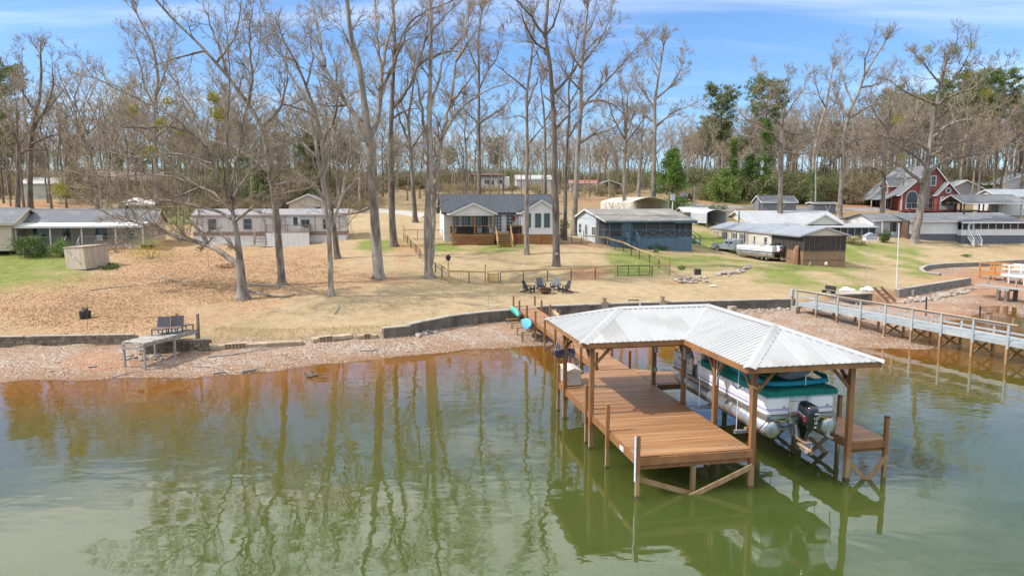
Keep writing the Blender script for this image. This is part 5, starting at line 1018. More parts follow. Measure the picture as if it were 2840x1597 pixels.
def block_wall(label, i0, i1, top, jit=.012, broken=.0, caps=True, seed=1, name='block_wall'):
    rng = random.Random(seed); o = wall_line(i0, i1)[0][0]; o = Vector((o.x, o.y, 0)); t = thing(name, label, 'wall', o); pts = resample([p for p, _ in wall_line(i0, i1)], .405)
    bm_ = MB().box(-.195, .195, -.02, .18, 0, .19).mesh('block'); bm_.materials.append(blk_m); cm = MB().box(-.2, .2, -.05, .2, 0, .07).mesh('cap'); cm.materials.append(conc_l)
    core = []
    for a, b in zip(pts[:-1], pts[1:]):
        d = (b-a); d.z = 0; yaw = math.atan2(d.y, d.x); m = (a+b)/2 - o; n = Vector((-d.y, d.x, 0)).normalized()
        nc = int((top - (m.z-.25))/.2)
        for c in range(nc):
            if c == nc-1 and rng.random() < broken: continue
            q = m + n*rng.uniform(-jit, jit) + d*(.5 if c % 2 else 0); link('block', bm_, parent=t, loc=(q.x, q.y, top-.2*(nc-c)), rot=(0, 0, yaw+rng.uniform(-.015, .015)))
        if caps and rng.random() > broken: link('cap_block', cm, parent=t, loc=(m.x+n.x*rng.uniform(-.03,.03), m.y+n.y*rng.uniform(-.03,.03), top+.002), rot=(0, 0, yaw+rng.uniform(-.05, .05)))
        q = m + n*.27; core.append((q, yaw))
    MB().loft([[Vector((p.x-o.x, p.y-o.y, 0)) + n_*.185 + Vector((0,0,-.1)), Vector((p.x-o.x, p.y-o.y, 0)) + n_*.185 + Vector((0,0,top-.05)), Vector((p.x-o.x, p.y-o.y, 0)) + n_*.38 + Vector((0,0,top-.05)), Vector((p.x-o.x, p.y-o.y, 0)) + n_*.38 + Vector((0,0,-.1))] for p, n_ in wall_line(i0, i1)]).build('backfill', conc_d, t)
    return t
block_wall('low dark block wall with loose caps running off the left edge behind the pebble beach', 0, 2, 1.06, broken=.12, seed=2)
block_wall('stained concrete block wall beneath the small grey dock', 3, 4, 1.02, broken=.0, seed=3)
smooth_wall('short broken block wall stub between the toppled slabs and the curved retaining wall', 8, 9, 1.22, name='wall_stub', seg=1)
mw = smooth_wall('dark stained curved retaining wall left of the plank walkway', 9, 13, 1.33, seg=2, name='retaining_wall', cap=True)
smooth_wall('long dark concrete retaining wall behind the white boathouse roof', 13, 17, 1.36, seg=3, name='retaining_wall', cap=True)
smooth_wall('grey concrete seawall above the rock pile by the flagpole', 20, 22, 1.24, seg=3, mat=M('grey_concrete', (.22,.20,.175), (.14,.125,.11), sc=2, rough=.95, bump=.3, bsc=15), mc=conc_l)
smooth_wall('curved grey seawall round the dry cove at the right edge', 24, 31, 1.46, seg=3, mat=MATS['grey_concrete'], mc=conc_l)

def stone_mesh(rng, n=0):
    bm = bmesh.new(); bmesh.ops.create_icosphere(bm, subdivisions=1, radius=1)
    for v in bm.verts: v.co *= rng.uniform(.72, 1.15); v.co.z *= .6; v.co.x *= 1.25
    me = bpy.data.meshes.new('stone'); bm.to_mesh(me); bm.free(); me.materials.append(rock_m); return me
_r = random.Random(5); STONES = [stone_mesh(_r) for _ in range(6)]
def put_stones(parent, pts, s0, s1, rng, name='stone', o=Vector((0,0,0)), sink=.3):
    for p in pts:
        s_ = rng.uniform(s0, s1); ob = link(name, rng.choice(STONES), parent=parent, loc=p-o+Vector((0,0,s_*.6*(1-sink)-.02)), rot=(rng.uniform(-.3,.3), rng.uniform(-.3,.3), rng.uniform(0,6.28))); ob.scale = (s_, s_*rng.uniform(.7,1), s_*rng.uniform(.7,1.1))
rng = random.Random(11)
def scatter_px(poly, n, rng):
    xs = [p[0] for p in poly]; ys = [p[1] for p in poly]; out = []
    while len(out) < n:
        x, y = rng.uniform(min(xs), max(xs)), rng.uniform(min(ys), max(ys)); ins = False
        for i in range(len(poly)):
            a, b = poly[i], poly[(i+1) % len(poly)]
            if (a[1] > y) != (b[1] > y) and x < (b[0]-a[0])*(y-a[1])/(b[1]-a[1]) + a[0]: ins = not ins
        if ins: out.append(ground(x, y))
    return out
o = ground(2560, 822); t = thing('rock_pile', 'pile of pale riprap rocks at the foot of the grey seawall', 'rocks', o); put_stones(t, scatter_px([(2492,834),(2560,826),(2620,812),(2690,796),(2712,798),(2700,808),(2640,822),(2570,836),(2500,842)], 120, rng), .12, .3, rng, o=o)
o = ground(2120, 862); t = thing('rock_pile', 'scattered broken rocks along the foot of the long dark retaining wall', 'rocks', o); put_stones(t, scatter_px([(2050,862),(2190,853),(2205,860),(2060,872)], 34, rng), .08, .2, rng, o=o)
o = ground(380, 998); t = thing('rock_pile', 'broken stones under the small grey dock', 'rocks', o); put_stones(t, scatter_px([(325,985),(450,985),(460,1000),(330,1000)], 30, rng), .08, .2, rng, o=o)
o = ground(1180, 925); t = thing('rock_pile', 'small heap of broken slabs below the curved retaining wall', 'rocks', o); put_stones(t, scatter_px([(1145,935),(1160,922),(1210,914),(1215,922),(1170,934)], 16, rng), .1, .24, rng, o=o)
for k, (poly, n, lb) in enumerate((([(1858,778),(1900,771),(1960,770),(1964,783),(1930,786),(1870,786)], 46, 'low curved border of stacked stones by the dark tilted box'), ([(1986,765),(2000,757),(2050,748),(2078,738),(2082,746),(2060,757),(2010,769),(1990,770)], 60, 'long curved border of stacked stones on the lawn before the truck'))):
    o = ground(*poly[0]); t = thing('stone_border', lb, 'stone border', o); put_stones(t, scatter_px(poly, n, rng), .14, .26, rng, o=o, sink=0)
for (x, y, s_) in ((122,1018,.16),(142,1030,.14),(175,1032,.11),(258,1018,.2),(185,1031,.1),(160,1005,.18),(305,1020,.1),(1052,848,.15)):
    p = ground(x, y); ob = link('beach_stone', _r.choice(STONES), loc=p+Vector((0,0,.03)), rot=(0,0,x)); ob.scale = (s_, s_*.7, s_*.7); tag(ob, {122:'pale flat stone on the left beach, outermost of the loose ones',142:'second pale stone from the left on the left beach',160:'pale stone highest up the left beach',175:'small pale stone near the waterline of the left beach',185:'smallest dark stone by the waterline of the left beach',258:'largest loose slab stone on the left beach',305:'small stone on the left beach nearest the small grey dock'}[x] if x < 1000 else 'single dark stone on the lawn above the curved wall', 'stone', 'loose stones on the beach' if x < 1000 else None)
# toppled hollow-block wall sections on the shore
def hollow_block():
    m = MB(); m.box(-.2,.2,-.2,-.165,-.1,.1).box(-.2,.2,.165,.2,-.1,.1)
    for x in (-.2, -.018, .165): m.box(x, x+.035, -.165, .165, -.1, .1)
    m.box(-.165,-.018,-.165,.165,-.1,-.02).box(.017,.165,-.165,.165,-.1,-.02)
    return m.mesh('hollow_block')
HB = hollow_block(); HB.materials.append(M('toppled_block', (.40,.31,.21), (.30,.225,.15), sc=5, rough=.95, bump=.4, bsc=22, rnd=.12))
def toppled(label, a, b, rows=2, tilt=0):
    p0, p1 = ground(*a), ground(*b); d = p1-p0; n = max(2, int(math.hypot(d.x, d.y)/.41)); yaw = math.atan2(d.y, d.x); t = thing('toppled_wall', label, 'wall', p0+Vector((0,0,.02)), yaw); pitch = math.atan2(d.z, math.hypot(d.x, d.y)); rg = random.Random(n)
    sb = MB().box(-.199,.199,0,.6,-.11,.11).mesh('slab_block'); sb.materials.append(MATS['toppled_block'])
    for i in range(n):
        x = .2+i*.405; z = .12+math.tan(pitch)*x+rg.uniform(-.012,.012)
        if n*.08 < i < n*.34: link('hollow_block', HB, parent=t, loc=(x, .1, z), rot=(R(90), -pitch, 0)); link('slab_block', sb, parent=t, loc=(x, .2, z+.005), rot=(R(3), -pitch, rg.uniform(-.02,.02)))
        else: link('slab_block', sb, parent=t, loc=(x, 0, z), rot=(R(3)+rg.uniform(-.02,.02), -pitch, rg.uniform(-.02,.02)))
toppled('longest toppled hollow-block wall slab lying along the shore', (584, 972), (845, 958)); toppled('toppled hollow-block slab sloping up the shore between the other two slabs', (868, 952), (988, 938)); toppled('short toppled hollow-block slab beside the wall stub', (992, 942), (1062, 938))
def sticks(label, pts, rad, name='fallen_branch', mat=None):
    P = [ground(*q) + Vector((0,0,rad*.9)) for q in pts]; o = P[0].copy(); m = MB(); m.tube([p-o for p in P], [rad*(1-.6*i/(len(P)-1)) for i in range(len(P))], 6)
    for i in range(1, len(P)-1):
        d = (P[i+1]-P[i]).normalized(); s_ = d.cross(Vector((0,0,1)))*(1 if i % 2 else -1); m.tube([P[i]-o, P[i]-o+d*.5+s_*.35+Vector((0,0,.12)), P[i]-o+d*1.0+s_*.5+Vector((0,0,.05))], [rad*.5,rad*.35,rad*.1], 5)
    ob = m.build(name, mat or grey_wood, None, smooth=True, loc=o); return tag(ob, label, 'branch')
for k, (pts, r_, lb) in enumerate((([(575,990),(640,985),(700,975),(790,962)],.05,'thin fallen branch lying before the longest toppled slab'),([(690,788),(740,795),(790,797)],.08,'pale fallen branch right of the big spreading tree'),([(690,808),(740,822),(790,826),(820,818)],.09,'dark fallen branch at the foot of the big spreading tree'),
    ([(250,806),(300,800),(380,792)],.05,'long thin fallen branch on the leaf-covered lawn'),([(430,760),(480,778),(530,784)],.045,'thin branch among the leaves left of the big spreading tree'),([(590,1038),(625,1032),(640,1035)],.06,'driftwood branch at the waterline below the toppled slab'),([(670,1036),(690,1031),(714,1026)],.09,'stout driftwood log at the waterline'),
    ([(928,872),(938,858),(940,845)],.05,'short bent branch on the tan lawn'),([(1000,974),(1030,973),(1052,968)],.05,'short dark branch on the pebbles below the wall stub'),([(2680,806),(2760,800),(2830,802)],.04,'thin branch across the dry cove floor'),([(540,1015),(600,1020),(640,1034)],.04,'curved thin stick among the driftwood on the beach'),([(2270,848),(2320,852),(2350,850)],.05,'branch lying on the beach under the blue pier'),([(310,1048),(340,1040),(385,1030)],.03,'thin dark stick on the beach before the small grey dock'))):
    sticks(lb, pts, r_)

# ---------------------------------------------------------------- blue-grey pier on the right
pier_m = M('blue_grey_paint', (.33,.36,.37), (.26,.285,.29), sc=3, st=(1,1,.4), rough=.7, bump=.2, bsc=16, rnd=.1, c3=(.40,.42,.40), sc3=.9); pier_top = M('pale_rail_timber', (.50,.36,.24), (.42,.29,.18), sc=4, rough=.8)
def blue_pier():
    P0 = atz(2212, 838, 1.33); P1 = atz(2798, 946, 1.33); d = (P1-P0); L = math.hypot(d.x, d.y); yaw = math.atan2(d.y, d.x); t = thing('blue_pier', 'long blue-grey painted pier with handrail crossing the beach at the right', 'pier', (P0.x, P0.y, 0), yaw); Z = 1.33; WD = 1.6; bay = L/8; N = 12
    bd = MB().box(0, .134, 0, WD, -.036, 0).mesh('board'); bd.materials.append(pier_m); k = 0
    for i in range(int(bay*N/.142)): link('deck_board', bd, parent=t, loc=(i*.142, 0, Z))
    for y in (-.03, WD+.03): MB().beam((0,y,Z-.16),(bay*N,y,Z-.16),.045,.24).build('rim_board', pier_m, t, fix=False)
    Mx = bmat(Vector((P0.x, P0.y, 0)), yaw)
    for i in range(N+1):
        x = i*bay; g = Mx @ Vector((x, 0, 0)); gz = min(tz(g.x, g.y), .9) - .4
        p = MB().box(x-.07,x+.07,-.13,-.055,Z-.45,Z+.98).build('rail_post', pier_m, t, fix=False); MB().box(x-.068,x+.068,-.15,-.02,gz,Z-.45).build('pile', raw, t, fix=False)
        p = MB().box(x-.06,x+.06,WD+.055,WD+.12,Z-.4,Z+.42).build('rail_post', pier_m, t, fix=False); g = Mx @ Vector((x, WD, 0)); MB().box(x-.066,x+.066,WD+.0,WD+.14,min(tz(g.x,g.y),.9)-.4,Z-.4).build('pile', raw, t, fix=False)
        if i >= 4: 
            for a, b in ((-.1, WD+.1), (WD+.1, -.1)): MB().beam((x+(.08 if a < 0 else -.08),a,Z-.35),(x+(.08 if a < 0 else -.08),b,max(gz+.45,.05)),.04,.14).build('brace', raw, t, fix=False)
        MB().box(x-.04,x+.04,0,WD,Z-.4,Z-.2).build('cross_beam', raw, t, fix=False)
    for i in range(N):
        if i < 8: MB().beam((i*bay,-.09,Z+1.0),((i+1)*bay+(.5 if i == 7 else 0),-.09,Z+1.0),.15,.04).build('top_rail', pier_top, t, fix=False); MB().beam((i*bay,-.045,Z+.9),((i+1)*bay,-.045,Z+.9),.02,.12).build('apron_rail', pier_m, t, fix=False)
        MB().beam((i*bay,-.045,Z+.5),((i+1)*bay,-.045,Z+.5),.03,.12).build('middle_rail', pier_m, t, fix=False)
    b = thing('meter_box', 'grey electrical box on a post at the shore end of the blue-grey pier', 'utility box', Mx @ Vector((-.25,-.2,0)), yaw); MB().box(-.13,.13,-.3,-.1,1.75,2.35,bev=.02).build('cabinet', grey_p, b, fix=False); MB().box(-.05,.05,-.1,.0,.6,2.3).build('post', grey_wood, b, fix=False); MB().tube([(0,-.2,1.75),(.02,-.2,.8)],.03,6).build('conduit', grey_p, b)
    g = ground(2280, 836); bn = thing('bench', 'dark metal bench beyond the blue-grey pier', 'bench', Vector((g.x+1.2,g.y+1.6,tz(g.x+1.2,g.y+1.6))), yaw); MB().box(-.6,.6,-.2,.2,.4,.45).build('seat', black_w, bn, fix=False); MB().box(-.6,.6,.2,.25,.5,.85).build('backrest', black_w, bn, fix=False)
    for s in (-.5,.5): MB().box(s-.03,s+.03,-.2,.25,0,.4).build('leg', black_w, bn, fix=False)
    # loose mooring poles behind it
    for px, py, h, lb in ((2568, 875, 1.5, 'dark leaning mooring pole behind the middle of the blue-grey pier'), (2716, 905, 1.6, 'dark slanted mooring pole behind the outer end of the blue-grey pier'), (2490,915,.9,'short pale stake under the blue-grey pier'), (2545,930,.9,'short pale stake beside the braced pile of the blue-grey pier')):
        p = ground(px, py); mb = MB().tube([(0,0,-.3),(-.05,0,h)], .06 if h > 1 else .035, 8); tag(mb.build('mooring_pole', black_w if h > 1 else raw, None, loc=p), lb, 'pole')
blue_pier()

def right_docks():
    # white-railed dock with an orange end, seen at the right edge
    P0 = atz(2716, 752, 1.55); P1 = atz(2850, 764, 1.55); d = P1-P0; yaw = math.atan2(d.y, d.x); t = thing('dock', 'white-railed dock with bright orange end section at the right edge', 'dock', P0, yaw); og = M('orange_stain', (.46,.20,.05), (.38,.15,.04), sc=3, rough=.7); L = 9.0
    for i in range(int(L/.15)): MB().box(i*.15,i*.15+.14,0,2.0,-.04,0).build('deck_board', og if i*.15 < 2.4 else pier_m, t, fix=False)
    MB().box(0,2.4,-.05,0,-.3,0).build('rim_board', og, t, fix=False); MB().box(2.4,L,-.05,0,-.3,0).build('rim_board', trimw, t, fix=False)
    for i in range(6):
        x = .06+i*1.6; 
        for y in (.0, 1.95): MB().box(x-.07,x+.07,y-.07,y+.07,-1.3,1.0).build('post', og if x < 2.4 else trimw, t, fix=False)
    for y in (.0, 1.95):
        for z in (.95, .5): MB().beam((0,y,z),(2.4,y,z),.05,.12).build('rail', og, t, fix=False); MB().beam((2.42,y,z),(L,y,z),.05,.12).build('rail', trimw, t, fix=False)
    # old grey dock on paired piles
    P0 = atz(2700, 790, 1.35); P1 = atz(2850, 806, 1.35); d = P1-P0; yaw = math.atan2(d.y, d.x); t = thing('dock', 'old grey dock on stout paired piles in the dry cove', 'dock', P0, yaw); L = 8.0
    for i in range(int(L/.16)): MB().box(i*.16,i*.16+.15,0,1.5,-.05,0).build('deck_board', grey_wood, t, fix=False)
    for x in (2.3, 5.6): 
        for dx in (0, .75):
            MB().tube([(x+dx,.1,-1.6),(x+dx,.1,-.2)],.2,10).build('pile', M('dark_pile', (.14,.10,.08), (.2,.15,.12), sc=4, rough=.95, bump=.4), t, smooth=True); MB().tube([(x+dx,1.4,-1.6),(x+dx,1.4,-.2)],.2,10).build('pile', MATS['dark_pile'], t, smooth=True)
        MB().box(x-.25,x+1.0,-.05,1.55,-.25,-.06).build('cross_beam', grey_wood, t, fix=False)
    for x in (.4, 3.0, 5.0, 7.0): MB().box(x-.05,x+.05,1.4,1.5,-.05,.95).build('rail_post', grey_wood, t, fix=False)
    MB().beam((.3,1.45,.9),(L,1.45,.9),.05,.1).build('rail', grey_wood, t, fix=False); MB().beam((-.6,1.0,-.1),(2.0,2.6,.6),.12,.06).build('loose_plank', grey_wood, t)
    # collapsed steps between the lawn and the beach
    g = ground(2436, 835); t = thing('broken_steps', 'collapsed brown timber steps at the shore beyond the blue-grey pier', 'steps', g, R(25)); bt = M('rotten_timber', (.16,.085,.05), (.11,.06,.04), sc=4, rough=.95)
    for i in range(3): MB().box(-.3+i*.25,.8+i*.1,-.1-i*.2,.1-i*.2,.9-i*.3,.96-i*.3).build('step', bt, t, fix=False)
    for s in (-.4,.5): MB().beam((s,.2,1.2),(s+.5,-.9,.05),.08,.2).build('stringer', bt, t)
    g = ground(2345, 838); t = thing('shore_platform', 'low dark concrete landing beyond the blue-grey pier', 'landing', g, R(12)); MB().box(-1.6,2.6,0,1.6,-.3,.62).build('slab', conc_d, t, fix=False); MB().box(-1.65,2.65,-.05,1.65,.62,.7).build('cap', conc_l, t, fix=False)
    for k, (x, y) in enumerate(((2338,808),(2352,806),(2362,808),(2395,806),(2402,804),(2412,807),(2345,804),(2408,802))):
        p = ground(x, y); m = MB().loft([rrect(-.28,.28,-.2,.2,.1,0), rrect(-.32,.32,-.24,.24,.12,.12), rrect(-.2,.2,-.12,.12,.08,.26)]); ob = m.build('white_sack', white_p, None, smooth=True, loc=p); ob.rotation_euler = (0,0,k); tag(ob, 'crumpled white sack by the leaning feeder pole, ' + ('outermost left','third from left','fourth from left','fifth from left','sixth from left','outermost right','second from left','seventh from left')[k], 'sack', 'white sacks at the feeder pole')
    p = ground(2527, 819); mb = MB().lathe([(.2,0),(.24,.5),(.25,.52),(.23,.53),(.02,.5)], 14); tag(mb.build('white_bucket', M('bucket_cream', (.6,.57,.48), rough=.5), None, smooth=True, loc=p), 'cream bucket standing on the rocks below the seawall', 'bucket')
right_docks()

def small_dock():
    P0 = atz(340, 947, 1.62); t = thing('small_dock', 'small grey weathered dock on posts over the pebble beach at left', 'dock', (P0.x, P0.y, 0), R(-15)); Z = 1.62; WD = 1.42; L = 4.3
    for i in range(int(L/.19)): 
        j = random.Random(i); MB().box(-.04+j.uniform(-.05,.03),WD+j.uniform(-.03,.06),i*.19,i*.19+.17,Z-.04,Z+j.uniform(-.01,.01)).build('deck_board', grey_wood, t, fix=False)
    for y in (0, 2.3, 4.2):
        for x in (.04, WD-.04):
            g = bmat(Vector((P0.x,P0.y,0)), R(-15)) @ Vector((x,y,0)); MB().box(x-.055,x+.055,y-.055,y+.055,tz(g.x,g.y)-.3,Z-.045).build('post', grey_wood, t, fix=False)
    MB().beam((0,-.07,Z-.33),(WD,-.07,Z-.33),.04,.16).build('front_brace', grey_wood, t, fix=False); MB().beam((0,-.07,Z-.12),(WD,-.07,Z-.12),.04,.1).build('front_brace', grey_wood, t, fix=False)
    for x in (-.03, WD+.03): MB().beam((x,0,Z-.14),(x,L,Z-.14),.04,.18).build('rim_board', grey_wood, t, fix=False)
    MB().box(WD-.02,WD+.1,L-.1,L+.02,Z-.6,Z+.95).build('tall_post', M('dark_post', (.16,.13,.10), rough=.9), t, fix=False); MB().box(-.1,.02,L-.1,L+.02,Z-.6,Z+.9).build('tall_post', MATS['dark_post'], t, fix=False)
    Mx = bmat(Vector((P0.x,P0.y,0)), R(-15)); wick = M('dark_wicker', (.045,.045,.055), (.07,.07,.08), sc=30, rough=.8)
    for k, (x, y, rz, lb) in enumerate(((.4,2.4,R(15),'dark wicker lounge chair at the near end of the small grey dock'),(.95,2.9,R(20),'dark wicker lounge chair beside another on the small grey dock'),(.9,3.8,R(-10),'low dark slatted table at the landward end of the small grey dock'))):
        g = thing('lounge_chair' if k < 2 else 'low_table', lb, 'chair' if k < 2 else 'table', Mx @ Vector((x,y,Z)), R(-15)+rz)
        MB().box(-.34,.34,-.45,.35,.3,.36).build('seat' if k < 2 else 'tabletop', M('brown_slat', (.15,.10,.08), rough=.8), g, fix=False)
        for a in (-.3,.3):
            for b in (-.42,.32): MB().box(a-.025,a+.025,b-.025,b+.025,0,.3).build('leg', wick, g, fix=False)
        if k < 2:
            MB().add([(-.36,.32,.32),(.36,.32,.32),(.36,.5,.95),(-.36,.5,.95),(-.36,.37,.3),(.36,.37,.3),(.36,.55,.93),(-.36,.55,.93)], [(0,1,2,3),(7,6,5,4),(0,4,5,1),(1,5,6,2),(2,6,7,3),(3,7,4,0)]).build('backrest', wick, g)
small_dock()
# ---------------------------------------------------------------- yard: fence, chairs, shed, vehicles, poles and other small things
post_dk = M('dark_fence_post', (.085,.08,.072), (.06,.055,.05), sc=6, rough=.9); new_t = M('fence_timber', (.47,.34,.15), (.39,.26,.10), sc=4, st=(1,1,.3), rough=.85, rnd=.1); wire = M('fence_wire', (.10,.10,.10), rough=.6, metal=.5)
def fence(label, pts, tall=(), top_h=1.02, ref=None):
    P = [ground(*p) for p in pts]; o = P[0]; t = thing('fence', label, 'fence', o)
    for i, p in enumerate(P):
        h, w, m = (tall[i] if i in tall else 0) or 1.0, .11 if i in tall else .09, new_t if i in tall else post_dk; q = p-o
        MB().box(q.x-w/2,q.x+w/2,q.y-w/2,q.y+w/2,q.z-.3,q.z+h).build('post', m, t, fix=False)
    for a, b in zip(P[:-1], P[1:]):
        a, b = a-o, b-o; MB().beam(a+Vector((0,-.07,top_h)), b+Vector((0,-.07,top_h)), .04, .14).build('rail', new_t, t)
        m = MB(); 
        for k in range(6): m.tube([a+Vector((0,.0,.08+k*.16)), b+Vector((0,.0,.08+k*.16))], .0045, 3, cap=False)
        n = int((b-a).length/.3)
        for k in range(1, n): c = a.lerp(b, k/n); m.tube([c+Vector((0,0,.05)), c+Vector((0,0,.92))], .004, 3, cap=False)
        w_ = m.build('wire_mesh', wire, t, fix=False); w_['kind'] = 'stuff'
    return t
fence('timber-railed wire fence down the left side of the white house yard', [(1120,667),(1130,675),(1140,688),(1154,701),(1165,715),(1184,738),(1208,757),(1226,770),(1244,784)], {0:1.7, 8:1.75})
fence('timber-railed wire fence across the front of the yard, left of the small gate', [(1246,785),(1301,785),(1346,786)], {0:1.0, 2:1.7})
fence('long timber-railed wire fence across the front of the yard behind the adirondack chairs', [(1388,785),(1451,782),(1518,779),(1584,776),(1651,771),(1706,767)], {5:1.7})
fence('short fence panel between the wide gate and the right yard corner', [(1808,765),(1856,765)], {1:1.75})
fence('timber-railed wire fence climbing the right side of the yard to the blue cottage', [(1857,764),(1827,745),(1801,729),(1773,719),(1751,709),(1729,697),(1707,691),(1685,684),(1651,680),(1618,677)], {7:1.1,8:1.1,9:1.7})
blki = M('gate_iron', (.02,.02,.022), rough=.5)
def gate(label, a, b, h, n, wood=False):
    p, q = ground(*a), ground(*b); d = q-p; t = thing('gate', label, 'gate', p, math.atan2(d.y, d.x)); L = math.hypot(d.x, d.y); k = d.z/L
    for i in range(n+1): x = .04+(L-.08)*i/n; MB().box(x-.025,x+.025,-.025,.025,.08+k*x,h+k*x).build('upright', blki, t, fix=False)
    for z in (.12, h-.03): MB().beam((0,0,z),(L,0,z+k*L),.04,.05).build('gate_rail', blki, t)
    if wood:
        for i in range(3): MB().box(.07,L-.07,-.02,.02,.18+i*.24,.4+i*.24).build('board', new_t, t, fix=False)
        MB().beam((0,0,h*.8),(L,0,h*.8),.04,.04).build('gate_rail', blki, t)
    else:
        m = MB()
        for z in range(1, 6): m.tube([(0,0,.12+z*.15),(L,0,.12+z*.15+k*L)],.005,3,cap=False)
        m.build('wire_mesh', wire, t, fix=False)['kind'] = 'stuff'
gate('small black-framed garden gate with timber boards in the front fence', (1352,786), (1383,785), 1.1, 1, True); gate('wide black tube gate in the front fence near the right corner', (1711,768), (1803,766), 1.05, 3)
gate('black tube gate at the left corner of the white house', (1123,664), (1228,666), 1.2, 3); gate('black fence panel between the white house and the blue cottage', (1556,676), (1614,677), 1.1, 2)
p = ground(1244, 784); t = thing('yard_lamp', 'black lantern lamp on the front-left fence corner post', 'lamp', p+Vector((0,0,1.75))); MB().tube([(0,0,0),(0,0,.12),(.0,-.0,.2)],.025,6).build('bracket', blki, t); MB().lathe([(.05,.12),(.17,.2),(.24,.5),(.08,.62),(.02,.7)], 10).build('lantern', blki, t, smooth=True); MB().lathe([(.12,.22),(.18,.24),(.19,.44),(.1,.46)], 10).build('lamp_glass', glass, t)
def adirondack(px, py, yaw, lb, col=None):
    p = ground(px, py); t = thing('adirondack_chair', lb, 'chair', p, yaw, 'adirondack chairs round the fire pit'); m = col or M('adirondack_black', (.022,.024,.028), rough=.6)
    for i in range(5): MB().box(-.27,.27,-.45+i*.115,-.345+i*.115,.36-.035*i,.385-.035*i).build('seat_slat', m, t, fix=False)
    for i in range(5): 
        x = -.27+i*.11; c = 1.0-.03*abs(i-2); MB().add([(x,.08,.2),(x+.1,.08,.2),(x+.1,.44,c),(x,.44,c),(x,.11,.19),(x+.1,.11,.19),(x+.1,.47,c-.01),(x,.47,c-.01)], [(0,1,2,3),(7,6,5,4),(0,4,5,1),(1,5,6,2),(2,6,7,3),(3,7,4,0)]).build('back_slat', m, t)
    for s in (-1, 1):
        MB().box(s*.36-.07,s*.36+.07,-.5,.32,.55,.58).build('arm', m, t, fix=False); MB().box(s*.33-.03,s*.33+.03,-.47,-.37,0,.55).build('front_leg', m, t, fix=False); MB().beam((s*.29,-.45,.33),(s*.29,.6,.03),.03,.13).build('rear_leg', m, t); MB().box(s*.34-.02,s*.34+.02,.2,.27,.25,.55).build('arm_support', m, t, fix=False)
grey_ad = M('adirondack_grey', (.12,.14,.165), (.10,.115,.14), sc=5, rough=.6)
adirondack(1464, 811, R(62), 'black adirondack chair at the left of the fire pit, turned half towards it'); adirondack(1499, 803, R(12), 'charcoal adirondack chair behind the fire pit, its back to the small gate', M('adirondack_charcoal', (.05,.065,.085), rough=.6)); adirondack(1541, 803, R(-20), 'grey adirondack chair behind the fire pit at right', grey_ad); adirondack(1567, 811, R(-62), 'black adirondack chair at the right of the fire pit, turned half towards it')
p = ground(1513, 813); t = thing('fire_pit', 'rusty round steel fire pit between the adirondack chairs', 'fire pit', p); rust = M('rust', (.16,.07,.04), (.10,.05,.035), sc=8, rough=.9)
MB().lathe([(.42,.12),(.46,.14),(.46,.42),(.56,.44),(.56,.46),(.42,.45),(.40,.2)], 24).build('bowl', rust, t, smooth=True)
for a in range(4): MB().box(.4*math.cos(a*1.571+.7)-.03,.4*math.cos(a*1.571+.7)+.03,.4*math.sin(a*1.571+.7)-.03,.4*math.sin(a*1.571+.7)+.03,0,.2).build('leg', rust, t, fix=False)
m = MB(); 
for a in range(10): an = a*.628; m.add([(.465*math.cos(an+b_)*1.004, .465*math.sin(an+b_)*1.004, z) for b_, z in ((-.12,.2),(.12,.2),(0,.36))], [(0,1,2)])
m.build('cut_outs', black_w, t)
# kayaks and paddle board on racks along the walkway
def hull(name, lb, col, a, b, z, L, w, h, roll, cat='kayak', c2=None):
    m = M('hull_%.2f_%.2f' % (col[1], col[2]), col, c2 or tuple(k*.85 for k in col), sc=1.2, rough=.4); rings = []
    for k in range(11):
        s_ = -1+2*k/10; f = max(.06, (1-abs(s_)**2.6)); rings.append([(w/2*f*math.cos(R(q)), s_*L/2, h/2*(f**.7)*math.sin(R(q))*(1 if q > 180 else .75) + .12*abs(s_)**3) for q in range(0, 360, 30)])
    t = thing(name, lb, cat, Dw(a, b, z), DY); e = MB().loft(rings).build('hull', m, t, smooth=True); e.rotation_euler = (0, roll, 0)
    if cat == 'kayak' and roll < -3: ck = MB().lathe([(.2,0),(.24,.02),(.22,.05),(.17,.03)], 14, m=Matrix.Translation((0,-.1,h*.34)) @ Matrix.Diagonal((1,1.7,1,1))).build('cockpit', black_w, e)
    return t
hull('kayak', 'sea-green kayak racked at the shore end of the walkway', (.10,.46,.36), 1.95, 29.0, 1.42, 2.9, .8, .5, R(-125)); hull('kayak', 'sky-blue kayak racked on the left of the walkway', (.10,.42,.66), 2.02, 25.4, 1.15, 2.7, .74, .42, R(-62)); hull('paddle_board', 'cream and turquoise paddle board leaning on the right of the walkway', (.68,.56,.36), 4.45, 26.6, 1.35, 3.0, .95, .16, R(66), 'paddle board', (.62,.5,.3))
for k, b in enumerate((24.6, 26.3, 28.2, 29.8)):
    t = thing('kayak_rack', 'timber rack arm under the ' + ('sky-blue kayak, outer end','sky-blue kayak, inner end','sea-green kayak, outer end','sea-green kayak, inner end')[k], 'rack', Dw(0, b, 0), DY, 'kayak rack arms'); MB().box(1.45,2.36,-.05,.05,.72,.8).build('arm', new_t, t, fix=False); g = Dw(1.55, b); MB().box(1.5,1.6,-.05,.05,tz(g.x,g.y)-.2,.72).build('post', raw, t, fix=False)
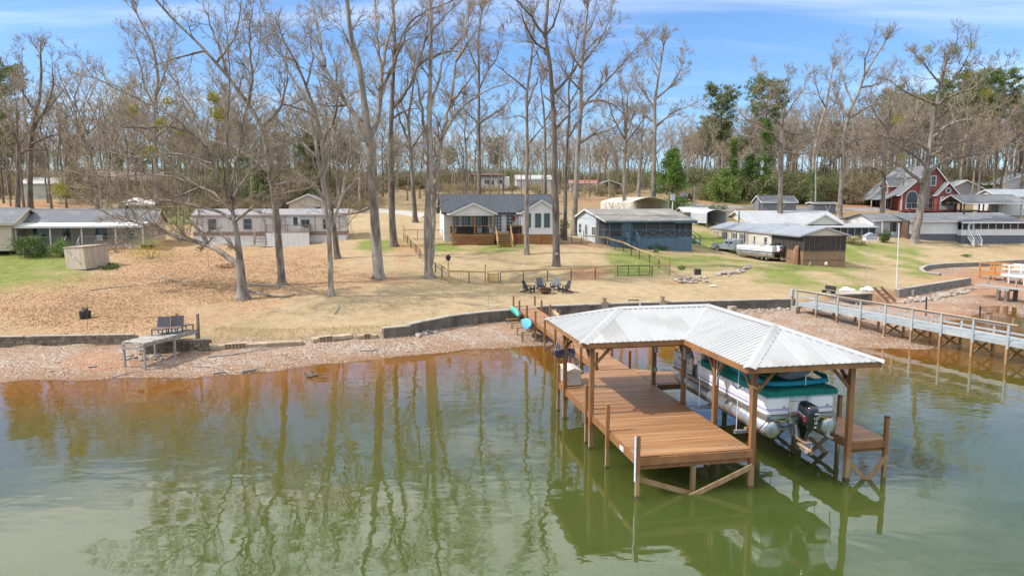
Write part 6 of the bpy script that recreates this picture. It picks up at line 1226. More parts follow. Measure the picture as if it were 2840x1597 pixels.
# deck box and hanging camp chairs on the boathouse
t = thing('deck_box', 'white plastic deck storage box strapped at the back-left boathouse post', 'storage box', Dw(.42, 9.15, 1.33), DY); pv = M('box_resin', (.66,.63,.57), (.6,.57,.51), sc=3, rough=.5, lap=(2,.15), lapd=.8)
MB().box(-.33,.33,-.6,.6,.04,.62,bev=.02).build('body', pv, t, fix=False); MB().prism([(-.36,.625),(.36,.625),(.36,.68),(.0,.8),(-.36,.68)],-.63,.63,1).build('lid', M('box_lid', (.68,.62,.5), rough=.5), t)
for a in (-.28,.28): MB().box(a-.04,a+.04,-.58,-.5,0,.04).build('foot', black_p, t, fix=False)
MB().box(-.345,.345,-.28,-.24,.05,.64).build('strap', black_w, t, fix=False)
for k, (da, rz) in enumerate(((-.2,.3),(.2,-.2))):
    t = thing('folding_chair', ('grey folded camp chair hanging outside the back-left boathouse post','black folded camp chair hanging inside the back-left boathouse post')[k], 'chair', Dw(-.06+da, 8.3, 2.7), DY+rz, 'hanging camp chairs'); t.scale = (.75,.75,.8); cm = galv if k == 0 else black_p
    for s in (-.12, 0, .12): MB().tube([(s,0,1.15),(s*1.6-.25+.3*k,-.05,.3)], .018, 6).build('frame_tube', cm, t)
    MB().loft([[(-.3+.3*k-.2,-.16,.42),(.2+.1*k,-.16,.42),(.2+.1*k,.14,.42),(-.3+.3*k-.2,.14,.42)],[(-.42+.3*k,-.2,.2),(.22+.1*k,-.2,.15),(.22+.1*k,.18,.15),(-.42+.3*k,.18,.2)],[(-.2+.2*k,-.12,.0),(.12+.1*k,-.12,-.05),(.12+.1*k,.1,-.05),(-.2+.2*k,.1,0)]]).build('canvas', M('camp_canvas', (.05,.05,.075), (.16,.15,.18), sc=3, rough=.85), t, smooth=True)
# block piers and flower pots on the long wall, ladder
for k, (x, y, n, pot, lb) in enumerate(((1533,876,2,0,'low concrete block pier right of the walkway'),(1675,862,2,1,'concrete block pier carrying a flower pot, left one'),(1836,858,2,1,'concrete block pier carrying a flower pot behind the roof ridge'),(2030,868,2,0,'concrete block pier standing before the long dark wall'),(2206,868,2,0,'mossy concrete block pier at the shore end of the blue-grey pier'))):
    g = ground(x, y); t = thing('block_pier', lb, 'block pier', g, R(5+k*7)); hh = 1.5-g.z if pot else .55
    for i in range(n): MB().box(-.28,.28,-.22,.22,-.2+i*(hh+.2)/n,-.21+(i+1)*(hh+.2)/n).build('block', M('tan_block', (.36,.30,.22), (.27,.22,.16), sc=5, rough=.95, rnd=.12), t, fix=False)
    if pot: tag(MB().lathe([(.12,0),(.15,.02),(.2,.26),(.24,.27),(.24,.33),(.2,.33),(.17,.1)], 16).build('flower_pot', M('clay_pot', (.42,.31,.19), (.34,.25,.15), sc=5, rough=.9), None, smooth=True, loc=g+Vector((0,0,hh))), ('empty clay flower pot on the block pier nearer the walkway','empty clay flower pot on the block pier behind the roof ridge')[k-1], 'flower pot', 'pots on the wall piers')
g = ground(1756, 862); t = thing('dock_ladder', 'white-posted dark step ladder on the long retaining wall', 'ladder', g, R(4))
for x in (-.5,.5): MB().box(x-.05,x+.05,-.15,-.05,0,1.0-.0).build('post', trimw, t, fix=False)
for z in (.25,.55,.82): MB().box(-.45,.45,-.12,-.02,z,z+.08).build('rung', M('rung_brown', (.12,.06,.045), rough=.8), t, fix=False)
# tilted shed at left
g = ground(212, 748); t = thing('garden_shed', 'tilted pale board shed with an oar on its wall at left', 'shed', g, R(-24)); t.rotation_euler = (R(2.5), R(-3), R(-24)); wb = M('whitewashed_board', (.50,.42,.33), (.38,.31,.24), sc=4, st=(3,3,.3), rough=.9, bump=.3, rnd=.1)
for i in range(18): MB().box(-1.35+i*.15,-1.35+i*.15+.144,0,.03,.03,2.05).build('board', wb, t, fix=False); MB().box(1.32,1.35,.04+i*.13,.04+i*.13+.125,.03,2.05).build('board', wb, t, fix=False)
MB().box(-1.35,-1.32,.04,2.4,.03,2.05).build('wall', wb, t, fix=False); MB().box(-1.35,1.35,2.38,2.41,.03,2.05).build('wall', wb, t, fix=False); MB().box(-1.42,1.42,-.06,2.47,2.05,2.12).build('roof', M('shed_lid', (.40,.30,.22), (.34,.26,.2), sc=3, rough=.9), t, fix=False); MB().box(-1.4,1.4,-.05,2.45,-.12,.03).build('skid', post_dk, t, fix=False)
oa = bpy.data.objects.new('oar', None); COL.objects.link(oa); oa.parent = t; oa.location = (-.05,-.05,1.15); MB().tube([(-.75,0,.6),(.75,0,-.55)],.03,6).build('shaft', grey_wood, oa); MB().beam((-.78,0,.62),(-.35,0,.3),.02,.15).beam((.78,0,-.58),(.4,0,-.3),.02,.13).build('blade', grey_wood, oa); MB().box(-.07,.09,-.03,.02,-.05,.09).build('latch', trimw, oa, fix=False)
# fire barrel with hook
g = ground(237, 883); t = thing('fire_barrel', 'black burn barrel with charred wood and a hook rod on the leaf-covered lawn', 'barrel', g); MB().lathe([(.3,0),(.34,.05),(.36,.42),(.38,.44),(.38,.5),(.34,.5),(.32,.2)], 16).build('drum', black_w, t, smooth=True)
for a in range(5): MB().beam((.2*math.cos(a*1.3),.2*math.sin(a*1.3),.35),(.28*math.cos(a*2.3+1),.2*math.sin(a*2.3),.72),.1,.1).build('log', M('char', (.04,.035,.03), (.15,.12,.1), sc=5, rough=.95), t)
MB().tube([(.0,.3,0),(.0,.3,1.55),(.05,.3,1.62),(.1,.3,1.55)],.012,5).build('hook_rod', rust, t)
def pole(px, py, top, lb, r0=.11, mat=None, name='utility_pole', d=None, cat='pole', arm=False):
    g = ground(px, py) if d is None else gat(px, py, d); tp = atd(top[0], top[1], g.y); t = thing(name, lb, cat, g); v = tp-g
    MB().tube([(0,0,-.4),v],[r0,r0*.75],8).build('shaft', mat or grey_wood, t)
    if arm: MB().beam(v+Vector((-.9,0,-.4)),v+Vector((.9,0,-.4)),.1,.12).build('crossarm', mat or grey_wood, t)
    return t, g, v
pole(2486, 797, (2494, 619), 'tall white flagpole without a flag on the seawall lawn', .055, trimw, 'flagpole')
t, g, v = pole(2396, 797, (2413, 668), 'leaning grey feeder pole with a white birdhouse on top', .035, galv, 'birdhouse_pole'); MB().box(v.x-.55,v.x+.55,-.3,.3,v.z,v.z+.42).build('birdhouse', trimw, t, fix=False); MB().prism([(v.x-.62,v.z+.42),(v.x+.62,v.z+.42),(v.x,v.z+.75)],-.36,.36,1).build('birdhouse_roof', metal_lt, t)
m = MB()
for i in range(4): m.lathe([(.06,0),(.06,.01)],10,m=Matrix.Translation((v.x-.38+i*.25,-.3,v.z+.2)) @ Matrix.Rotation(R(90),4,'X'))
m.build('entrance_holes', black_w, t)
pole(2262, 590, (2262, 446), 'grey wooden utility pole behind the small grey sheds', .16, d=128, arm=True); pole(1925, 590, (1926, 516), 'plain grey wooden utility pole beside the evergreen tree', .13, d=115); pole(63, 560, (58, 470), 'grey metal pole behind the tan cottage', .12, galv, d=105)
t, g, v = pole(1863, 602, (1866, 556), 'white post with a blue-grey bird box behind the blue cottage', .1, trimw, 'birdhouse_pole', d=108); MB().box(v.x-.3,v.x+.3,-.25,.25,v.z,v.z+.95).build('bird_box', M('box_blue', (.25,.3,.38), (.5,.5,.52), sc=2, rough=.7), t, fix=False)
pole(2050, 613, (2050, 586), 'short dark post with a cap beyond the beige mobile home', .12, post_dk, 'post', d=108); pole(578, 742, (576, 693), 'short tan post on the lawn left of the big spreading tree', .05, new_t, 'post'); pole(1354, 853, (1355, 785), 'thin metal rod on the lawn before the small gate', .02, galv, 'metal_rod', cat='rod'); pole(242, 915, (240, 845), 'thin rusty rod by the burn barrel', .015, rust, 'metal_rod', cat='rod')
g = ground(1912, 786); t = thing('tilted_box', 'dark box on a tilted pole at the stone border', 'lamp', g); MB().tube([(0,0,0),(.75,.3,.95)],.035,6).build('pole', grey_wood, t); MB().box(.5,1.05,.1,.5,.75,1.3,bev=.05).build('head', black_w, t, fix=False); MB().box(1.06,1.08,.14,.46,.8,1.25).build('red_face', M('lamp_red', (.3,.05,.04), rough=.5), t, fix=False)  # mailbox-like dark box on a leaning pole, one side red
g = ground(1975, 794); tag(MB().add([(-.4,-.25,.03),(.1,-.3,.06),(.5,-.1,.03),(.3,.3,.09),(-.2,.25,.04),(-.4,-.25,.02),(.1,-.3,.05),(.5,-.1,.02),(.3,.3,.08),(-.2,.25,.03)],[(0,1,2,3,4),(9,8,7,6,5)]).build('paper_sheet', trimw, None, loc=g), 'crumpled white sheet lying on the tan lawn', 'litter')
# ducks
def duck(px, py, yaw, lb):
    p = atz(px, py, 0); t = thing('duck', lb, 'duck', p, yaw, 'ducks on the lake'); bd = M('duck_brown', (.09,.07,.055), (.05,.04,.035), sc=9, rough=.8)
    rings = [[(x, w*math.cos(R(q)), z+h*math.sin(R(q))) for q in range(0,360,45)] for x, w, h, z in ((-.28,.02,.015,.12),(-.2,.07,.05,.09),(-.08,.11,.08,.06),(.06,.11,.09,.06),(.15,.07,.08,.08),(.19,.045,.05,.15),(.2,.04,.04,.2),(.22,.042,.042,.235),(.26,.035,.03,.235),(.33,.018,.008,.222))]
    MB().loft(rings).build('body', bd, t, smooth=True)
duck(858, 1047, R(170), 'brown duck swimming near the shore below the toppled slabs'); duck(874, 1043, R(150), 'second duck just behind and to the right of the other duck')

# ---------------------------------------------------------------- vehicles
def pickup():
    g = ground(2030, 700); t = thing('pickup_truck', 'silver extended-cab pickup truck parked by the beige mobile home', 'truck', g.copy(), R(-57)); t.location.z = tz(t.location.x, t.location.y); sv = M('silver_paint', (.46,.50,.56), (.43,.47,.53), sc=.8, rough=.28, metal=.55, coat=.6); tr = M('black_trim', (.025,.025,.028), rough=.6); hw = .9
    body = [(-2.65,.55),(-2.65,1.12),(-.75,1.12),(-.7,1.1),(1.05,1.1),(1.2,1.08),(2.3,1.0),(2.58,.88),(2.62,.5),(2.3,.45),(-2.4,.45)]
    MB().loft([[(x,y,z) for x,z in body] for y in (-hw,-hw*.985,hw*.985,hw)]).build('body', sv, t, smooth=True)
    cab = [(-.72,1.1),(-.62,1.68),(-.4,1.75),(.45,1.74),(.62,1.66),(1.2,1.1)]
    MB().loft([[(x,y*(1-.16*(z-1.1)),z) for x,z in cab] for y in (-hw*.96,hw*.96)]).build('cab', sv, t, smooth=True)
    for s in (-1,1):
        for x0, x1, x2, x3 in ((-.5,.02,.02,-.46),(.1,.98,.58,.1)): MB().add([(x0,s*.862,1.14),(x1,s*.862,1.14),(x2,s*.79,1.62),(x3,s*.79,1.62)],[(0,1,2,3)]).build('side_window', glass, t)
        MB().box(1.0,1.12,s*1.0-.1,s*1.0+.1,1.1,1.28).build('mirror', sv, t, fix=False); MB().box(2.45,2.63,s*.68-.17,s*.68+.17,.78,.95,bev=.02).build('headlight', M('lamp_clear', (.7,.72,.75), rough=.15), t, fix=False); MB().box(-2.67,-2.63,s*.78-.08,s*.78+.08,.75,1.08).build('tail_light', M('lamp_red', (.3,.05,.04), rough=.5), t, fix=False)
        MB().box(-.0,.02,s*.905-.005,s*.905+.005,.5,1.08).box(1.0,1.02,s*.905-.005,s*.905+.005,.5,1.08).build('door_gap', tr, t, fix=False); MB().box(.1,.25,s*.91-.01,s*.91+.01,.93,.97).build('door_handle', tr, t, fix=False)
    MB().add([(.66,-.74,1.64),(.66,.74,1.64),(1.2,.82,1.12),(1.2,-.82,1.12)],[(0,1,2,3)]).build('windscreen', glass, t).location = (.012,0,.012)
    MB().box(-2.58,-.8,-.78,.78,1.0,1.125).build('bed', tr, t, fix=False); MB().box(2.6,2.66,-.45,.45,.68,.93).build('grille', tr, t, fix=False); MB().box(2.52,2.76,-.9,.9,.42,.66,bev=.05).build('front_bumper', M('bumper_bluegrey', (.16,.2,.24), rough=.45), t, fix=False); MB().box(-2.8,-2.62,-.88,.88,.45,.65,bev=.03).build('rear_bumper', tr, t, fix=False)
    for x in (-1.65, 1.6):
        for s in (-1,1):
            w = MB().lathe([(.26,-.12),(.36,-.1),(.37,0),(.36,.1),(.26,.12)],18,m=Matrix.Translation((x,s*.84,.37)) @ Matrix.Rotation(R(90),4,'X')).build('wheel', black_w, t, smooth=True); MB().lathe([(.08,-.13),(.22,-.12),(.22,.12),(.08,.13)],12,m=Matrix.Translation((x,s*.84,.37)) @ Matrix.Rotation(R(90),4,'X')).build('rim', galv, w)
            MB().tube([(x+.47*math.cos(R(a)), s*.905, .4+.47*math.sin(R(a))) for a in range(0,181,20)],.035,4).build('wheel_arch', tr, t)
pickup()
def trailer_boat():
    g = ground(2166, 727); yaw = R(24); t = thing('pontoon_boat', 'white pontoon boat with black outboard on a trailer beside the pickup truck', 'boat', g + Vector((0,.4,.62)), yaw); t.location.z = tz(g.x, g.y)+.8; L = 6.3
    for s in (-1,1): MB().lathe([(.02,0),(.2,.03),(.31,.12),(.31,5.4),(.24,6.0),(.06,L)],20,m=Matrix.Translation((s*.95,0,0)) @ Matrix.Rotation(R(-90),4,'X')).build('pontoon_tube', alu, t, smooth=True)
    MB().box(-1.22,1.22,.05,6.2,.3,.42).build('deck', galv, t, fix=False)
    for x0,x1,y0,y1 in ((-1.2,-.35,.1,1.1),(.35,1.2,.1,1.1)): MB().loft([rrect(x0,x1,y0,y1,.12,.42),rrect(x0,x1,y0,y1,.12,1.05)]).build('stern_seat', white_p, t, smooth=True)
    for s in (-1,1):
        p = MB().box(s*1.2-.02,s*1.2+.02,1.1,6.0,.44,.95).build('side_panel', white_p, t, fix=False); MB().box(s*1.222-.003,s*1.222+.003,1.2,5.9,.55,.6).build('stripe', black_w, p, fix=False)
        MB().tube([(s*1.2,1.1,1.08),(s*1.2,6.0,1.08),(s*.9,6.1,1.08)],.02,6).tube([(s*1.2,5.0,.95),(s*1.2,5.0,1.3),(s*1.2,5.9,1.3),(s*1.2,5.9,.95)],.02,6).build('rail', alu, t)
    MB().box(-1.2,1.2,5.98,6.02,.44,.95).build('bow_panel', white_p, t, fix=False)
    for x in (-.6,.6): MB().loft([rrect(x-.4,x+.4,3.6,4.2,.12,.42),rrect(x-.42,x+.42,3.6,4.2,.12,1.0)]).build('bench_seat', white_p, t, smooth=True)
    MB().tube([(-1.15,.4,1.2),(.2,.5,1.28),(1.15,1.2,1.2)],.09,8).build('rolled_bimini', M('dark_green_canvas', (.01,.06,.04), rough=.85), t, smooth=True)
    MB().tube([(-1.1,3.0,1.0),(-1.05,1.0,1.35),(1.05,1.0,1.35),(1.1,3.0,1.0)],.018,6).build('bimini_pole', alu, t)
    e = bpy.data.objects.new('outboard_motor', None); COL.objects.link(e); e.parent = t; e.location = (0,-.15,.05); outboard(e, red=True, nums='')
    tr = thing('boat_trailer', 'low steel trailer under the pontoon boat on the lawn', 'trailer', t.location.copy(), yaw)
    for s in (-1,1): MB().beam((s*.5,-.1,-.38),(s*.5,5.2,-.38),.08,.1).build('frame_rail', galv, tr); MB().beam((s*.5,5.2,-.38),(0,7.0,-.38),.08,.1).build('drawbar', galv, tr)
    for y in (.6,2.4,4.4): MB().box(-1.25,1.25,y-.05,y+.05,-.43,-.33).build('cross_bunk', galv, tr, fix=False)
    for y in (1.4,2.1):
        for s in (-1,1): 
            w = MB().lathe([(.15,-.08),(.27,-.07),(.27,.07),(.15,.08)],14,m=Matrix.Translation((s*.7,y,-.47)) @ Matrix.Rotation(R(90),4,'Y')).build('wheel', black_w, tr, smooth=True); MB().lathe([(.14,-.09),(.14,.09)],10,m=Matrix.Translation((s*.7,y,-.47)) @ Matrix.Rotation(R(90),4,'Y')).build('rim', trimw, w)
    g2 = ground(2090, 705); tag(MB().add([(-.8,-.5,.03),(.7,-.6,.05),(.9,.4,.03),(-.6,.6,.06),(-.8,-.5,.02),(.7,-.6,.04),(.9,.4,.02),(-.6,.6,.05)],[(0,1,2,3),(7,6,5,4)]).build('tarp', M('blue_tarp', (.14,.42,.60), rough=.5), None, loc=g2), 'light blue tarp on the grass under the trailer nose', 'tarp')
trailer_boat()
def arch_carport(name, lb, p, yaw, W_, L_, h, rise, mat, legs=True, side=.8, inner=None):
    t = thing(name, lb, 'carport', p, yaw); prof = [(-W_/2,h-side),(-W_/2,h),(-W_/2+.25,h+.22)] + [(-W_/2+.25+(W_-.5)*k/6, h+.22+rise*math.sin(math.pi*k/6)) for k in range(1,6)] + [(W_/2-.25,h+.22),(W_/2,h),(W_/2,h-side)]
    n = max(2, int(L_/.9))
    for i in range(n):
        y0, y1 = L_*i/n+.004, L_*(i+1)/n-.004; r = []
        for y, e in ((y0,0),(y0+.04,.02),(y0+.08,0),(y1-.01,0)): r.append([(x*(1+e*.3), y, z+e) for x, z in prof] + [(x*.985, y, z-.03) for x, z in reversed(prof)])
        MB().loft(r).build('roof_sheet', mat, t)
    for y in [L_*k/4 for k in range(5)]:
        for s in (-1,1): MB().box(s*(W_/2-.08)-.04,s*(W_/2-.08)+.04,y-.04,y+.04,-.6,h).build('leg', galv, t, fix=False)
    return t
tin = M('white_tin', (.60,.62,.64), (.48,.50,.53), sc=2, rough=.45, metal=.2, rnd=.05)
p = gat(1986, 655, 107); p.z -= .3; arch_carport('carport', 'arched white tin carport with low sides beside the beige mobile home', p, R(13), 3.4, 11, 2.6, .35, tin, side=1.5)
p = gat(1805, 600, 110); arch_carport('carport', 'large cream arched carport with dark inside behind the blue cottage', p+Vector((0,0,.1)), R(22), 6.6, 10, 2.9, .6, M('cream_tin', (.64,.60,.50), (.58,.54,.45), sc=1, rough=.5), side=1.6)
def small_shed(lb, px, py, d, yaw, w, dp, h, rise, wall, roof, metal=True, dr=None, axis='x', dz=0):
    p = gat(px, py, d); p.z += dz; t = thing('shed', lb, 'shed', p, yaw); walls(t, -w/2, w/2, 0, dp, -.6, h, wall); gable(t, -w/2, w/2, 0, dp, h, h+rise, axis, roof, ov=.25, th=.08, wall=wall, trim=trimw, metal=metal)
    if dr: 
        d_ = MB().box(-.1,1.0,-.05,0,.0,h-.25).build('door', dr, t, fix=False); MB().beam((-.05,-.07,.1),(.95,-.07,h-.35),.03,.1).beam((.95,-.07,.1),(-.05,-.07,h-.35),.03,.1).build('door_brace', trimw, d_)
    return t
gsh = M('grey_shed_siding', (.20,.205,.22), (.17,.175,.19), sc=2, rough=.8, lap=(0,.2), lapd=.6)
small_shed('grey shed with open porch behind the cream house, nearer the road', 2160, 592, 122, R(3), 6.0, 4.0, 2.3, 1.0, gsh, shingle_g, False, gsh, dz=-.5); small_shed('small flat grey shed with white-braced door under the utility pole', 2287, 593, 124, R(3), 3.9, 2.6, 2.3, .15, gsh, shingle_g, False, gsh, dz=-.6); small_shed('tiny wooden shed with white tin roof beyond the arched carport', 1932, 612, 112, R(10), 4.2, 3.0, 1.5, .6, M('brown_shed_wall', (.24,.18,.13), rough=.9), tin, True, None)
small_shed('dark green-grey hut with plywood door on the far rise', 1690, 541, 152, R(8), 4.6, 4, 2.0, .8, M('dark_hut', (.09,.10,.095), rough=.9), M('hut_roof', (.14,.13,.12), rough=.9), False, M('plywood', (.40,.27,.14), rough=.8), axis='y')
small_shed('small red-roofed open stall on the far rise', 1620, 533, 160, R(0), 6, 4, 1.9, .6, M('stall_wall', (.34,.31,.30), rough=.9), M('faded_red_roof', (.36,.12,.09), (.3,.1,.08), sc=2, rough=.8), False)
small_shed('white cabin with grey door among the far trees', 1480, 531, 165, R(5), 8, 4, 2.5, .9, trimw, M('cabin_roof', (.42,.42,.42), rough=.8), False)
small_shed('pale house with green base seen past the left-edge trees', 118, 552, 122, R(12), 6, 5, 2.6, 1.0, M('pale_green_wall', (.5,.52,.46), rough=.8), M('pale_roof', (.45,.46,.42), rough=.8), False)
small_shed('brown timber house half hidden by the big spreading tree', 340, 540, 135, R(10), 13, 6, 3.0, 1.6, M('rust_brown_wall', (.27,.16,.12), (.2,.12,.09), sc=2, rough=.9, lap=(2,.3)), M('rust_roof', (.24,.18,.155), rough=.9), False)
small_shed('grey house beside the brown timber house among the trees', 250, 546, 140, R(10), 8, 6, 2.6, 1.3, M('blue_grey_wall', (.36,.40,.45), rough=.8), shingle_g, False)
small_shed('grey-roofed house behind the bare trees, left of the red house', 2330, 520, 175, R(4), 12, 8, 2.8, 2.2, M('pale_wall', (.45,.42,.4), rough=.8), shingle_g, False); small_shed('long low grey-roofed house right of the other far house', 2430, 512, 185, R(-4), 16, 8, 3.0, 2.4, MATS['pale_wall'], shingle_g, False); small_shed('small blue-grey roofed cabin at the top of the driveway', 2272, 520, 168, R(6), 7, 6, 2.4, 1.6, M('cabin_pink', (.45,.34,.28), rough=.8), M('bluegrey_roof', (.15,.18,.24), rough=.7), False)
small_shed('low pale shed below the ochre house', 2700, 535, 165, R(0), 5, 4, 2.2, .5, MATS['pale_wall'], M('pale_lid', (.4,.4,.38), rough=.8), False)
p = gat(372, 590, 100); t = thing('canopy_tent', 'low white canopy tent behind the tan cottage', 'canopy', p, R(10)); MB().loft([[(-3.0,0,1.9),(0,0,2.5),(3.0,0,1.9),(3.0,0,1.82),(-3.0,0,1.82)],[(-2.6,2.5,2.3),(0,2.5,3.1),(2.6,2.5,2.3),(2.6,2.5,2.2),(-2.6,2.5,2.2)],[(-3.0,5,1.9),(0,5,2.5),(3.0,5,1.9),(3.0,5,1.82),(-3.0,5,1.82)]]).build('canopy', M('canvas_white', (.66,.63,.58), rough=.9), t, smooth=True)
for x in (-2.9,2.9):
    for y in (.1,4.9): MB().box(x-.04,x+.04,y-.04,y+.04,-.4,1.85).build('pole', blki, t, fix=False)
for k, x in enumerate((455, 490, 510)): pole(x, 615, (x-2, 578), 'thin black post on the green back lawn, ' + ('nearest the canopy','middle of three','nearest the mobile home')[k], .06, blki, 'lawn_post', d=96)
def camper():
    p = gat(1372, 532, 152); t = thing('camper_trailer', 'white camper trailer under a red-roofed canopy on the far rise behind the white house', 'camper', p, R(6)); MB().loft([rrect(-3.6,3.2,0,2.4,.2,.5),rrect(-3.6,3.2,0,2.4,.2,2.9),rrect(-3.4,3.0,.1,2.3,.2,3.05)]).build('body', trimw, t, smooth=True)
    for u in (-2.2,.6): window(t, face('front',0,-.02), u, 1.5, 1.0, .8, 2, 1)
    door(t, face('front',0,-.02), -.8, .6, .8, 1.9, trimw)
    for x in (-.8,.2): MB().lathe([(.15,-.1),(.33,-.09),(.33,.09),(.15,.1)],12,m=Matrix.Translation((x,.1,.33)) @ Matrix.Rotation(R(90),4,'X')).build('wheel', black_w, t)
    c = thing('carport', 'rusty canopy roof over the far camper trailer', 'carport', p+Vector((-1.2,-.6,0)), R(6)); MB().slab([(-3.6,-.3,3.3),(3.4,-.3,3.3),(3.4,1.6,3.75),(-3.6,1.6,3.75)],.1).slab([(-3.6,3.6,3.3),(3.4,3.6,3.3),(3.4,1.6,3.75),(-3.6,1.6,3.75)],.1).build('roof', M('rusty_roof', (.20,.10,.075), (.12,.07,.055), sc=1, rough=.9), c)
    for x in (-3.4,0,3.2):
        for y in (-.2,3.5): MB().box(x-.06,x+.06,y-.06,y+.06,-.5,3.3).build('post', post_dk, c, fix=False)
camper()
car_simple(gat(2238, 545, 160)+Vector((0,0,.05)), R(15), (.55,.38,.03), 'yellow car parked under the trees by the far driveway'); car_simple(gat(2710, 508, 185), R(25), (.6,.62,.64), 'white car parked below the ochre house'); car_simple(gat(1900, 565, 135), R(60), (.03,.035,.05), 'dark vehicle half hidden in the brush by the evergreen tree')
# back road and drive
def ribbon(name, pts, w, mat, dz=.03, d=None):
    P = [gat(*q) for q in pts]; P = resample(P, 2.0); m = MB(); r = []
    for k, p in enumerate(P):
        dd = P[min(k+1,len(P)-1)]-P[max(k-1,0)]; dd.z = 0; dd.normalize(); n = Vector((-dd.y,dd.x,0)); row = []
        for s in (-1,-.5,0,.5,1): q = p+n*w/2*s; row.append((q.x,q.y,tz(q.x,q.y)+dz+(.1 if abs(s) < 1 else -.08)))
        r.append(row)
    o = m.loft(r, cap=False, closed=False).build(name, mat, None, smooth=2); return tag(o, kind='structure')
asph = M('worn_asphalt', (.22,.21,.20), (.17,.165,.16), sc=1.5, rough=.95, c3=(.30,.28,.25), sc3=.3)
ribbon('road', [(1780,575,128),(1950,575,127),(2150,575,127),(2300,580,130),(2450,590,134)], 4.2, asph); ribbon('driveway', [(2100,590,118),(2040,580,122),(1990,575,127)], 2.6, asph); ribbon('driveway', [(950,600,112),(1110,592,107),(1190,605,104)], 4.5, M('pale_gravel', (.42,.39,.35), (.36,.33,.29), sc=2, rough=.95)); ribbon('path', [(2300,575,135),(2290,560,145),(2310,540,158)], 3.0, M('clay_drive', (.40,.25,.14), (.34,.2,.11), sc=1, rough=.95)); ribbon('road', [(2800,640,112),(2900,645,106),(3100,650,100)], 5, asph)
# ---------------------------------------------------------------- trees
bark_g = M('grey_bark', (.25,.21,.17), (.125,.103,.082), sc=4, st=(1,1,.22), rough=.95, bump=1.0, bsc=6, lo=.41, hi=.59, rnd=.12, c3=(.32,.29,.245), sc3=1.1)
bark_d = M('dark_bark', (.17,.135,.105), (.085,.066,.052), sc=4, st=(1,1,.22), rough=.95, bump=1.0, bsc=6, lo=.41, hi=.59, rnd=.12, c3=(.24,.21,.18), sc3=1.1)
bark_p = M('pale_bark', (.33,.285,.23), (.18,.15,.12), sc=4, st=(1,1,.22), rough=.95, bump=.9, bsc=6, lo=.41, hi=.59, rnd=.1, c3=(.20,.17,.145), sc3=1.0)
twig_m = M('twig_bark', (.31,.255,.19), (.19,.155,.115), sc=.8, rough=.95, rnd=.12)
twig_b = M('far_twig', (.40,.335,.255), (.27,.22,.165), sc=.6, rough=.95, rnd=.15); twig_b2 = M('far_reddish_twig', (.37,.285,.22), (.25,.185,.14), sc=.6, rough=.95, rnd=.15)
twig_r = M('reddish_twig', (.27,.20,.15), (.17,.12,.092), sc=.8, rough=.95, rnd=.1)
def leafmat(name, c, c2, tr=.35):
    if name in MATS: return MATS[name]
    m = bpy.data.materials.new(name); m.use_nodes = True; nt = m.node_tree; n = nt.nodes; L = nt.links; b = n['Principled BSDF']; b.inputs['Roughness'].default_value = .6; b.inputs['Specular IOR Level'].default_value = .25
    g = n.new('ShaderNodeNewGeometry'); tc = n.new('ShaderNodeTexCoord'); no = n.new('ShaderNodeTexNoise'); no.inputs['Scale'].default_value = 1.3; L.new(tc.outputs['Object'], no.inputs[0])
    ad = n.new('ShaderNodeMath'); ad.operation = 'MULTIPLY_ADD'; L.new(g.outputs['Random Per Island'], ad.inputs[0]); ad.inputs[1].default_value = .6; L.new(no.outputs[0], ad.inputs[2])
    mr = n.new('ShaderNodeMapRange'); mr.inputs[1].default_value = .4; mr.inputs[2].default_value = 1.1; L.new(ad.outputs[0], mr.inputs[0])
    mx = n.new('ShaderNodeMix'); mx.data_type = 'RGBA'; L.new(mr.outputs[0], mx.inputs[0]); mx.inputs[6].default_value = tuple(c)+(1,); mx.inputs[7].default_value = tuple(c2)+(1,); L.new(mx.outputs[2], b.inputs['Base Color'])
    t = n.new('ShaderNodeBsdfTranslucent'); L.new(mx.outputs[2], t.inputs[0]); ms = n.new('ShaderNodeMixShader'); ms.inputs[0].default_value = tr; L.new(b.outputs[0], ms.inputs[1]); L.new(t.outputs[0], ms.inputs[2]); L.new(ms.outputs[0], n['Material Output'].inputs[0])
    MATS[name] = m; return m
bud_tan = leafmat('tan_buds', (.36,.27,.14), (.46,.38,.20)); bud_red = leafmat('red_buds', (.30,.10,.08), (.40,.20,.13)); needle = leafmat('pine_needles', (.065,.105,.03), (.20,.25,.08), .25); needle2 = leafmat('grey_pine_needles', (.09,.115,.045), (.22,.24,.10), .25)
green_l = leafmat('evergreen_leaf', (.065,.13,.025), (.20,.30,.065)); ivy_l = leafmat('ivy_leaf', (.045,.10,.018), (.16,.25,.045)); mist_l = leafmat('mistletoe_leaf', (.20,.19,.02), (.36,.33,.04)); dk_leaf = leafmat('dark_shrub_leaf', (.035,.075,.018), (.12,.18,.045)); yel_l = leafmat('forsythia_flower', (.34,.27,.02), (.46,.38,.05)); brown_l = leafmat('dead_leaf', (.26,.13,.06), (.42,.27,.14), .2)

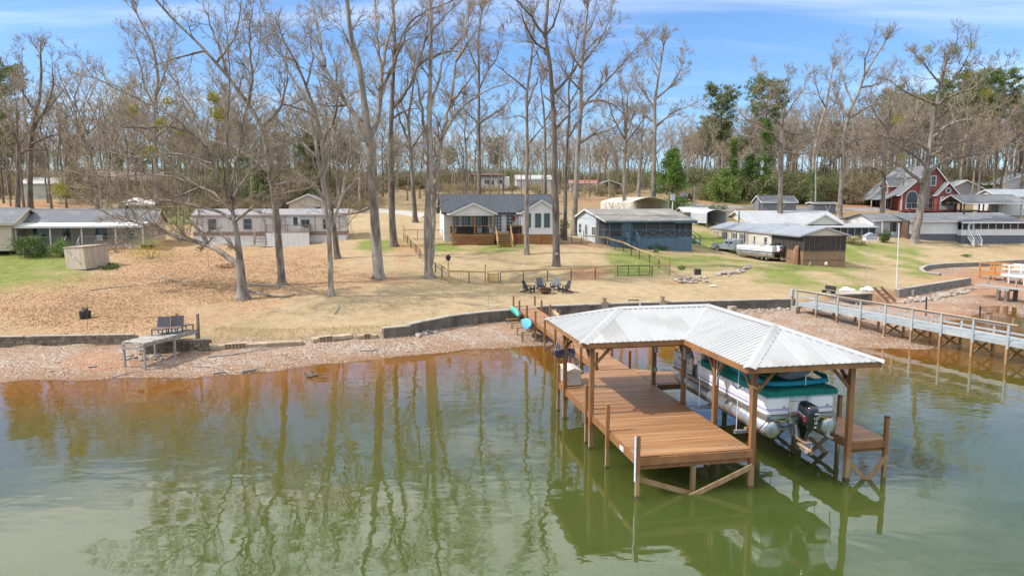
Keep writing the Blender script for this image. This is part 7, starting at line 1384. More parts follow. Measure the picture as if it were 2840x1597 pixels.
class Wood:
    """branches collected as polylines, turned into tubes in bulk"""
    def __init__(s): s.b = {}
    def add(s, pts, rad, n): s.b.setdefault((len(pts), n), []).append((pts, rad))
    def arrays(s):
        V = []; Q = []; off = 0
        for (k, n), L in s.b.items():
            P = np.array([a for a, _ in L], float); Rr = np.array([r for _, r in L], float); B = len(L)
            T = np.empty_like(P); T[:,1:-1] = P[:,2:]-P[:,:-2]; T[:,0] = P[:,1]-P[:,0]; T[:,-1] = P[:,-1]-P[:,-2]; T /= np.maximum(np.linalg.norm(T, axis=2, keepdims=True), 1e-9)
            ref = np.tile(np.array([.31,.17,.93]), (B,1)); main = P[:,-1]-P[:,0]; main /= np.maximum(np.linalg.norm(main, axis=1, keepdims=True), 1e-9); ref[np.abs((ref*main).sum(1)) > .8] = (.9,.3,-.3); ref = ref[:,None,:]
            S_ = np.cross(T, ref); S_ /= np.maximum(np.linalg.norm(S_, axis=2, keepdims=True), 1e-9); U = np.cross(S_, T)
            a = np.arange(n)*2*np.pi/n; ring = P[:,:,None,:] + Rr[:,:,None,None]*(S_[:,:,None,:]*np.cos(a)[None,None,:,None] + U[:,:,None,:]*np.sin(a)[None,None,:,None])
            V.append(ring.reshape(-1,3)); base = off + np.arange(B)[:,None,None]*k*n + np.arange(k-1)[None,:,None]*n; i = np.arange(n)[None,None,:]; j = (np.arange(n)+1) % n; j = j[None,None,:]
            Q.append(np.stack([base+i, base+j, base+n+j, base+n+i], -1).reshape(-1,4)); off += B*k*n
        return (np.concatenate(V), np.concatenate(Q)) if V else (np.zeros((0,3)), np.zeros((0,4), int))
def np_mesh(name, V, Q, mat, smooth=True):
    me = bpy.data.meshes.new(name); V = np.asarray(V, np.float32); Q = np.asarray(Q, np.int32); k = Q.shape[1]
    me.vertices.add(len(V)); me.vertices.foreach_set('co', V.ravel()); me.loops.add(Q.size); me.polygons.add(len(Q)); me.loops.foreach_set('vertex_index', Q.ravel())
    me.polygons.foreach_set('loop_start', np.arange(0, Q.size, k)); me.polygons.foreach_set('loop_total', np.full(len(Q), k)); me.update(calc_edges=True)
    if smooth: me.polygons.foreach_set('use_smooth', np.ones(len(Q), bool))
    me.materials.append(mat); return me
def leaf_quads(C, size, rng, aspect=.6, up=0.0):
    """one small leaf-shaped quad at each centre"""
    n = len(C); d = rng.normal(size=(n,3)); d[:,2] += up; d /= np.linalg.norm(d, axis=1, keepdims=True); e = np.cross(d, rng.normal(size=(n,3))); e /= np.maximum(np.linalg.norm(e, axis=1, keepdims=True), 1e-6)
    s_ = (size*rng.uniform(.6, 1.4, n))[:,None]; V = np.stack([C-d*s_*.5, C+e*s_*aspect*.5, C+d*s_*.5, C-e*s_*aspect*.5], 1).reshape(-1,3); return V, np.arange(4*n).reshape(-1,4)
def nrm(v): return v/max(1e-9, math.sqrt(v[0]*v[0]+v[1]*v[1]+v[2]*v[2]))
def sub_branch(W_, tips, p, d, L, r, lvl, rng, tw, sides, maxlvl, up=.10, dens=1.0, spread=1.0):
    k = 4 if lvl < maxlvl else 3; pts = [p]; q = p; dd = d
    for i in range(k-1):
        dd = nrm(dd + rng.normal(size=3)*.20 + np.array((0,0,up))); q = q + dd*(L/(k-1)); pts.append(q)
    rad = [max(tw*.55, r*(1-.75*i/(k-1))) for i in range(k)]; W_.add(pts, rad, 3 if lvl >= 2 else sides)
    if lvl >= maxlvl: tips.append(q); tips.append((pts[1]+q)/2); return
    nch = max(2, int(round((4+L*2.0 if lvl == 1 else 2.6+L*2.4)*dens)))
    for c in range(nch):
        t = rng.uniform(.22, 1.0); i = min(int(t*(k-1)), k-2); f = t*(k-1)-i; b = pts[i]*(1-f)+pts[i+1]*f; ax = nrm(np.cross(dd, rng.normal(size=3))); ang = rng.uniform(.45, 1.0)*spread
        nd = nrm(dd*math.cos(ang) + np.cross(ax, dd)*math.sin(ang)); sub_branch(W_, tips, b, nd, L*rng.uniform(.32,.58)*(1.15-.4*t), max(tw, rad[i]*.6), lvl+1, rng, tw, 3, maxlvl, up, dens, spread)
def limb_rng(P, rng, W_, tips, r0, r1, tw, dens, lens, maxlvl, start=.25, up=.1):
    """side branches along a traced limb"""
    P = np.array(P); seg = np.linalg.norm(np.diff(P, axis=0), axis=1); L = seg.sum(); n = max(2, int(L*dens)); cum = np.concatenate([[0], np.cumsum(seg)])
    for c in range(n):
        t = start+(1-start)*(c+rng.uniform())/n; s_ = min(t, .999)*L; i = min(np.searchsorted(cum, s_)-1, len(seg)-1); i = max(i, 0); f = (s_-cum[i])/seg[i]; b = P[i]*(1-f)+P[i+1]*f; d = nrm(P[i+1]-P[i]); ax = nrm(np.cross(d, rng.normal(size=3))); ang = rng.uniform(.5, 1.15)
        nd = nrm(d*math.cos(ang)+np.cross(ax, d)*math.sin(ang)+np.array((0,0,.12))); r = r0+(r1-r0)*t
        sub_branch(W_, tips, b, nd, lens*rng.uniform(.55,1.15)*(1.1-.45*t), max(tw*1.2, r*rng.uniform(.3,.5)), 1, rng, tw, 4, maxlvl, up)
def smooth_path(P, n):
    P = np.array(P, float); k = len(P); seg = np.linalg.norm(np.diff(P, axis=0), axis=1); cum = np.concatenate([[0], np.cumsum(seg)]); s_ = np.linspace(0, cum[-1], n); out = np.stack([np.interp(s_, cum, P[:,i]) for i in range(3)], 1)
    for _ in range(2): out[1:-1] = out[1:-1]*.5 + (out[:-2]+out[2:])*.25
    return out
def hero(label, base, r, trunk, limbs, d=None, mat=None, twm=None, buds=None, nb=1.0, seed=0, lens=2.9, dens=1.35, tw=.015, maxlvl=3, mist=(), flare=.9, name='bare_tree', tdens=.35, ivy=0, group=None):
    """tree whose trunk and limbs follow traced lines; depth of the limbs is chosen at random"""
    rng = np.random.RandomState(seed+7); g = ground(*base) if d is None else gat(base[0], base[1], d); o = np.array(g); t = thing(name, label, 'tree', g, 0, group); W1 = Wood(); W2 = Wood(); tips = []
    def P3(path, anchor_y, dep):
        out = []; 
        for i, (x, y) in enumerate(path): f = i/max(1, len(path)-1); p = atd(x, y, anchor_y + dep*f**1.2); out.append(np.array(p)-o)
        return out
    T = P3(trunk, g.y, rng.uniform(-.5,.5)); T[0] = np.zeros(3); dep_at = [(q, T[i][1]+g.y) for i, q in enumerate(trunk)]
    H = T[-1][2]; n = max(8, int(np.linalg.norm(np.diff(np.array(T), axis=0), axis=1).sum()/.6)); tp = smooth_path(T, n); cum = np.concatenate([[0], np.cumsum(np.linalg.norm(np.diff(tp, axis=0), axis=1))]); top_r = .32 if len(limbs) > 2 else .25
    # trunk with flared, lobed foot
    N = 12; V = []; ph = rng.uniform(0, 6.28, 3)
    ks = [-.35, 0, .12, .3, .6] + [c for c in cum[1:] if c > .8]
    for c in ks:
        p = np.array([np.interp(max(c,0), cum, tp[:,i]) for i in range(3)]); p[2] += min(c, 0); f = c/cum[-1]; rr = r*(1-(1-top_r)*max(f,0)); e = math.exp(-max(c,0)/.28)
        for k in range(N):
            a = 2*math.pi*k/N; lob = 1 + flare*e*(.55+.6*max(0, math.sin(3*a+ph[0])*.6+math.sin(5*a+ph[1])*.5)) + .05*math.sin(4*a+c*1.3+ph[2]); V.append(p+np.array((math.cos(a), math.sin(a), 0))*rr*lob)
    m = len(ks); Q = [(i*N+k, i*N+(k+1)%N, (i+1)*N+(k+1)%N, (i+1)*N+k) for i in range(m-1) for k in range(N)]
    limb_rng(tp[int(n*.45):], rng, W2, tips, r*.7, r*top_r, tw, tdens, lens*.8, maxlvl, .0)
    # ends of the trunk keep growing
    for L in limbs:
        x, y = L[0]; y0 = min(dep_at, key=lambda q: (q[0][0]-x)**2+(q[0][1]-y)**2)[1]
        Lm = math.hypot(L[-1][0]-x, L[-1][1]-y)/FPX*g.y; pts = P3(L, y0, rng.choice([-1,1])*rng.uniform(.15,.6)*Lm); k = max(5, int(Lm/.55)); sp = smooth_path(pts, k); sp[1:-1] += rng.normal(size=(k-2,3))*.05
        # radius from the trunk radius where it leaves
        j = int(np.argmin(np.linalg.norm(tp-sp[0], axis=1))); rt = r*(1-(1-top_r)*j/(n-1)); r0 = min(rt*.8, .045+.031*Lm); r1 = max(tw*1.8, r0*.2)
        W1.add(list(sp), [r0+(r1-r0)*(q/(k-1))**1.05 for q in range(k)], 6); dep_at += [(q, p[1]+g.y) for q, p in zip(L, pts)]
        limb_rng(sp, rng, W2, tips, r0, r1, tw, dens, lens, maxlvl, .18); 
        e = nrm(sp[-1]-sp[-2]); 
        for _ in range(2): sub_branch(W2, tips, sp[-1], nrm(e+rng.normal(size=3)*.35), lens*.8, r1, 1, rng, tw, 4, maxlvl)
    e = nrm(tp[-1]-tp[-3])
    for _ in range(4): sub_branch(W2, tips, tp[-1], nrm(e+rng.normal(size=3)*.4), lens, r*top_r*.7, 1, rng, tw, 4, maxlvl)
    a, b = W1.arrays(); V = np.array(V); me = np_mesh('trunk', np.concatenate([V, a]), np.concatenate([np.array(Q), b+len(V)]), mat or bark_g); link('trunk', me, parent=t)
    a, b = W2.arrays(); link('crown', np_mesh('crown', a, b, twm or twig_m), parent=t)
    if buds is not None and tips:
        C = np.array(tips); C = C[rng.rand(len(C)) < min(1, nb)]; reps = max(1, int(round(nb))); C = np.repeat(C, reps, 0)+rng.normal(size=(len(C)*reps,3))*.10; a, b = leaf_quads(C, .085, rng, .5); link('buds', np_mesh('buds', a, b, buds, False), parent=t)['kind'] = 'stuff'
    for (x, y, rr) in mist:
        p = np.array(atd(x, y, g.y+rng.uniform(-1.5,1.5)))-o; C = rng.normal(size=(int(260*rr/.5),3)); C /= np.linalg.norm(C, axis=1, keepdims=True); C = C*(rng.rand(len(C))**.4)[:,None]*rr+p; a, b = leaf_quads(C, .17, rng, .45); link('mistletoe', np_mesh('mistletoe', a, b, mist_l, False), parent=t)
    if ivy:
        hgt = ivy; zz = rng.rand(int(hgt*190))**.8*hgt; an = rng.rand(len(zz))*6.28; c = np.stack([np.interp(zz, cum, tp[:,i]) for i in range(3)], 1); rr = r*(1-.5*zz/cum[-1])+rng.rand(len(zz))**2*.7*(1-.4*zz/hgt)+.05; c[:,0] += np.cos(an)*rr; c[:,1] += np.sin(an)*rr; a, b = leaf_quads(c, .2, rng, .8); link('ivy', np_mesh('ivy', a, b, ivy_l, False), parent=t)
    return t

hero('big spreading grey tree with a long low limb above the leaf-covered lawn', (673,830), .40, [(673,830),(668,770),(664,715),(660,665),(650,610),(645,585)], [
    [(660,735),(648,723),(610,700),(575,676),(540,670),(478,657),(428,632),(387,619),(319,600),(282,587),(246,560),(196,527)], [(650,612),(641,600),(577,578),(527,568),(455,555),(392,546),(319,534),(246,523),(190,516)], [(646,590),(623,550),(555,521),(505,492),(407,484),(300,488),(227,484)],
    [(648,582),(637,546),(618,505),(591,455),(573,409),(526,364),(471,317),(407,287),(317,244),(260,215)], [(648,575),(632,491),(632,446),(629,364),(633,300),(638,193),(633,128),(625,60)], [(648,545),(673,496),(705,464),(741,427),(773,405),(792,394),(835,375)], [(645,560),(642,492),(663,407),(680,300),(702,214),(723,107),(719,34)],
    [(655,610),(682,591),(714,569),(760,537),(796,534)], [(591,455),(540,440),(480,425),(400,440),(340,430)], [(573,409),(540,330),(500,250),(450,170),(410,110)], [(555,521),(500,540),(440,560),(390,600)], [(575,676),(560,640),(520,600),(470,580)], [(526,364),(470,350),(400,355),(330,350),(280,345)]],
    mist=((364,308,.5),(443,345,.5),(507,368,.45),(415,419,.6),(603,317,.6),(591,270,.5),(467,283,.4),(163,526,.7)), seed=1, lens=2.8, dens=1.85, tw=.013, mat=bark_g, buds=bud_tan, nb=.5)
hero('tall leaning grey tree with a broken red stub just right of the big spreading tree', (783,790), .31, [(783,790),(775,700),(768,630),(765,580),(757,530),(748,470),(745,430),(728,355),(690,290),(660,250),(633,214),(600,175),(569,141),(530,100),(492,68),(428,-5)], [
    [(755,515),(800,505),(850,500)], [(748,480),(700,440),(640,400),(590,390)], [(690,290),(700,200),(690,120),(700,40)], [(633,214),(610,130),(580,60),(560,-10)], [(569,141),(540,150),(480,165),(430,180)], [(600,175),(640,130),(665,60),(670,-10)], [(728,355),(780,300),(800,230),(790,160)]], seed=2, buds=bud_tan, nb=.3, dens=1.2)
hero('slender forked grey tree standing alone on the leaf-covered slope', (918,820), .21, [(918,820),(917,760),(915,690),(912,640),(905,590),(900,540),(895,500),(880,440),(875,380),(860,320),(840,260),(800,200)], [[(914,645),(935,590),(950,540),(965,470),(970,420),(975,350),(960,270),(965,200)], [(902,560),(880,520),(850,490),(800,470)], [(950,540),(990,500),(1010,460),(1060,430)], [(895,500),(920,440),(930,380),(915,320)], [(875,380),(830,350),(790,340)], [(880,440),(850,400),(820,390)]], seed=3, mat=bark_p, buds=bud_tan, nb=.3, dens=1.2, tdens=.6)
hero('dark trunked tree close behind the slender forked tree', (936,717), .30, [(936,717),(928,650),(915,560),(902,480),(893,400),(880,330),(850,240),(820,170),(790,120)], [[(893,400),(930,330),(940,250),(930,180)], [(880,330),(830,300),(780,290),(740,270)], [(850,240),(870,170),(860,100),(870,40)], [(820,170),(770,150),(740,110)]], seed=4, mat=bark_d, buds=bud_tan, nb=.4)
hero('thick grey tree splitting into three tall stems left of the fence', (1052,772), .46, [(1052,772),(1045,700),(1040,620),(1036,540),(1030,470),(1025,400),(1020,365),(1012,300),(998,180),(985,140),(973,107),(962,0),(958,-40)], [
    [(1022,372),(1007,345),(985,320),(964,291),(930,230),(900,184),(870,150),(840,120)], [(1026,395),(1045,340),(1055,280),(1058,214),(1050,150),(1045,86),(1037,0),(1035,-40)], [(1050,250),(1085,200),(1110,130),(1130,80),(1170,50)], [(1058,214),(1070,120),(1090,60),(1100,-20)], [(998,180),(970,150),(960,90),(930,60)], [(1038,570),(1000,590),(960,597),(920,590)], [(1036,530),(1075,490),(1100,470)], [(964,291),(920,300),(880,290)], [(900,184),(890,120),(880,60),(860,0)]], seed=5, buds=bud_tan, nb=.45, dens=1.3)
hero('tall brown tree with a great right-hand fork behind the thick three-stemmed tree', (1093,683), .40, [(1093,683),(1088,620),(1086,540),(1085,450),(1084,380),(1086,308),(1092,171),(1095,86),(1088,0),(1085,-40)], [[(1085,305),(1115,270),(1140,235),(1157,184),(1170,140),(1182,107),(1191,43),(1195,-10)], [(1157,184),(1200,160),(1251,137),(1298,150)], [(1093,165),(1127,68),(1174,34),(1242,9),(1290,-10)], [(1086,330),(1130,300),(1160,302)], [(1182,107),(1220,60),(1260,20)], [(1251,137),(1290,100),(1310,50)]], seed=6, mat=bark_d, twm=twig_r, buds=bud_red, nb=.5, dens=1.3)
hero('pale twin-trunked tree standing at the left yard fence', (1190,768), .34, [(1188,768),(1186,700),(1185,620),(1191,471),(1191,300),(1195,150),(1195,43),(1190,-30)], [[(1192,735),(1199,690),(1200,620),(1208,492),(1225,385),(1251,278),(1264,171),(1285,107),(1300,40)], [(1225,385),(1270,300),(1340,257),(1380,240)], [(1191,400),(1170,330),(1165,260),(1150,200)], [(1251,278),(1290,240),(1330,180)], [(1191,300),(1215,240),(1230,150),(1225,60)], [(1202,590),(1225,560),(1250,545)], [(1208,492),(1180,450),(1160,430)], [(1264,171),(1300,120),(1330,60)]], seed=8, mat=bark_p, buds=bud_tan, nb=.5, dens=1.2, flare=1.3)
hero('straight brown tree rising behind the white house roof', (1330,560), .33, [(1330,560),(1329,450),(1328,342),(1328,250),(1328,171),(1325,120),(1335,40)], [[(1328,342),(1360,320),(1395,300),(1420,270)], [(1328,342),(1300,320),(1270,290)], [(1328,250),(1350,200),(1380,160),(1395,100)], [(1328,200),(1300,140),(1290,70),(1300,20)]], d=104, seed=9, mat=bark_d, twm=twig_r, buds=bud_red, nb=1.3, lens=3.0, tw=.02)
hero('slender grey tree in the yard before the white house steps', (1460,706), .26, [(1460,706),(1461,620),(1461,492),(1463,407),(1461,334),(1461,257),(1473,171),(1478,120),(1480,60)], [[(1460,250),(1420,215),(1390,195),(1366,171)], [(1462,330),(1440,320),(1420,326)], [(1463,400),(1490,370),(1520,340)], [(1475,165),(1500,130),(1510,80)], [(1461,300),(1480,250),(1500,200)]], seed=10, mat=bark_g, buds=bud_red, nb=.3, lens=2.0)
hero('tall dark grey tree with a small white sign nailed to it inside the yard fence', (1543,738), .37, [(1543,738),(1542,620),(1540,492),(1538,385),(1533,278),(1525,171),(1512,107),(1515,60),(1520,0),(1522,-40)], [[(1514,107),(1490,70),(1469,38),(1426,0),(1400,-30)], [(1514,100),(1533,77),(1550,26),(1560,-20)], [(1533,260),(1568,230),(1600,180),(1640,120),(1680,90)], [(1526,200),(1490,188),(1504,154),(1480,130)], [(1538,360),(1570,330),(1600,290)], [(1520,140),(1470,110),(1455,60),(1440,20)]], seed=11, mat=bark_d, buds=bud_tan, nb=.3, flare=.35)
hero('tall thin tree with reddish buds right behind the signed yard tree', (1567,667), .26, [(1567,667),(1568,620),(1568,492),(1574,385),(1580,300),(1575,250),(1590,180),(1600,110)], [[(1574,385),(1600,340),(1640,300)], [(1580,300),(1550,270),(1530,240)], [(1580,290),(1610,230),(1620,160)]], seed=12, mat=bark_d, twm=twig_r, buds=bud_red, nb=.7)
hero('broad red-budded tree with long arching limbs beside the blue cottage', (1591,652), .40, [(1591,652),(1593,620),(1602,428),(1612,300),(1612,193),(1623,86),(1630,30)], [[(1612,300),(1649,257),(1713,193),(1756,141),(1790,110)], [(1603,400),(1650,370),(1695,360),(1720,340)], [(1612,290),(1660,275),(1710,295),(1740,330)], [(1612,193),(1580,140),(1570,80)], [(1615,180),(1660,120),(1690,60),(1700,10)], [(1612,250),(1580,220),(1560,170)], [(1620,100),(1650,60),(1660,20)]], seed=13, mat=bark_g, twm=twig_r, buds=bud_red, nb=.9, lens=2.8, dens=1.3)
hero('fan-shaped bare tree behind the large cream carport', (1732,582), .36, [(1732,582),(1732,450),(1735,385),(1738,330),(1740,270)], [[(1735,390),(1700,330),(1690,280),(1680,230)], [(1735,385),(1730,300),(1720,230)], [(1735,380),(1760,310),(1780,250)], [(1735,400),(1780,340),(1810,300)], [(1733,420),(1690,390),(1660,370)]], d=112, seed=14, buds=bud_tan, nb=.4, lens=3, tw=.02)
hero('pale straight trunk between two bare trees on the far rise', (1770,556), .40, [(1770,556),(1777,407),(1785,330)], [[(1780,380),(1800,340),(1815,310)], [(1778,400),(1760,360),(1750,340)]], d=128, seed=15, mat=bark_p, lens=2.6, tw=.02)
hero('tall bare tree with yellowish twig tips left of the bright evergreen', (1812,566), .44, [(1812,566),(1816,364),(1816,278),(1833,171),(1840,130)], [[(1816,300),(1780,250),(1760,210),(1750,180)], [(1816,278),(1860,240),(1890,190),(1900,150)], [(1817,350),(1870,310),(1920,290)], [(1830,200),(1800,150),(1790,110)], [(1816,340),(1770,310),(1740,300)]], d=118, seed=16, buds=leafmat('yellow_buds', (.34,.30,.10), (.44,.38,.16)), nb=1.0, lens=3.2, tw=.02)
hero('stout grey tree with a heavy bent crown behind the beige mobile home', (2164,602), .46, [(2164,602),(2166,428),(2172,321),(2165,290)], [[(2172,321),(2159,278),(2140,240),(2100,200),(2090,180)], [(2171,330),(2195,295),(2228,248),(2240,210)], [(2170,360),(2220,380),(2260,330)], [(2172,330),(2180,260),(2190,220)], [(2168,400),(2120,350),(2070,330)], [(2168,420),(2230,430),(2270,400)], [(2170,350),(2130,310),(2110,260)], [(2167,440),(2130,420),(2090,420)]], d=113, seed=17, buds=bud_tan, nb=.3, lens=3.0, dens=1.3, tw=.02)
hero('pale leaning tree with ivy on its lower trunk beside the utility pole', (2250,578), .36, [(2250,578),(2253,500),(2258,428),(2270,364),(2290,300),(2300,240),(2310,190)], [[(2265,385),(2300,360),(2320,320)], [(2290,300),(2270,260),(2260,220)], [(2280,330),(2320,280),(2330,240)]], d=134, seed=18, mat=bark_p, ivy=7, buds=bud_tan, nb=.3, lens=2.8, tw=.022)
hero('tall grey tree with high wide forks above the cream house', (2328,602), .44, [(2328,602),(2335,492),(2343,364),(2352,321),(2365,285),(2378,270),(2395,214),(2433,150),(2450,124)], [[(2350,325),(2339,300),(2309,248),(2296,218)], [(2364,285),(2339,222),(2330,193),(2335,128)], [(2385,245),(2450,230),(2480,190)], [(2341,400),(2400,380),(2450,370)], [(2352,330),(2420,290),(2480,280)], [(2395,214),(2400,160),(2420,110)], [(2338,440),(2310,400),(2290,390)]], d=119, seed=19, buds=bud_tan, nb=.5, lens=3.0, tw=.02)
hero('great grey tree with mistletoe balls in front of the long white house', (2535,672), .56, [(2535,672),(2549,600),(2566,492),(2583,385),(2596,300),(2609,235),(2615,200)], [[(2596,291),(2549,274),(2506,252),(2467,222)], [(2609,235),(2580,200),(2560,170),(2545,160)], [(2612,220),(2625,170),(2650,130),(2655,110)], [(2598,290),(2650,260),(2698,248),(2750,200),(2790,180)], [(2580,420),(2527,385),(2467,385),(2430,370)], [(2570,460),(2523,423),(2450,385)], [(2582,402),(2655,398),(2720,380)], [(2609,240),(2650,220),(2690,150),(2695,130)], [(2583,385),(2640,340),(2700,330),(2760,300)], [(2560,510),(2500,460),(2440,440)], [(2568,480),(2630,440),(2700,430),(2760,420)]], seed=20, mat=bark_g, lens=3.4, dens=1.3, tw=.019, mist=((2549,167,.8),(2574,137,.8),(2651,145,.9),(2694,128,.8),(2681,178,.6),(2623,210,.9),(2686,205,.8),(2737,257,.9),(2490,330,.8),(2500,438,.7)), buds=bud_tan, nb=.3)
hero('dark leafless tree directly in front of the red house corner', (2446,602), .40, [(2446,602),(2455,428),(2463,364),(2470,300)], [[(2463,364),(2430,320),(2410,280)], [(2463,364),(2500,320),(2520,280)], [(2455,428),(2410,400),(2380,390)], [(2456,420),(2500,380),(2530,370)], [(2452,480),(2410,460),(2370,470)]], d=124, seed=21, mat=bark_d, lens=3, tw=.02)
hero('dark forked tree at the left edge behind the tan cottage', (83,572), .42, [(83,572),(83,480),(86,385),(95,330),(110,280),(115,200),(112,150)], [[(86,385),(70,340),(65,260),(62,200),(60,130)], [(88,370),(115,320),(170,260),(195,220)], [(92,345),(125,310),(150,240),(145,180)], [(98,315),(60,250),(30,200)], [(86,400),(130,380),(180,370)]], d=106, seed=22, mat=bark_d, lens=3, dens=1.3, tw=.02, buds=bud_tan, nb=.4)
hero('leaning brown tree cut by the left edge of the view', (48,576), .36, [(48,576),(51,450),(48,385),(30,330),(0,290),(-20,260)], [[(50,400),(20,350),(-20,320)], [(46,380),(50,310),(40,250)], [(49,430),(90,410),(130,420)]], d=104, seed=23, mat=bark_d, lens=3, tw=.02)
hero('tall tan-budded tree behind the crown of the big spreading tree', (436,566), .36, [(436,566),(432,450),(428,300),(440,214),(425,128),(400,80),(380,40)], [[(428,300),(400,240),(390,180),(360,110)], [(430,280),(460,200),(470,130),(490,60)], [(430,380),(480,340),(510,280)], [(431,400),(390,360),(350,340)]], d=97, seed=24, buds=bud_tan, nb=.8, lens=3, tw=.018)
hero('brown trunk right behind the thick three-stemmed tree by the gravel drive', (1152,614), .34, [(1152,614),(1140,428),(1131,334),(1144,257),(1150,190)], [[(1138,400),(1110,340),(1100,280)], [(1131,334),(1110,280),(1115,220)], [(1140,420),(1170,370),(1190,330)]], d=98, seed=25, mat=bark_d, buds=bud_tan, nb=.6, lens=2.8, tw=.018)
hero('thin bare tree with raised limbs behind the left end of the white house roof', (1294,548), .30, [(1294,548),(1294,428),(1288,364),(1296,300)], [[(1290,370),(1260,330),(1250,290)], [(1292,390),(1320,350),(1340,320)]], d=124, seed=26, lens=3, tw=.022)
hero('brown tree behind the right end of the white house roof', (1512,560), .34, [(1512,560),(1512,385),(1508,300),(1500,240)], [[(1511,360),(1480,320),(1470,280)], [(1510,340),(1540,290),(1550,250)], [(1512,420),(1540,390),(1560,380)]], d=112, seed=27, mat=bark_d, twm=twig_r, buds=bud_red, nb=.8, lens=3, tw=.02)
# the sign nailed to the yard tree
g = ground(1543, 738); sg = thing('tree_sign', 'small white notice nailed to the dark yard tree', 'sign', g+Vector((-.02,-.41,1.25)), 0); MB().box(-.11,.11,-.012,0,-.07,.07).build('plate', white_p, sg, fix=False); MB().box(-.07,.07,-.014,-.0125,.01,.03).box(-.07,.05,-.014,-.0125,-.03,-.01).build('print', black_w, sg, fix=False)

# --- bare trees of the wood: a few grown once, then set out one by one
def bare_proto(seed, H=17, r=.26, fork=.4, tw=.03, nl=6, lens=3.2):
    rng = np.random.RandomState(seed); W1 = Wood(); W2 = Wood(); tips = []; q = np.zeros(3); d = np.array((0,0,1.)); pts = [np.array((0,0,-.6))]; n = 10
    for i in range(n): d = nrm(d+rng.normal(size=3)*(.05 if i < n*fork else .14)*np.array((1,1,.2))+np.array((0,0,.1))); q = q+d*H/n; pts.append(q)
    W1.add(pts, [r*(1.25 if i == 0 else 1-.86*i/n) for i in range(n+1)], 7); pts = np.array(pts)
    for k in range(nl):
        t = fork+(1-fork)*(k+.3)/nl*.9; i = int(t*n)+1; a = rng.uniform(0,6.28); dd = nrm(np.array((math.cos(a), math.sin(a), rng.uniform(.6,1.4)))); L = H*(.42-.25*(t-fork)); lp = [pts[i]]; x = pts[i]
        for j in range(5): dd = nrm(dd+rng.normal(size=3)*.15+np.array((0,0,.14))); x = x+dd*L/5; lp.append(x)
        rr = r*(1-.86*t)*.7; W1.add(lp, [rr*(1-.8*j/5)+.012 for j in range(6)], 5); limb_rng(lp, rng, W2, tips, rr, .03, tw, .9, lens*.8, 2, .2)
    limb_rng(pts[int(n*fork)+1:], rng, W2, tips, r*.5, .04, tw, .9, lens*.75, 2, 0); limb_rng(pts[3:], rng, W2, tips, r*.3, .04, tw, .35, lens*.5, 2, 0)
    a, b = W1.arrays(); tr = (a, b); c = W2.arrays(); C = np.array(tips); bu = leaf_quads(np.repeat(C, 2, 0)+rng.normal(size=(2*len(C),3))*.3, .15, rng, .5)
    return tr, c, bu
PRO = [bare_proto(s_, H=h, r=r_, fork=f) for s_, h, r_, f in ((31,17,.24,.45),(32,19,.28,.5),(33,15,.22,.35),(34,18,.25,.55),(35,14,.2,.3))]
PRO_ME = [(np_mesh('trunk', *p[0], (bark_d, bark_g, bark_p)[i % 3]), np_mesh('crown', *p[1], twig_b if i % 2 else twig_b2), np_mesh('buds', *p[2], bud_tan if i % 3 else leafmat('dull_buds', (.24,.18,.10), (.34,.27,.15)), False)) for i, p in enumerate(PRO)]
def put_tree(i, p, s_, rz, label, group, buds=True):
    t = thing('bare_tree', label, 'tree', p, rz, group); t.scale = (s_, s_, s_)
    for nm, me in zip(('trunk','crown','buds'), PRO_ME[i]):
        if nm != 'buds' or buds:
            q = link(nm, me, parent=t)
            if nm == 'buds': q['kind'] = 'stuff'
LAND = ((-200,'left edge of the view'),(80,'pale green-based house'),(200,'far grey house'),(310,'brown timber house'),(410,'white canopy tent'),(520,'weathered mobile home left end'),(620,'weathered mobile home windows'),(710,'weathered mobile home deck'),(800,'tan outbuilding'),(900,'weathered mobile home right end'),(990,'thick three-stemmed tree'),(1080,'gravel drive'),(1180,'twin-trunked tree'),(1270,'white house left gable'),(1360,'ridge of the white house'),(1450,'steps of the white house'),(1540,'signed yard tree'),(1620,'red-budded tree'),(1690,'blue cottage roof'),(1860,'bright evergreen'),(1950,'plain utility pole'),(2040,'arched tin carport'),(2120,'grey shed with open porch'),(2210,'stout bent-crowned tree'),(2280,'small flat grey shed'),(2350,'white metal roof'),(2430,'red house left wall'),(2520,'red house arched window'),(2600,'red house gable'),(2670,'grey board-sided building'),(2740,'timber carport'),(2800,'right edge of the view'))
def near_land(px): return [n_ for x, n_ in LAND if x <= px+40][-1]
def wood_label(kind, px, d, dmid, s_, smid, look): return '%s %s %s %s the %s' % ('tall' if s_ > smid else 'low', look, kind, 'just behind' if d < dmid else 'far behind', near_land(px))
rr_ = random.Random(4); bgt = []
rows = ((60,1100,70,94,150,.95),(1060,1720,34,122,175,.72),(1880,2440,50,138,185,.9),(2420,2860,56,140,200,1.1),(-120,420,24,100,150,.95))
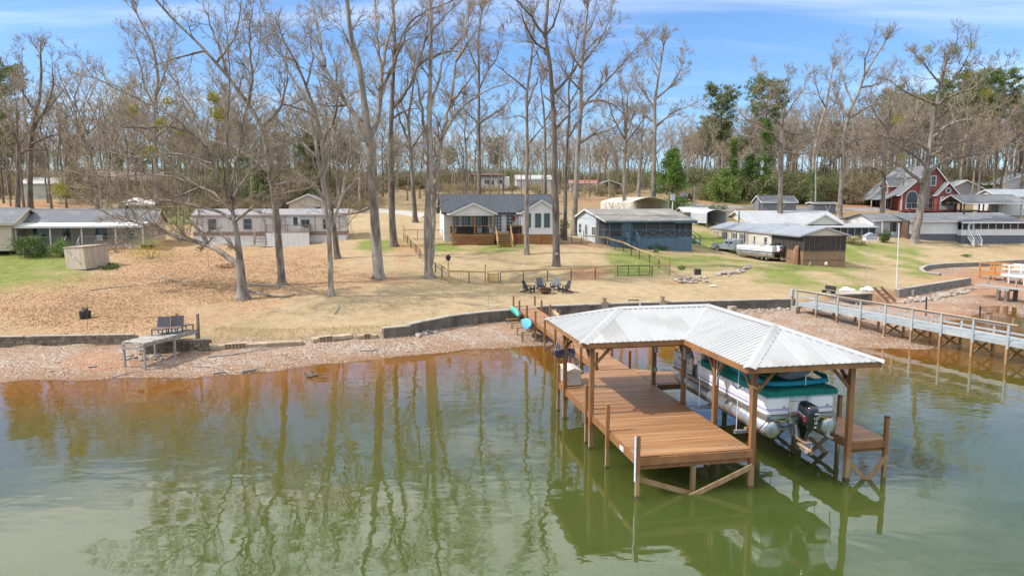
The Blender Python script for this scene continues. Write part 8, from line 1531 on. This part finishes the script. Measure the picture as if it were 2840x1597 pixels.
for x0, x1, n, d0, d1, sc_ in rows:
    for k in range(n):
        px = x0+(x1-x0)*(k+rr_.uniform(.1,.9))/n; dd = rr_.uniform(d0, d1); p = gat(px, 560, dd)
        if any((p-q).length < 1.6 for q in bgt): continue
        if 470 < px < 960 and dd < 106: dd += 14; p = gat(px, 560, dd)
        if 2380 < px < 2700 and dd < 150: dd += 20; p = gat(px, 560, dd)
        bgt.append(p); lb = {0:'bare brown tree in the wood behind the mobile home and tan cottage',1:'bare tree on the far rise behind the white house',2:'bare tree in the thicket behind the small grey sheds',3:'bare tree in the pine wood behind the red house',4:'bare tree among the houses behind the tan cottage'}[rows.index((x0,x1,n,d0,d1,sc_))]
        i_ = rr_.randrange(5); f_ = rr_.uniform(.75,1.12); put_tree(i_, p, sc_*f_, rr_.uniform(0,6.28), wood_label('bare tree', px, dd, (d0+d1)/2, f_, .93, ('dark-barked','grey-barked','pale-barked','brown slim','forked grey')[i_]), lb.replace('bare brown tree','bare tree').replace('bare tree','bare trees'), buds=rr_.random() < .7)
# far-off wood read as one mass: many copies of a standing tree
def gn_scatter(name, label, cat, P, S_, RZ, src):
    me = bpy.data.meshes.new(name); me.from_pydata([tuple(p) for p in P], [], []); 
    at = me.attributes.new('sc', 'FLOAT', 'POINT'); at.data.foreach_set('value', np.asarray(S_, np.float32)); at = me.attributes.new('rt', 'FLOAT_VECTOR', 'POINT'); v = np.zeros((len(P),3), np.float32); v[:,2] = RZ; at.data.foreach_set('vector', v.ravel())
    o = link(name, me); ng = bpy.data.node_groups.new(name, 'GeometryNodeTree'); ng.interface.new_socket('Geometry', in_out='INPUT', socket_type='NodeSocketGeometry'); ng.interface.new_socket('Geometry', in_out='OUTPUT', socket_type='NodeSocketGeometry'); n = ng.nodes; L = ng.links
    gi = n.new('NodeGroupInput'); go = n.new('NodeGroupOutput'); ip = n.new('GeometryNodeInstanceOnPoints'); oi = n.new('GeometryNodeObjectInfo'); oi.inputs['Object'].default_value = src; oi.inputs['As Instance'].default_value = True
    a1 = n.new('GeometryNodeInputNamedAttribute'); a1.data_type = 'FLOAT'; a1.inputs['Name'].default_value = 'sc'; a2 = n.new('GeometryNodeInputNamedAttribute'); a2.data_type = 'FLOAT_VECTOR'; a2.inputs['Name'].default_value = 'rt'; er = n.new('FunctionNodeEulerToRotation'); L.new(a2.outputs['Attribute'], er.inputs[0])
    L.new(gi.outputs[0], ip.inputs['Points']); L.new(oi.outputs['Geometry'], ip.inputs['Instance']); L.new(er.outputs[0], ip.inputs['Rotation']); L.new(a1.outputs['Attribute'], ip.inputs['Scale']); L.new(ip.outputs[0], go.inputs[0])
    md = o.modifiers.new('scatter', 'NODES'); md.node_group = ng; return tag(o, label, cat, kind='stuff')
def join_parts(name, parts):
    V = []; Q = []; mi = []; off = 0; ms = []
    for (v, q), m in parts: V.append(v); Q.append(q+off); off += len(v); mi += [len(ms)]*len(q); ms.append(m)
    me = np_mesh(name, np.concatenate(V), np.concatenate(Q), ms[0]); 
    for m in ms[1:]: me.materials.append(m)
    me.polygons.foreach_set('material_index', np.array(mi, np.int32)); me.update(); return me
def forest():
    rng = np.random.RandomState(9)
    for k, (px, d, lb) in enumerate(((2100,172,'grey bare tree standing in the far wood above the small grey sheds'),(640,152,'brown bare tree standing in the far wood behind the mobile home'),(1560,185,'bare tree standing in the far wood behind the blue cottage'))):
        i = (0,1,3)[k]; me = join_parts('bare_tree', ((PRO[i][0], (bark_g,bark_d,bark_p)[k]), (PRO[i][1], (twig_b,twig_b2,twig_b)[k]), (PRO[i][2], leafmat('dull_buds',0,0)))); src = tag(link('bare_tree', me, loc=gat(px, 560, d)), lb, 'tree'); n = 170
        P = []; S_ = []
        for j in range(n): x = rng.uniform(-300, 3100); dd = rng.uniform(150, 290); P.append(gat(x, 560, dd)); S_.append(rng.uniform(.75,1.1)*(.66 if 1030 < x < 1750 else (1.05 if x > 2100 else .88)))
        gn_scatter('forest', ('far grey bare wood closing the view','far brown bare wood between the grey trees','far pale-trunked bare wood')[k], 'wood', P, S_, rng.rand(n)*6.28, src)
forest()
# --- pines
def pine_mesh(seed, H=22, crown=.45, W_=3.4, mat=None):
    rng = np.random.RandomState(seed); W1 = Wood(); C = []; pts = [np.array((rng.normal()*.1*i/8, rng.normal()*.1*i/8, -.5+i*(H+.5)/8)) for i in range(9)]; W1.add(pts, [.30*(1-.8*i/8) for i in range(9)], 8)
    z0 = H*(1-crown)
    for k in range(64):
        t = rng.rand()**.85; z = z0+t*(H-z0); a = rng.rand()*6.28; L = W_*(.45+.75*math.sin(math.pi*min(1, (1-t)*.8+.18)))*rng.uniform(.6,1.1); d = np.array((math.cos(a), math.sin(a), rng.uniform(.05,.5))); b = np.array((0,0,z)); W1.add([b, b+d*L*.5, b+d*L+np.array((0,0,.15*L))], [.06,.04,.015], 4)
        for j in range(9): 
            f = rng.uniform(.45,1.08); c = b+d*L*f+np.array((0,0,.12*L*f))+rng.normal(size=3)*np.array((.35,.35,.22)); C.append(c)
    C = np.array(C); C = np.repeat(C, 16, 0)+rng.normal(size=(len(C)*16,3))*np.array((.24,.24,.17)); return W1.arrays(), leaf_quads(C, .42, rng, .34, .6)
PIN = [pine_mesh(41,23,.42,3.6), pine_mesh(42,20,.5,3.2), pine_mesh(43,26,.35,4.0)]; PIN_ME = [(np_mesh('trunk', *p[0], bark_d), np_mesh('needles', *p[1], needle if i != 1 else needle2, False)) for i, p in enumerate(PIN)]
def put_pine(px, top, d, i, label, group=None):
    g = gat(px, 560, d); tp = atd(px, top, d); t = thing('pine_tree', label, 'tree', g, px, group); s_ = (tp.z-g.z)/(23,20,26)[i]; t.scale = (s_*.95, s_*.95, s_)
    link('trunk', PIN_ME[i][0], parent=t); link('crown', PIN_ME[i][1], parent=t)
for k, (px, top, d, i, lb) in enumerate(((1992,248,165,1,'lone round-topped pine above the thicket right of the bright evergreen'),(2116,218,150,0,'broad dark pine behind the stout bent-crowned tree'),(2754,208,158,2,'tall pine with a wide crown near the right edge'),(2680,198,170,0,'pine behind the mistletoe tree'),(2620,225,182,2,'pine behind the red house ridge'),(2820,300,175,1,'pine cut by the right edge'),(2560,262,190,0,'pine left of the mistletoe tree'),(1370,388,170,1,'rounded pine seen between trunks behind the white house'),(1250,410,185,0,'low dark pine behind the twin-trunked tree'),(30,190,120,2,'dark pine at the left edge'),(10,300,112,0,'dark dense pine trunk at the far left'),(850,370,140,0,'dark pine behind the slender forked tree'),(690,350,140,2,'dark pine behind the leaning tree'),(560,385,150,0,'dark pine behind the big spreading tree'),(330,420,150,1,'pine above the brown timber house'),(930,400,150,2,'pine behind the thick three-stemmed tree'),(1660,402,190,0,'pine behind the red-budded tree'))): put_pine(px, top, d, i, lb)
rr_ = random.Random(8)
for k in range(60):
    px = rr_.choice([rr_.uniform(1900,2450), rr_.uniform(2350,2860), rr_.uniform(1850,2860)]); tp_ = rr_.uniform(330,400) if px < 2450 else rr_.uniform(250,340); d_ = rr_.uniform(180,240); i_ = rr_.randrange(3); put_pine(px, tp_, d_, i_, wood_label('pine', px, d_, 210, -tp_, -320, ('dark','olive','wide dark')[i_]), 'pines of the wood at the right')
for k in range(34): px = rr_.uniform(-50,1050); tp_ = rr_.uniform(360,440); d_ = rr_.uniform(160,220); i_ = rr_.randrange(3); put_pine(px, tp_, d_, i_, wood_label('pine', px, d_, 190, -tp_, -400, ('dark','olive','wide dark')[i_]), 'pines of the wood at the left')
_by = {}
for o_ in [o_ for o_ in bpy.data.objects if o_.get('category') == 'tree' and (' just behind the ' in o_['label'] or ' far behind the ' in o_['label'])]: _by.setdefault(o_['label'], []).append(o_)
for lb_, os_ in _by.items():
    if len(os_) > 1:
        os_.sort(key=lambda o_: o_.location.x/o_.location.y)
        for k, o_ in enumerate(os_): o_['label'] = lb_ + (', left of two',', right of two')[k] if len(os_) == 2 else lb_ + ', %s from left' % ('first','second','third','fourth','fifth','sixth','seventh')[k]
# --- leafy evergreens, shrubs, undergrowth
def leaf_blob(n, rx, ry, rz, rng, clumps=22, cs=.35, hollow=.45):
    c = rng.normal(size=(clumps,3)); c /= np.linalg.norm(c, axis=1, keepdims=True); c *= (hollow+(1-hollow)*rng.rand(clumps)**.5)[:,None]; i = rng.randint(clumps, size=n); P = c[i]+rng.normal(size=(n,3))*cs*.5; return P*np.array((rx,ry,rz))
def bush(name, label, g, rx, rz, mat, size, n=900, cat='shrub', group=None, seed=0, stems=True, ry=None, twm=None):
    rng = np.random.RandomState(seed+100); t = thing(name, label, cat, g, 0, group); P = leaf_blob(n, rx, ry or rx*.9, rz*.5, rng, max(10, int(n/60)), .5)+np.array((0,0,rz*.52)); P[:,2] = np.maximum(P[:,2], .03); a, b = leaf_quads(P, size, rng, .65, .2); link('foliage', np_mesh('foliage', a, b, mat, False), parent=t)
    if stems:
        W_ = Wood()
        for k in range(7): q = P[rng.randint(n)]; W_.add([np.array((rng.normal()*.1, rng.normal()*.1, -.1)), q*np.array((.4,.4,.5)), q], [.035,.02,.008], 4)
        link('stems', np_mesh('stems', *W_.arrays(), twm or bark_d), parent=t)
    return t
def cone_tree(label, px, base, top, d, w, mat, seed, n=5200, size=.26, name='evergreen_tree'):
    rng = np.random.RandomState(seed); g = gat(px, base, d); H = atd(px, top, d).z-g.z; t = thing(name, label, 'tree', g); C = []; W_ = Wood(); W_.add([np.array((0,0,-.4)), np.array((.1,0,H*.5)), np.array((0,0,H*.95))], [.28,.18,.03], 7)
    for k in range(90):
        z = H*(.06+.92*rng.rand()**.9); rad = w*(1-(z/H)**1.6)**.75*rng.uniform(.55,1.12); a = rng.rand()*6.28; e = np.array((math.cos(a)*rad, math.sin(a)*rad, z-.1*rad)); W_.add([np.array((0,0,z*.92)), e*np.array((.5,.5,1)), e], [.05,.03,.01], 4)
        m = int(n/90); f = rng.uniform(.35,1.08,m)[:,None]; C.append(np.array((0,0,z))*(1-f)+e*f+rng.normal(size=(m,3))*np.array((.34,.34,.30)))
    a, b = leaf_quads(np.concatenate(C), size, rng, .6, -.2); link('trunk', np_mesh('trunk', *W_.arrays(), bark_d), parent=t); link('crown', np_mesh('crown', a, b, mat, False), parent=t)
cone_tree('bright green cone-shaped evergreen beside the large cream carport', 1862, 600, 412, 118, 3.7, green_l, 1, n=13000); cone_tree('yellow-green bamboo-like evergreen clump right of the bright evergreen', 2005, 580, 468, 135, 4.2, leafmat('olive_leaf', (.09,.15,.03), (.27,.34,.09)), 2, n=8500, size=.28); cone_tree('dark holly at the edge of the thicket behind the grey shed', 2075, 590, 430, 140, 3.4, dk_leaf, 3, n=8500, size=.28); cone_tree('low dark evergreen beside the far blue-grey cabin', 2283, 530, 462, 160, 2.0, dk_leaf, 4, n=2400, size=.4); cone_tree('dark green evergreen in the wood behind the slender forked tree', 880, 580, 380, 112, 3.2, leafmat('olive_dark_leaf', (.05,.07,.015), (.14,.15,.035)), 5, n=7500, size=.27); cone_tree('dull green evergreen behind the leaning tree', 720, 590, 440, 110, 2.6, ivy_l, 6, n=6500, size=.26); cone_tree('ivy-shrouded dead tree in the thicket', 2118, 585, 330, 138, 1.7, ivy_l, 7, n=7500, size=.28); cone_tree('second ivy-shrouded trunk left of the stout bent-crowned tree', 2030, 580, 380, 142, 1.3, ivy_l, 8, n=5500, size=.27)
bush('shrub', 'round dark green shrub before the tan cottage porch', ground(88,714), 1.45, 2.0, dk_leaf, .14, 3400, seed=1); bush('shrub', 'smaller bright green shrub left of the tilted shed', ground(172,712), .85, 1.6, green_l, .13, 1600, seed=2); bush('forsythia', 'sprawling yellow forsythia bush right of the tilted shed', ground(418,718), 2.0, 1.9, yel_l, .10, 1500, seed=3); bush('brush_heap', 'tangle of brown brush behind the tilted shed', ground(325,700), 1.7, 1.5, brown_l, .12, 500, seed=4); bush('brush_heap', 'dark clump of cut greens beside the tilted shed', ground(302,746), .9, .5, dk_leaf, .12, 700, seed=5)
_t = bush('camellia', 'upright camellia with red flowers by the long white house', ground(2452,672), .65, 1.75, dk_leaf, .14, 1500, seed=6); _q = np.random.RandomState(7); link('blooms', np_mesh('blooms', *leaf_quads(leaf_blob(60, .66, .62, .9, _q)+np.array((0,0,.95)), .14, _q), leafmat('red_bloom', (.45,.03,.06), (.6,.10,.14)), False), parent=_t)['kind'] = 'stuff'
for k, (x, y, w, h, m, lb) in enumerate(((2356,676,.9,1.1,leafmat('olive_shrub', (.10,.10,.03), (.22,.19,.07)),'olive shrub at the corner of the brown screened porch'),(2385,680,1.0,1.3,leafmat('olive_shrub',0,0),'taller olive shrub right of the brown screened porch'),(1745,682,.9,1.0,dk_leaf,'low shrub right of the blue cottage steps'),(1800,688,1.0,1.1,leafmat('olive_shrub',0,0),'spiky shrub before the blue cottage porch'),(1830,694,.9,.9,dk_leaf,'low shrub at the right end of the blue cottage porch'),(1806,692,.35,.45,green_l,'small green clump on the lawn before the blue cottage'),(1818,700,.4,.5,green_l,'second small green clump on the lawn before the blue cottage'),(1890,748,.4,.4,green_l,'daffodil clump beside the wide gate'),(2760,668,1.0,1.2,dk_leaf,'clipped shrub by the white garage'),(2680,712,.7,.35,green_l,'flat green weed patch on the lawn before the long white house'),(1690,662,.8,1.0,leafmat('olive_shrub',0,0),'shrub at the left corner of the blue cottage'),(1560,660,1.0,2.2,dk_leaf,'dark shrub between the white house and the tree trunks'),(630,742,.9,.35,brown_l,'heap of twigs left of the big spreading tree'),(2440,630,1.0,1.0,dk_leaf,'dark shrub behind the camellia'))): bush('shrub', lb, ground(x,y), w, h, m, .13, int(700*w*max(h,.6)), seed=20+k)
for k in range(5): bush('shrub', 'low green flower clump in the bed by the far road, %s from left' % ('first','second','third','fourth','last')[k], gat(1905+k*26, 578+ (k%2)*3, 121+k*.6), .8, .7, dk_leaf if k % 2 else green_l, .14, 360, seed=60+k, group='clumps in the bed by the far road')
def undergrowth():
    rng = np.random.RandomState(3)
    for k, (lm, px, d, lb, zones, n, h) in enumerate(((leafmat('thicket_leaf', (.19,.145,.07), (.33,.25,.13)), 985, 112, 'brown leafless thicket clump by the gravel drive', ((-150,1010,118,190),(1880,2460,140,190),(2440,2950,152,220),(1000,1760,185,250)), 520, 3.2), (leafmat('thicket_green', (.08,.115,.03), (.21,.24,.07)), 1985, 141, 'green thicket clump right of the bright evergreen', ((1880,2300,138,170),(400,1000,120,170),(2300,2900,160,210),(-100,1000,150,215),(1000,1860,180,240)), 520, 3.2), (leafmat('thicket_tan', (.24,.19,.085), (.36,.29,.14)), 1640, 150, 'tan brush clump on the far rise', ((1000,1760,138,180),(550,1000,106,125),(2200,2460,140,160)), 260, 2.0))):
        W_ = Wood(); tips = []
        for j in range(13): sub_branch(W_, tips, rng.normal(size=3)*np.array((.7,.7,0)), nrm(np.array((rng.normal()*.45, rng.normal()*.45, 1))), h*rng.uniform(.6,1.25), .045, 1, rng, .03, 3, 3, .02, .62)
        C = np.array(tips); C = np.repeat(C, 4, 0)+rng.normal(size=(4*len(C),3))*.3; src = tag(link('thicket', join_parts('thicket', ((W_.arrays(), twig_b), (leaf_quads(C, .2, rng, .6), lm))), loc=gat(px, 560, d)), lb, 'thicket')
        P = []; 
        for j in range(n): z = zones[j % len(zones)]; P.append(gat(rng.uniform(z[0], z[1]), 560, rng.uniform(z[2], z[3])))
        gn_scatter('undergrowth', ('brown leafless thicket under the far trees','green thicket under the far trees','tan brush on the far rise')[k], 'thicket', P, rng.uniform(.5,1.55,n)*(.6 if k == 2 else 1), rng.rand(n)*6.28, src)
undergrowth()
# --- loose cover on the ground: dead leaves, dry grass blades, pebbles
def scatter(name, label, cat, region, n, mat, seed, mode, size):
    rng = np.random.RandomState(seed); x0, x1, y0, y1 = region; px = rng.uniform(x0, x1, n*3); d = rng.uniform(y0, y1, n*3); X = (px-PW/2)/FPX*d; keep = np.ones(len(X), bool); sd, _ = wall_dist(X, d); Z = terr(X, d)
    zc = d*_c-(Z-CAM_H)*_s; V_ = PH/2+FPX*(-(Z-CAM_H)*_c-d*_s)/zc; U_ = PW/2+FPX*X/zc; keep = mode(X, d, Z, sd, U_, V_, rng); X, d, Z = X[keep][:n], d[keep][:n], Z[keep][:n]; C = np.stack([X, d, Z], 1); m = len(C)
    if cat == 'pebbles':
        s_ = size*rng.uniform(.5,1.5,m)[:,None,None]; base = np.array(((1,0,0),(.2,.9,0),(-.9,.3,0),(-.3,-.9,0),(.0,.0,.75))); V = C[:,None,:]+base[None]*s_*np.array((1.2,.9,1)); F = np.array(((0,1,4),(1,2,4),(2,3,4),(3,0,4))); Q = (np.arange(m)[:,None,None]*5+F[None]).reshape(-1,3); V = V.reshape(-1,3)
    elif cat == 'grass':
        a = rng.rand(m)*6.28; h = size*rng.uniform(.5,1.5,m); w = .012; e = np.stack([np.cos(a), np.sin(a), 0*a], 1)*w; l = np.stack([rng.normal(size=m)*.5, rng.normal(size=m)*.5, np.ones(m)], 1)*h[:,None]; V = np.stack([C-e, C+e, C+l], 1).reshape(-1,3); Q = np.arange(3*m).reshape(-1,3)
    else:
        C[:,2] += .02; V, Q = leaf_quads(C, size, rng, .7); V = V.reshape(-1,4,3); V[:,:,2] = C[:,None,2]+(V[:,:,2]-C[:,None,2])*.35; V = V.reshape(-1,3)
    tag(link(name, np_mesh(name, V, Q, mat, False)), label, cat, kind='stuff')
def leafy(X, d, Z, sd, U_, V_, rng): 
    w = np.maximum.reduce([1-np.hypot((U_-560)/360,(V_-770)/95), 1-np.hypot((U_-240)/350,(V_-860)/80), .7-np.hypot((U_-840)/170,(V_-740)/70), .5-np.hypot((U_-650)/330,(V_-650)/40), .25-np.hypot((U_-800)/300,(V_-990)/40)])+(vnoise(X,d,1.6,8)-.5)*.6
    return (w > rng.rand(len(X))*.8) & (Z > .1)
scatter('leaf_litter', 'fallen brown leaves over the lawn at left', 'leaves', (-60,1150,36,80), 30000, brown_l, 1, leafy, .13)
scatter('beach_leaves', 'dead leaves strewn on the pebble beach', 'leaves', (-60,2700,34,58), 5000, brown_l, 2, lambda X,d,Z,sd,U_,V_,rng: (sd < -.1) & (Z > .08) & (vnoise(X,d,2.5,9) > .45), .11)
scatter('pebbles', 'pale pebbles and shells covering the beach', 'pebbles', (-60,2900,33,66), 34000, M('pebble', (.47,.40,.34), (.24,.165,.115), sc=2.5, rough=.9, det=2), 3, lambda X,d,Z,sd,U_,V_,rng: (sd < .0) & (Z > -.03) & (Z < .9) & (vnoise(X,d,1.9,10)+.25*rng.rand(len(X)) > .42), .032)
scatter('dry_grass', 'dormant tan grass blades on the lawns', 'grass', (-60,2900,38,92), 70000, leafmat('straw_blade', (.36,.27,.13), (.52,.42,.22), .3), 4, lambda X,d,Z,sd,U_,V_,rng: (sd > .35) & (rng.rand(len(X)) < np.clip(58/d,0,1)**2), .07)
scatter('green_grass', 'short green grass blades on the greener lawn patches', 'grass', (-60,2500,60,100), 22000, leafmat('green_blade', (.13,.19,.035), (.26,.32,.08), .3), 6, lambda X,d,Z,sd,U_,V_,rng: (sd > .5) & (((U_ < 330) & (V_ < 800) & (V_ > 690)) | ((U_ > 1680) & (U_ < 2450) & (V_ < 790))) & (vnoise(X,d,3.5,5)+.4*rng.rand(len(X)) > .62), .08)
scatter('bank_grass', 'shaggy dry grass overhanging the bank', 'grass', (580,1080,38,56), 9000, leafmat('straw_blade',0,0), 5, lambda X,d,Z,sd,U_,V_,rng: (sd > .0) & (sd < 1.6), .16)
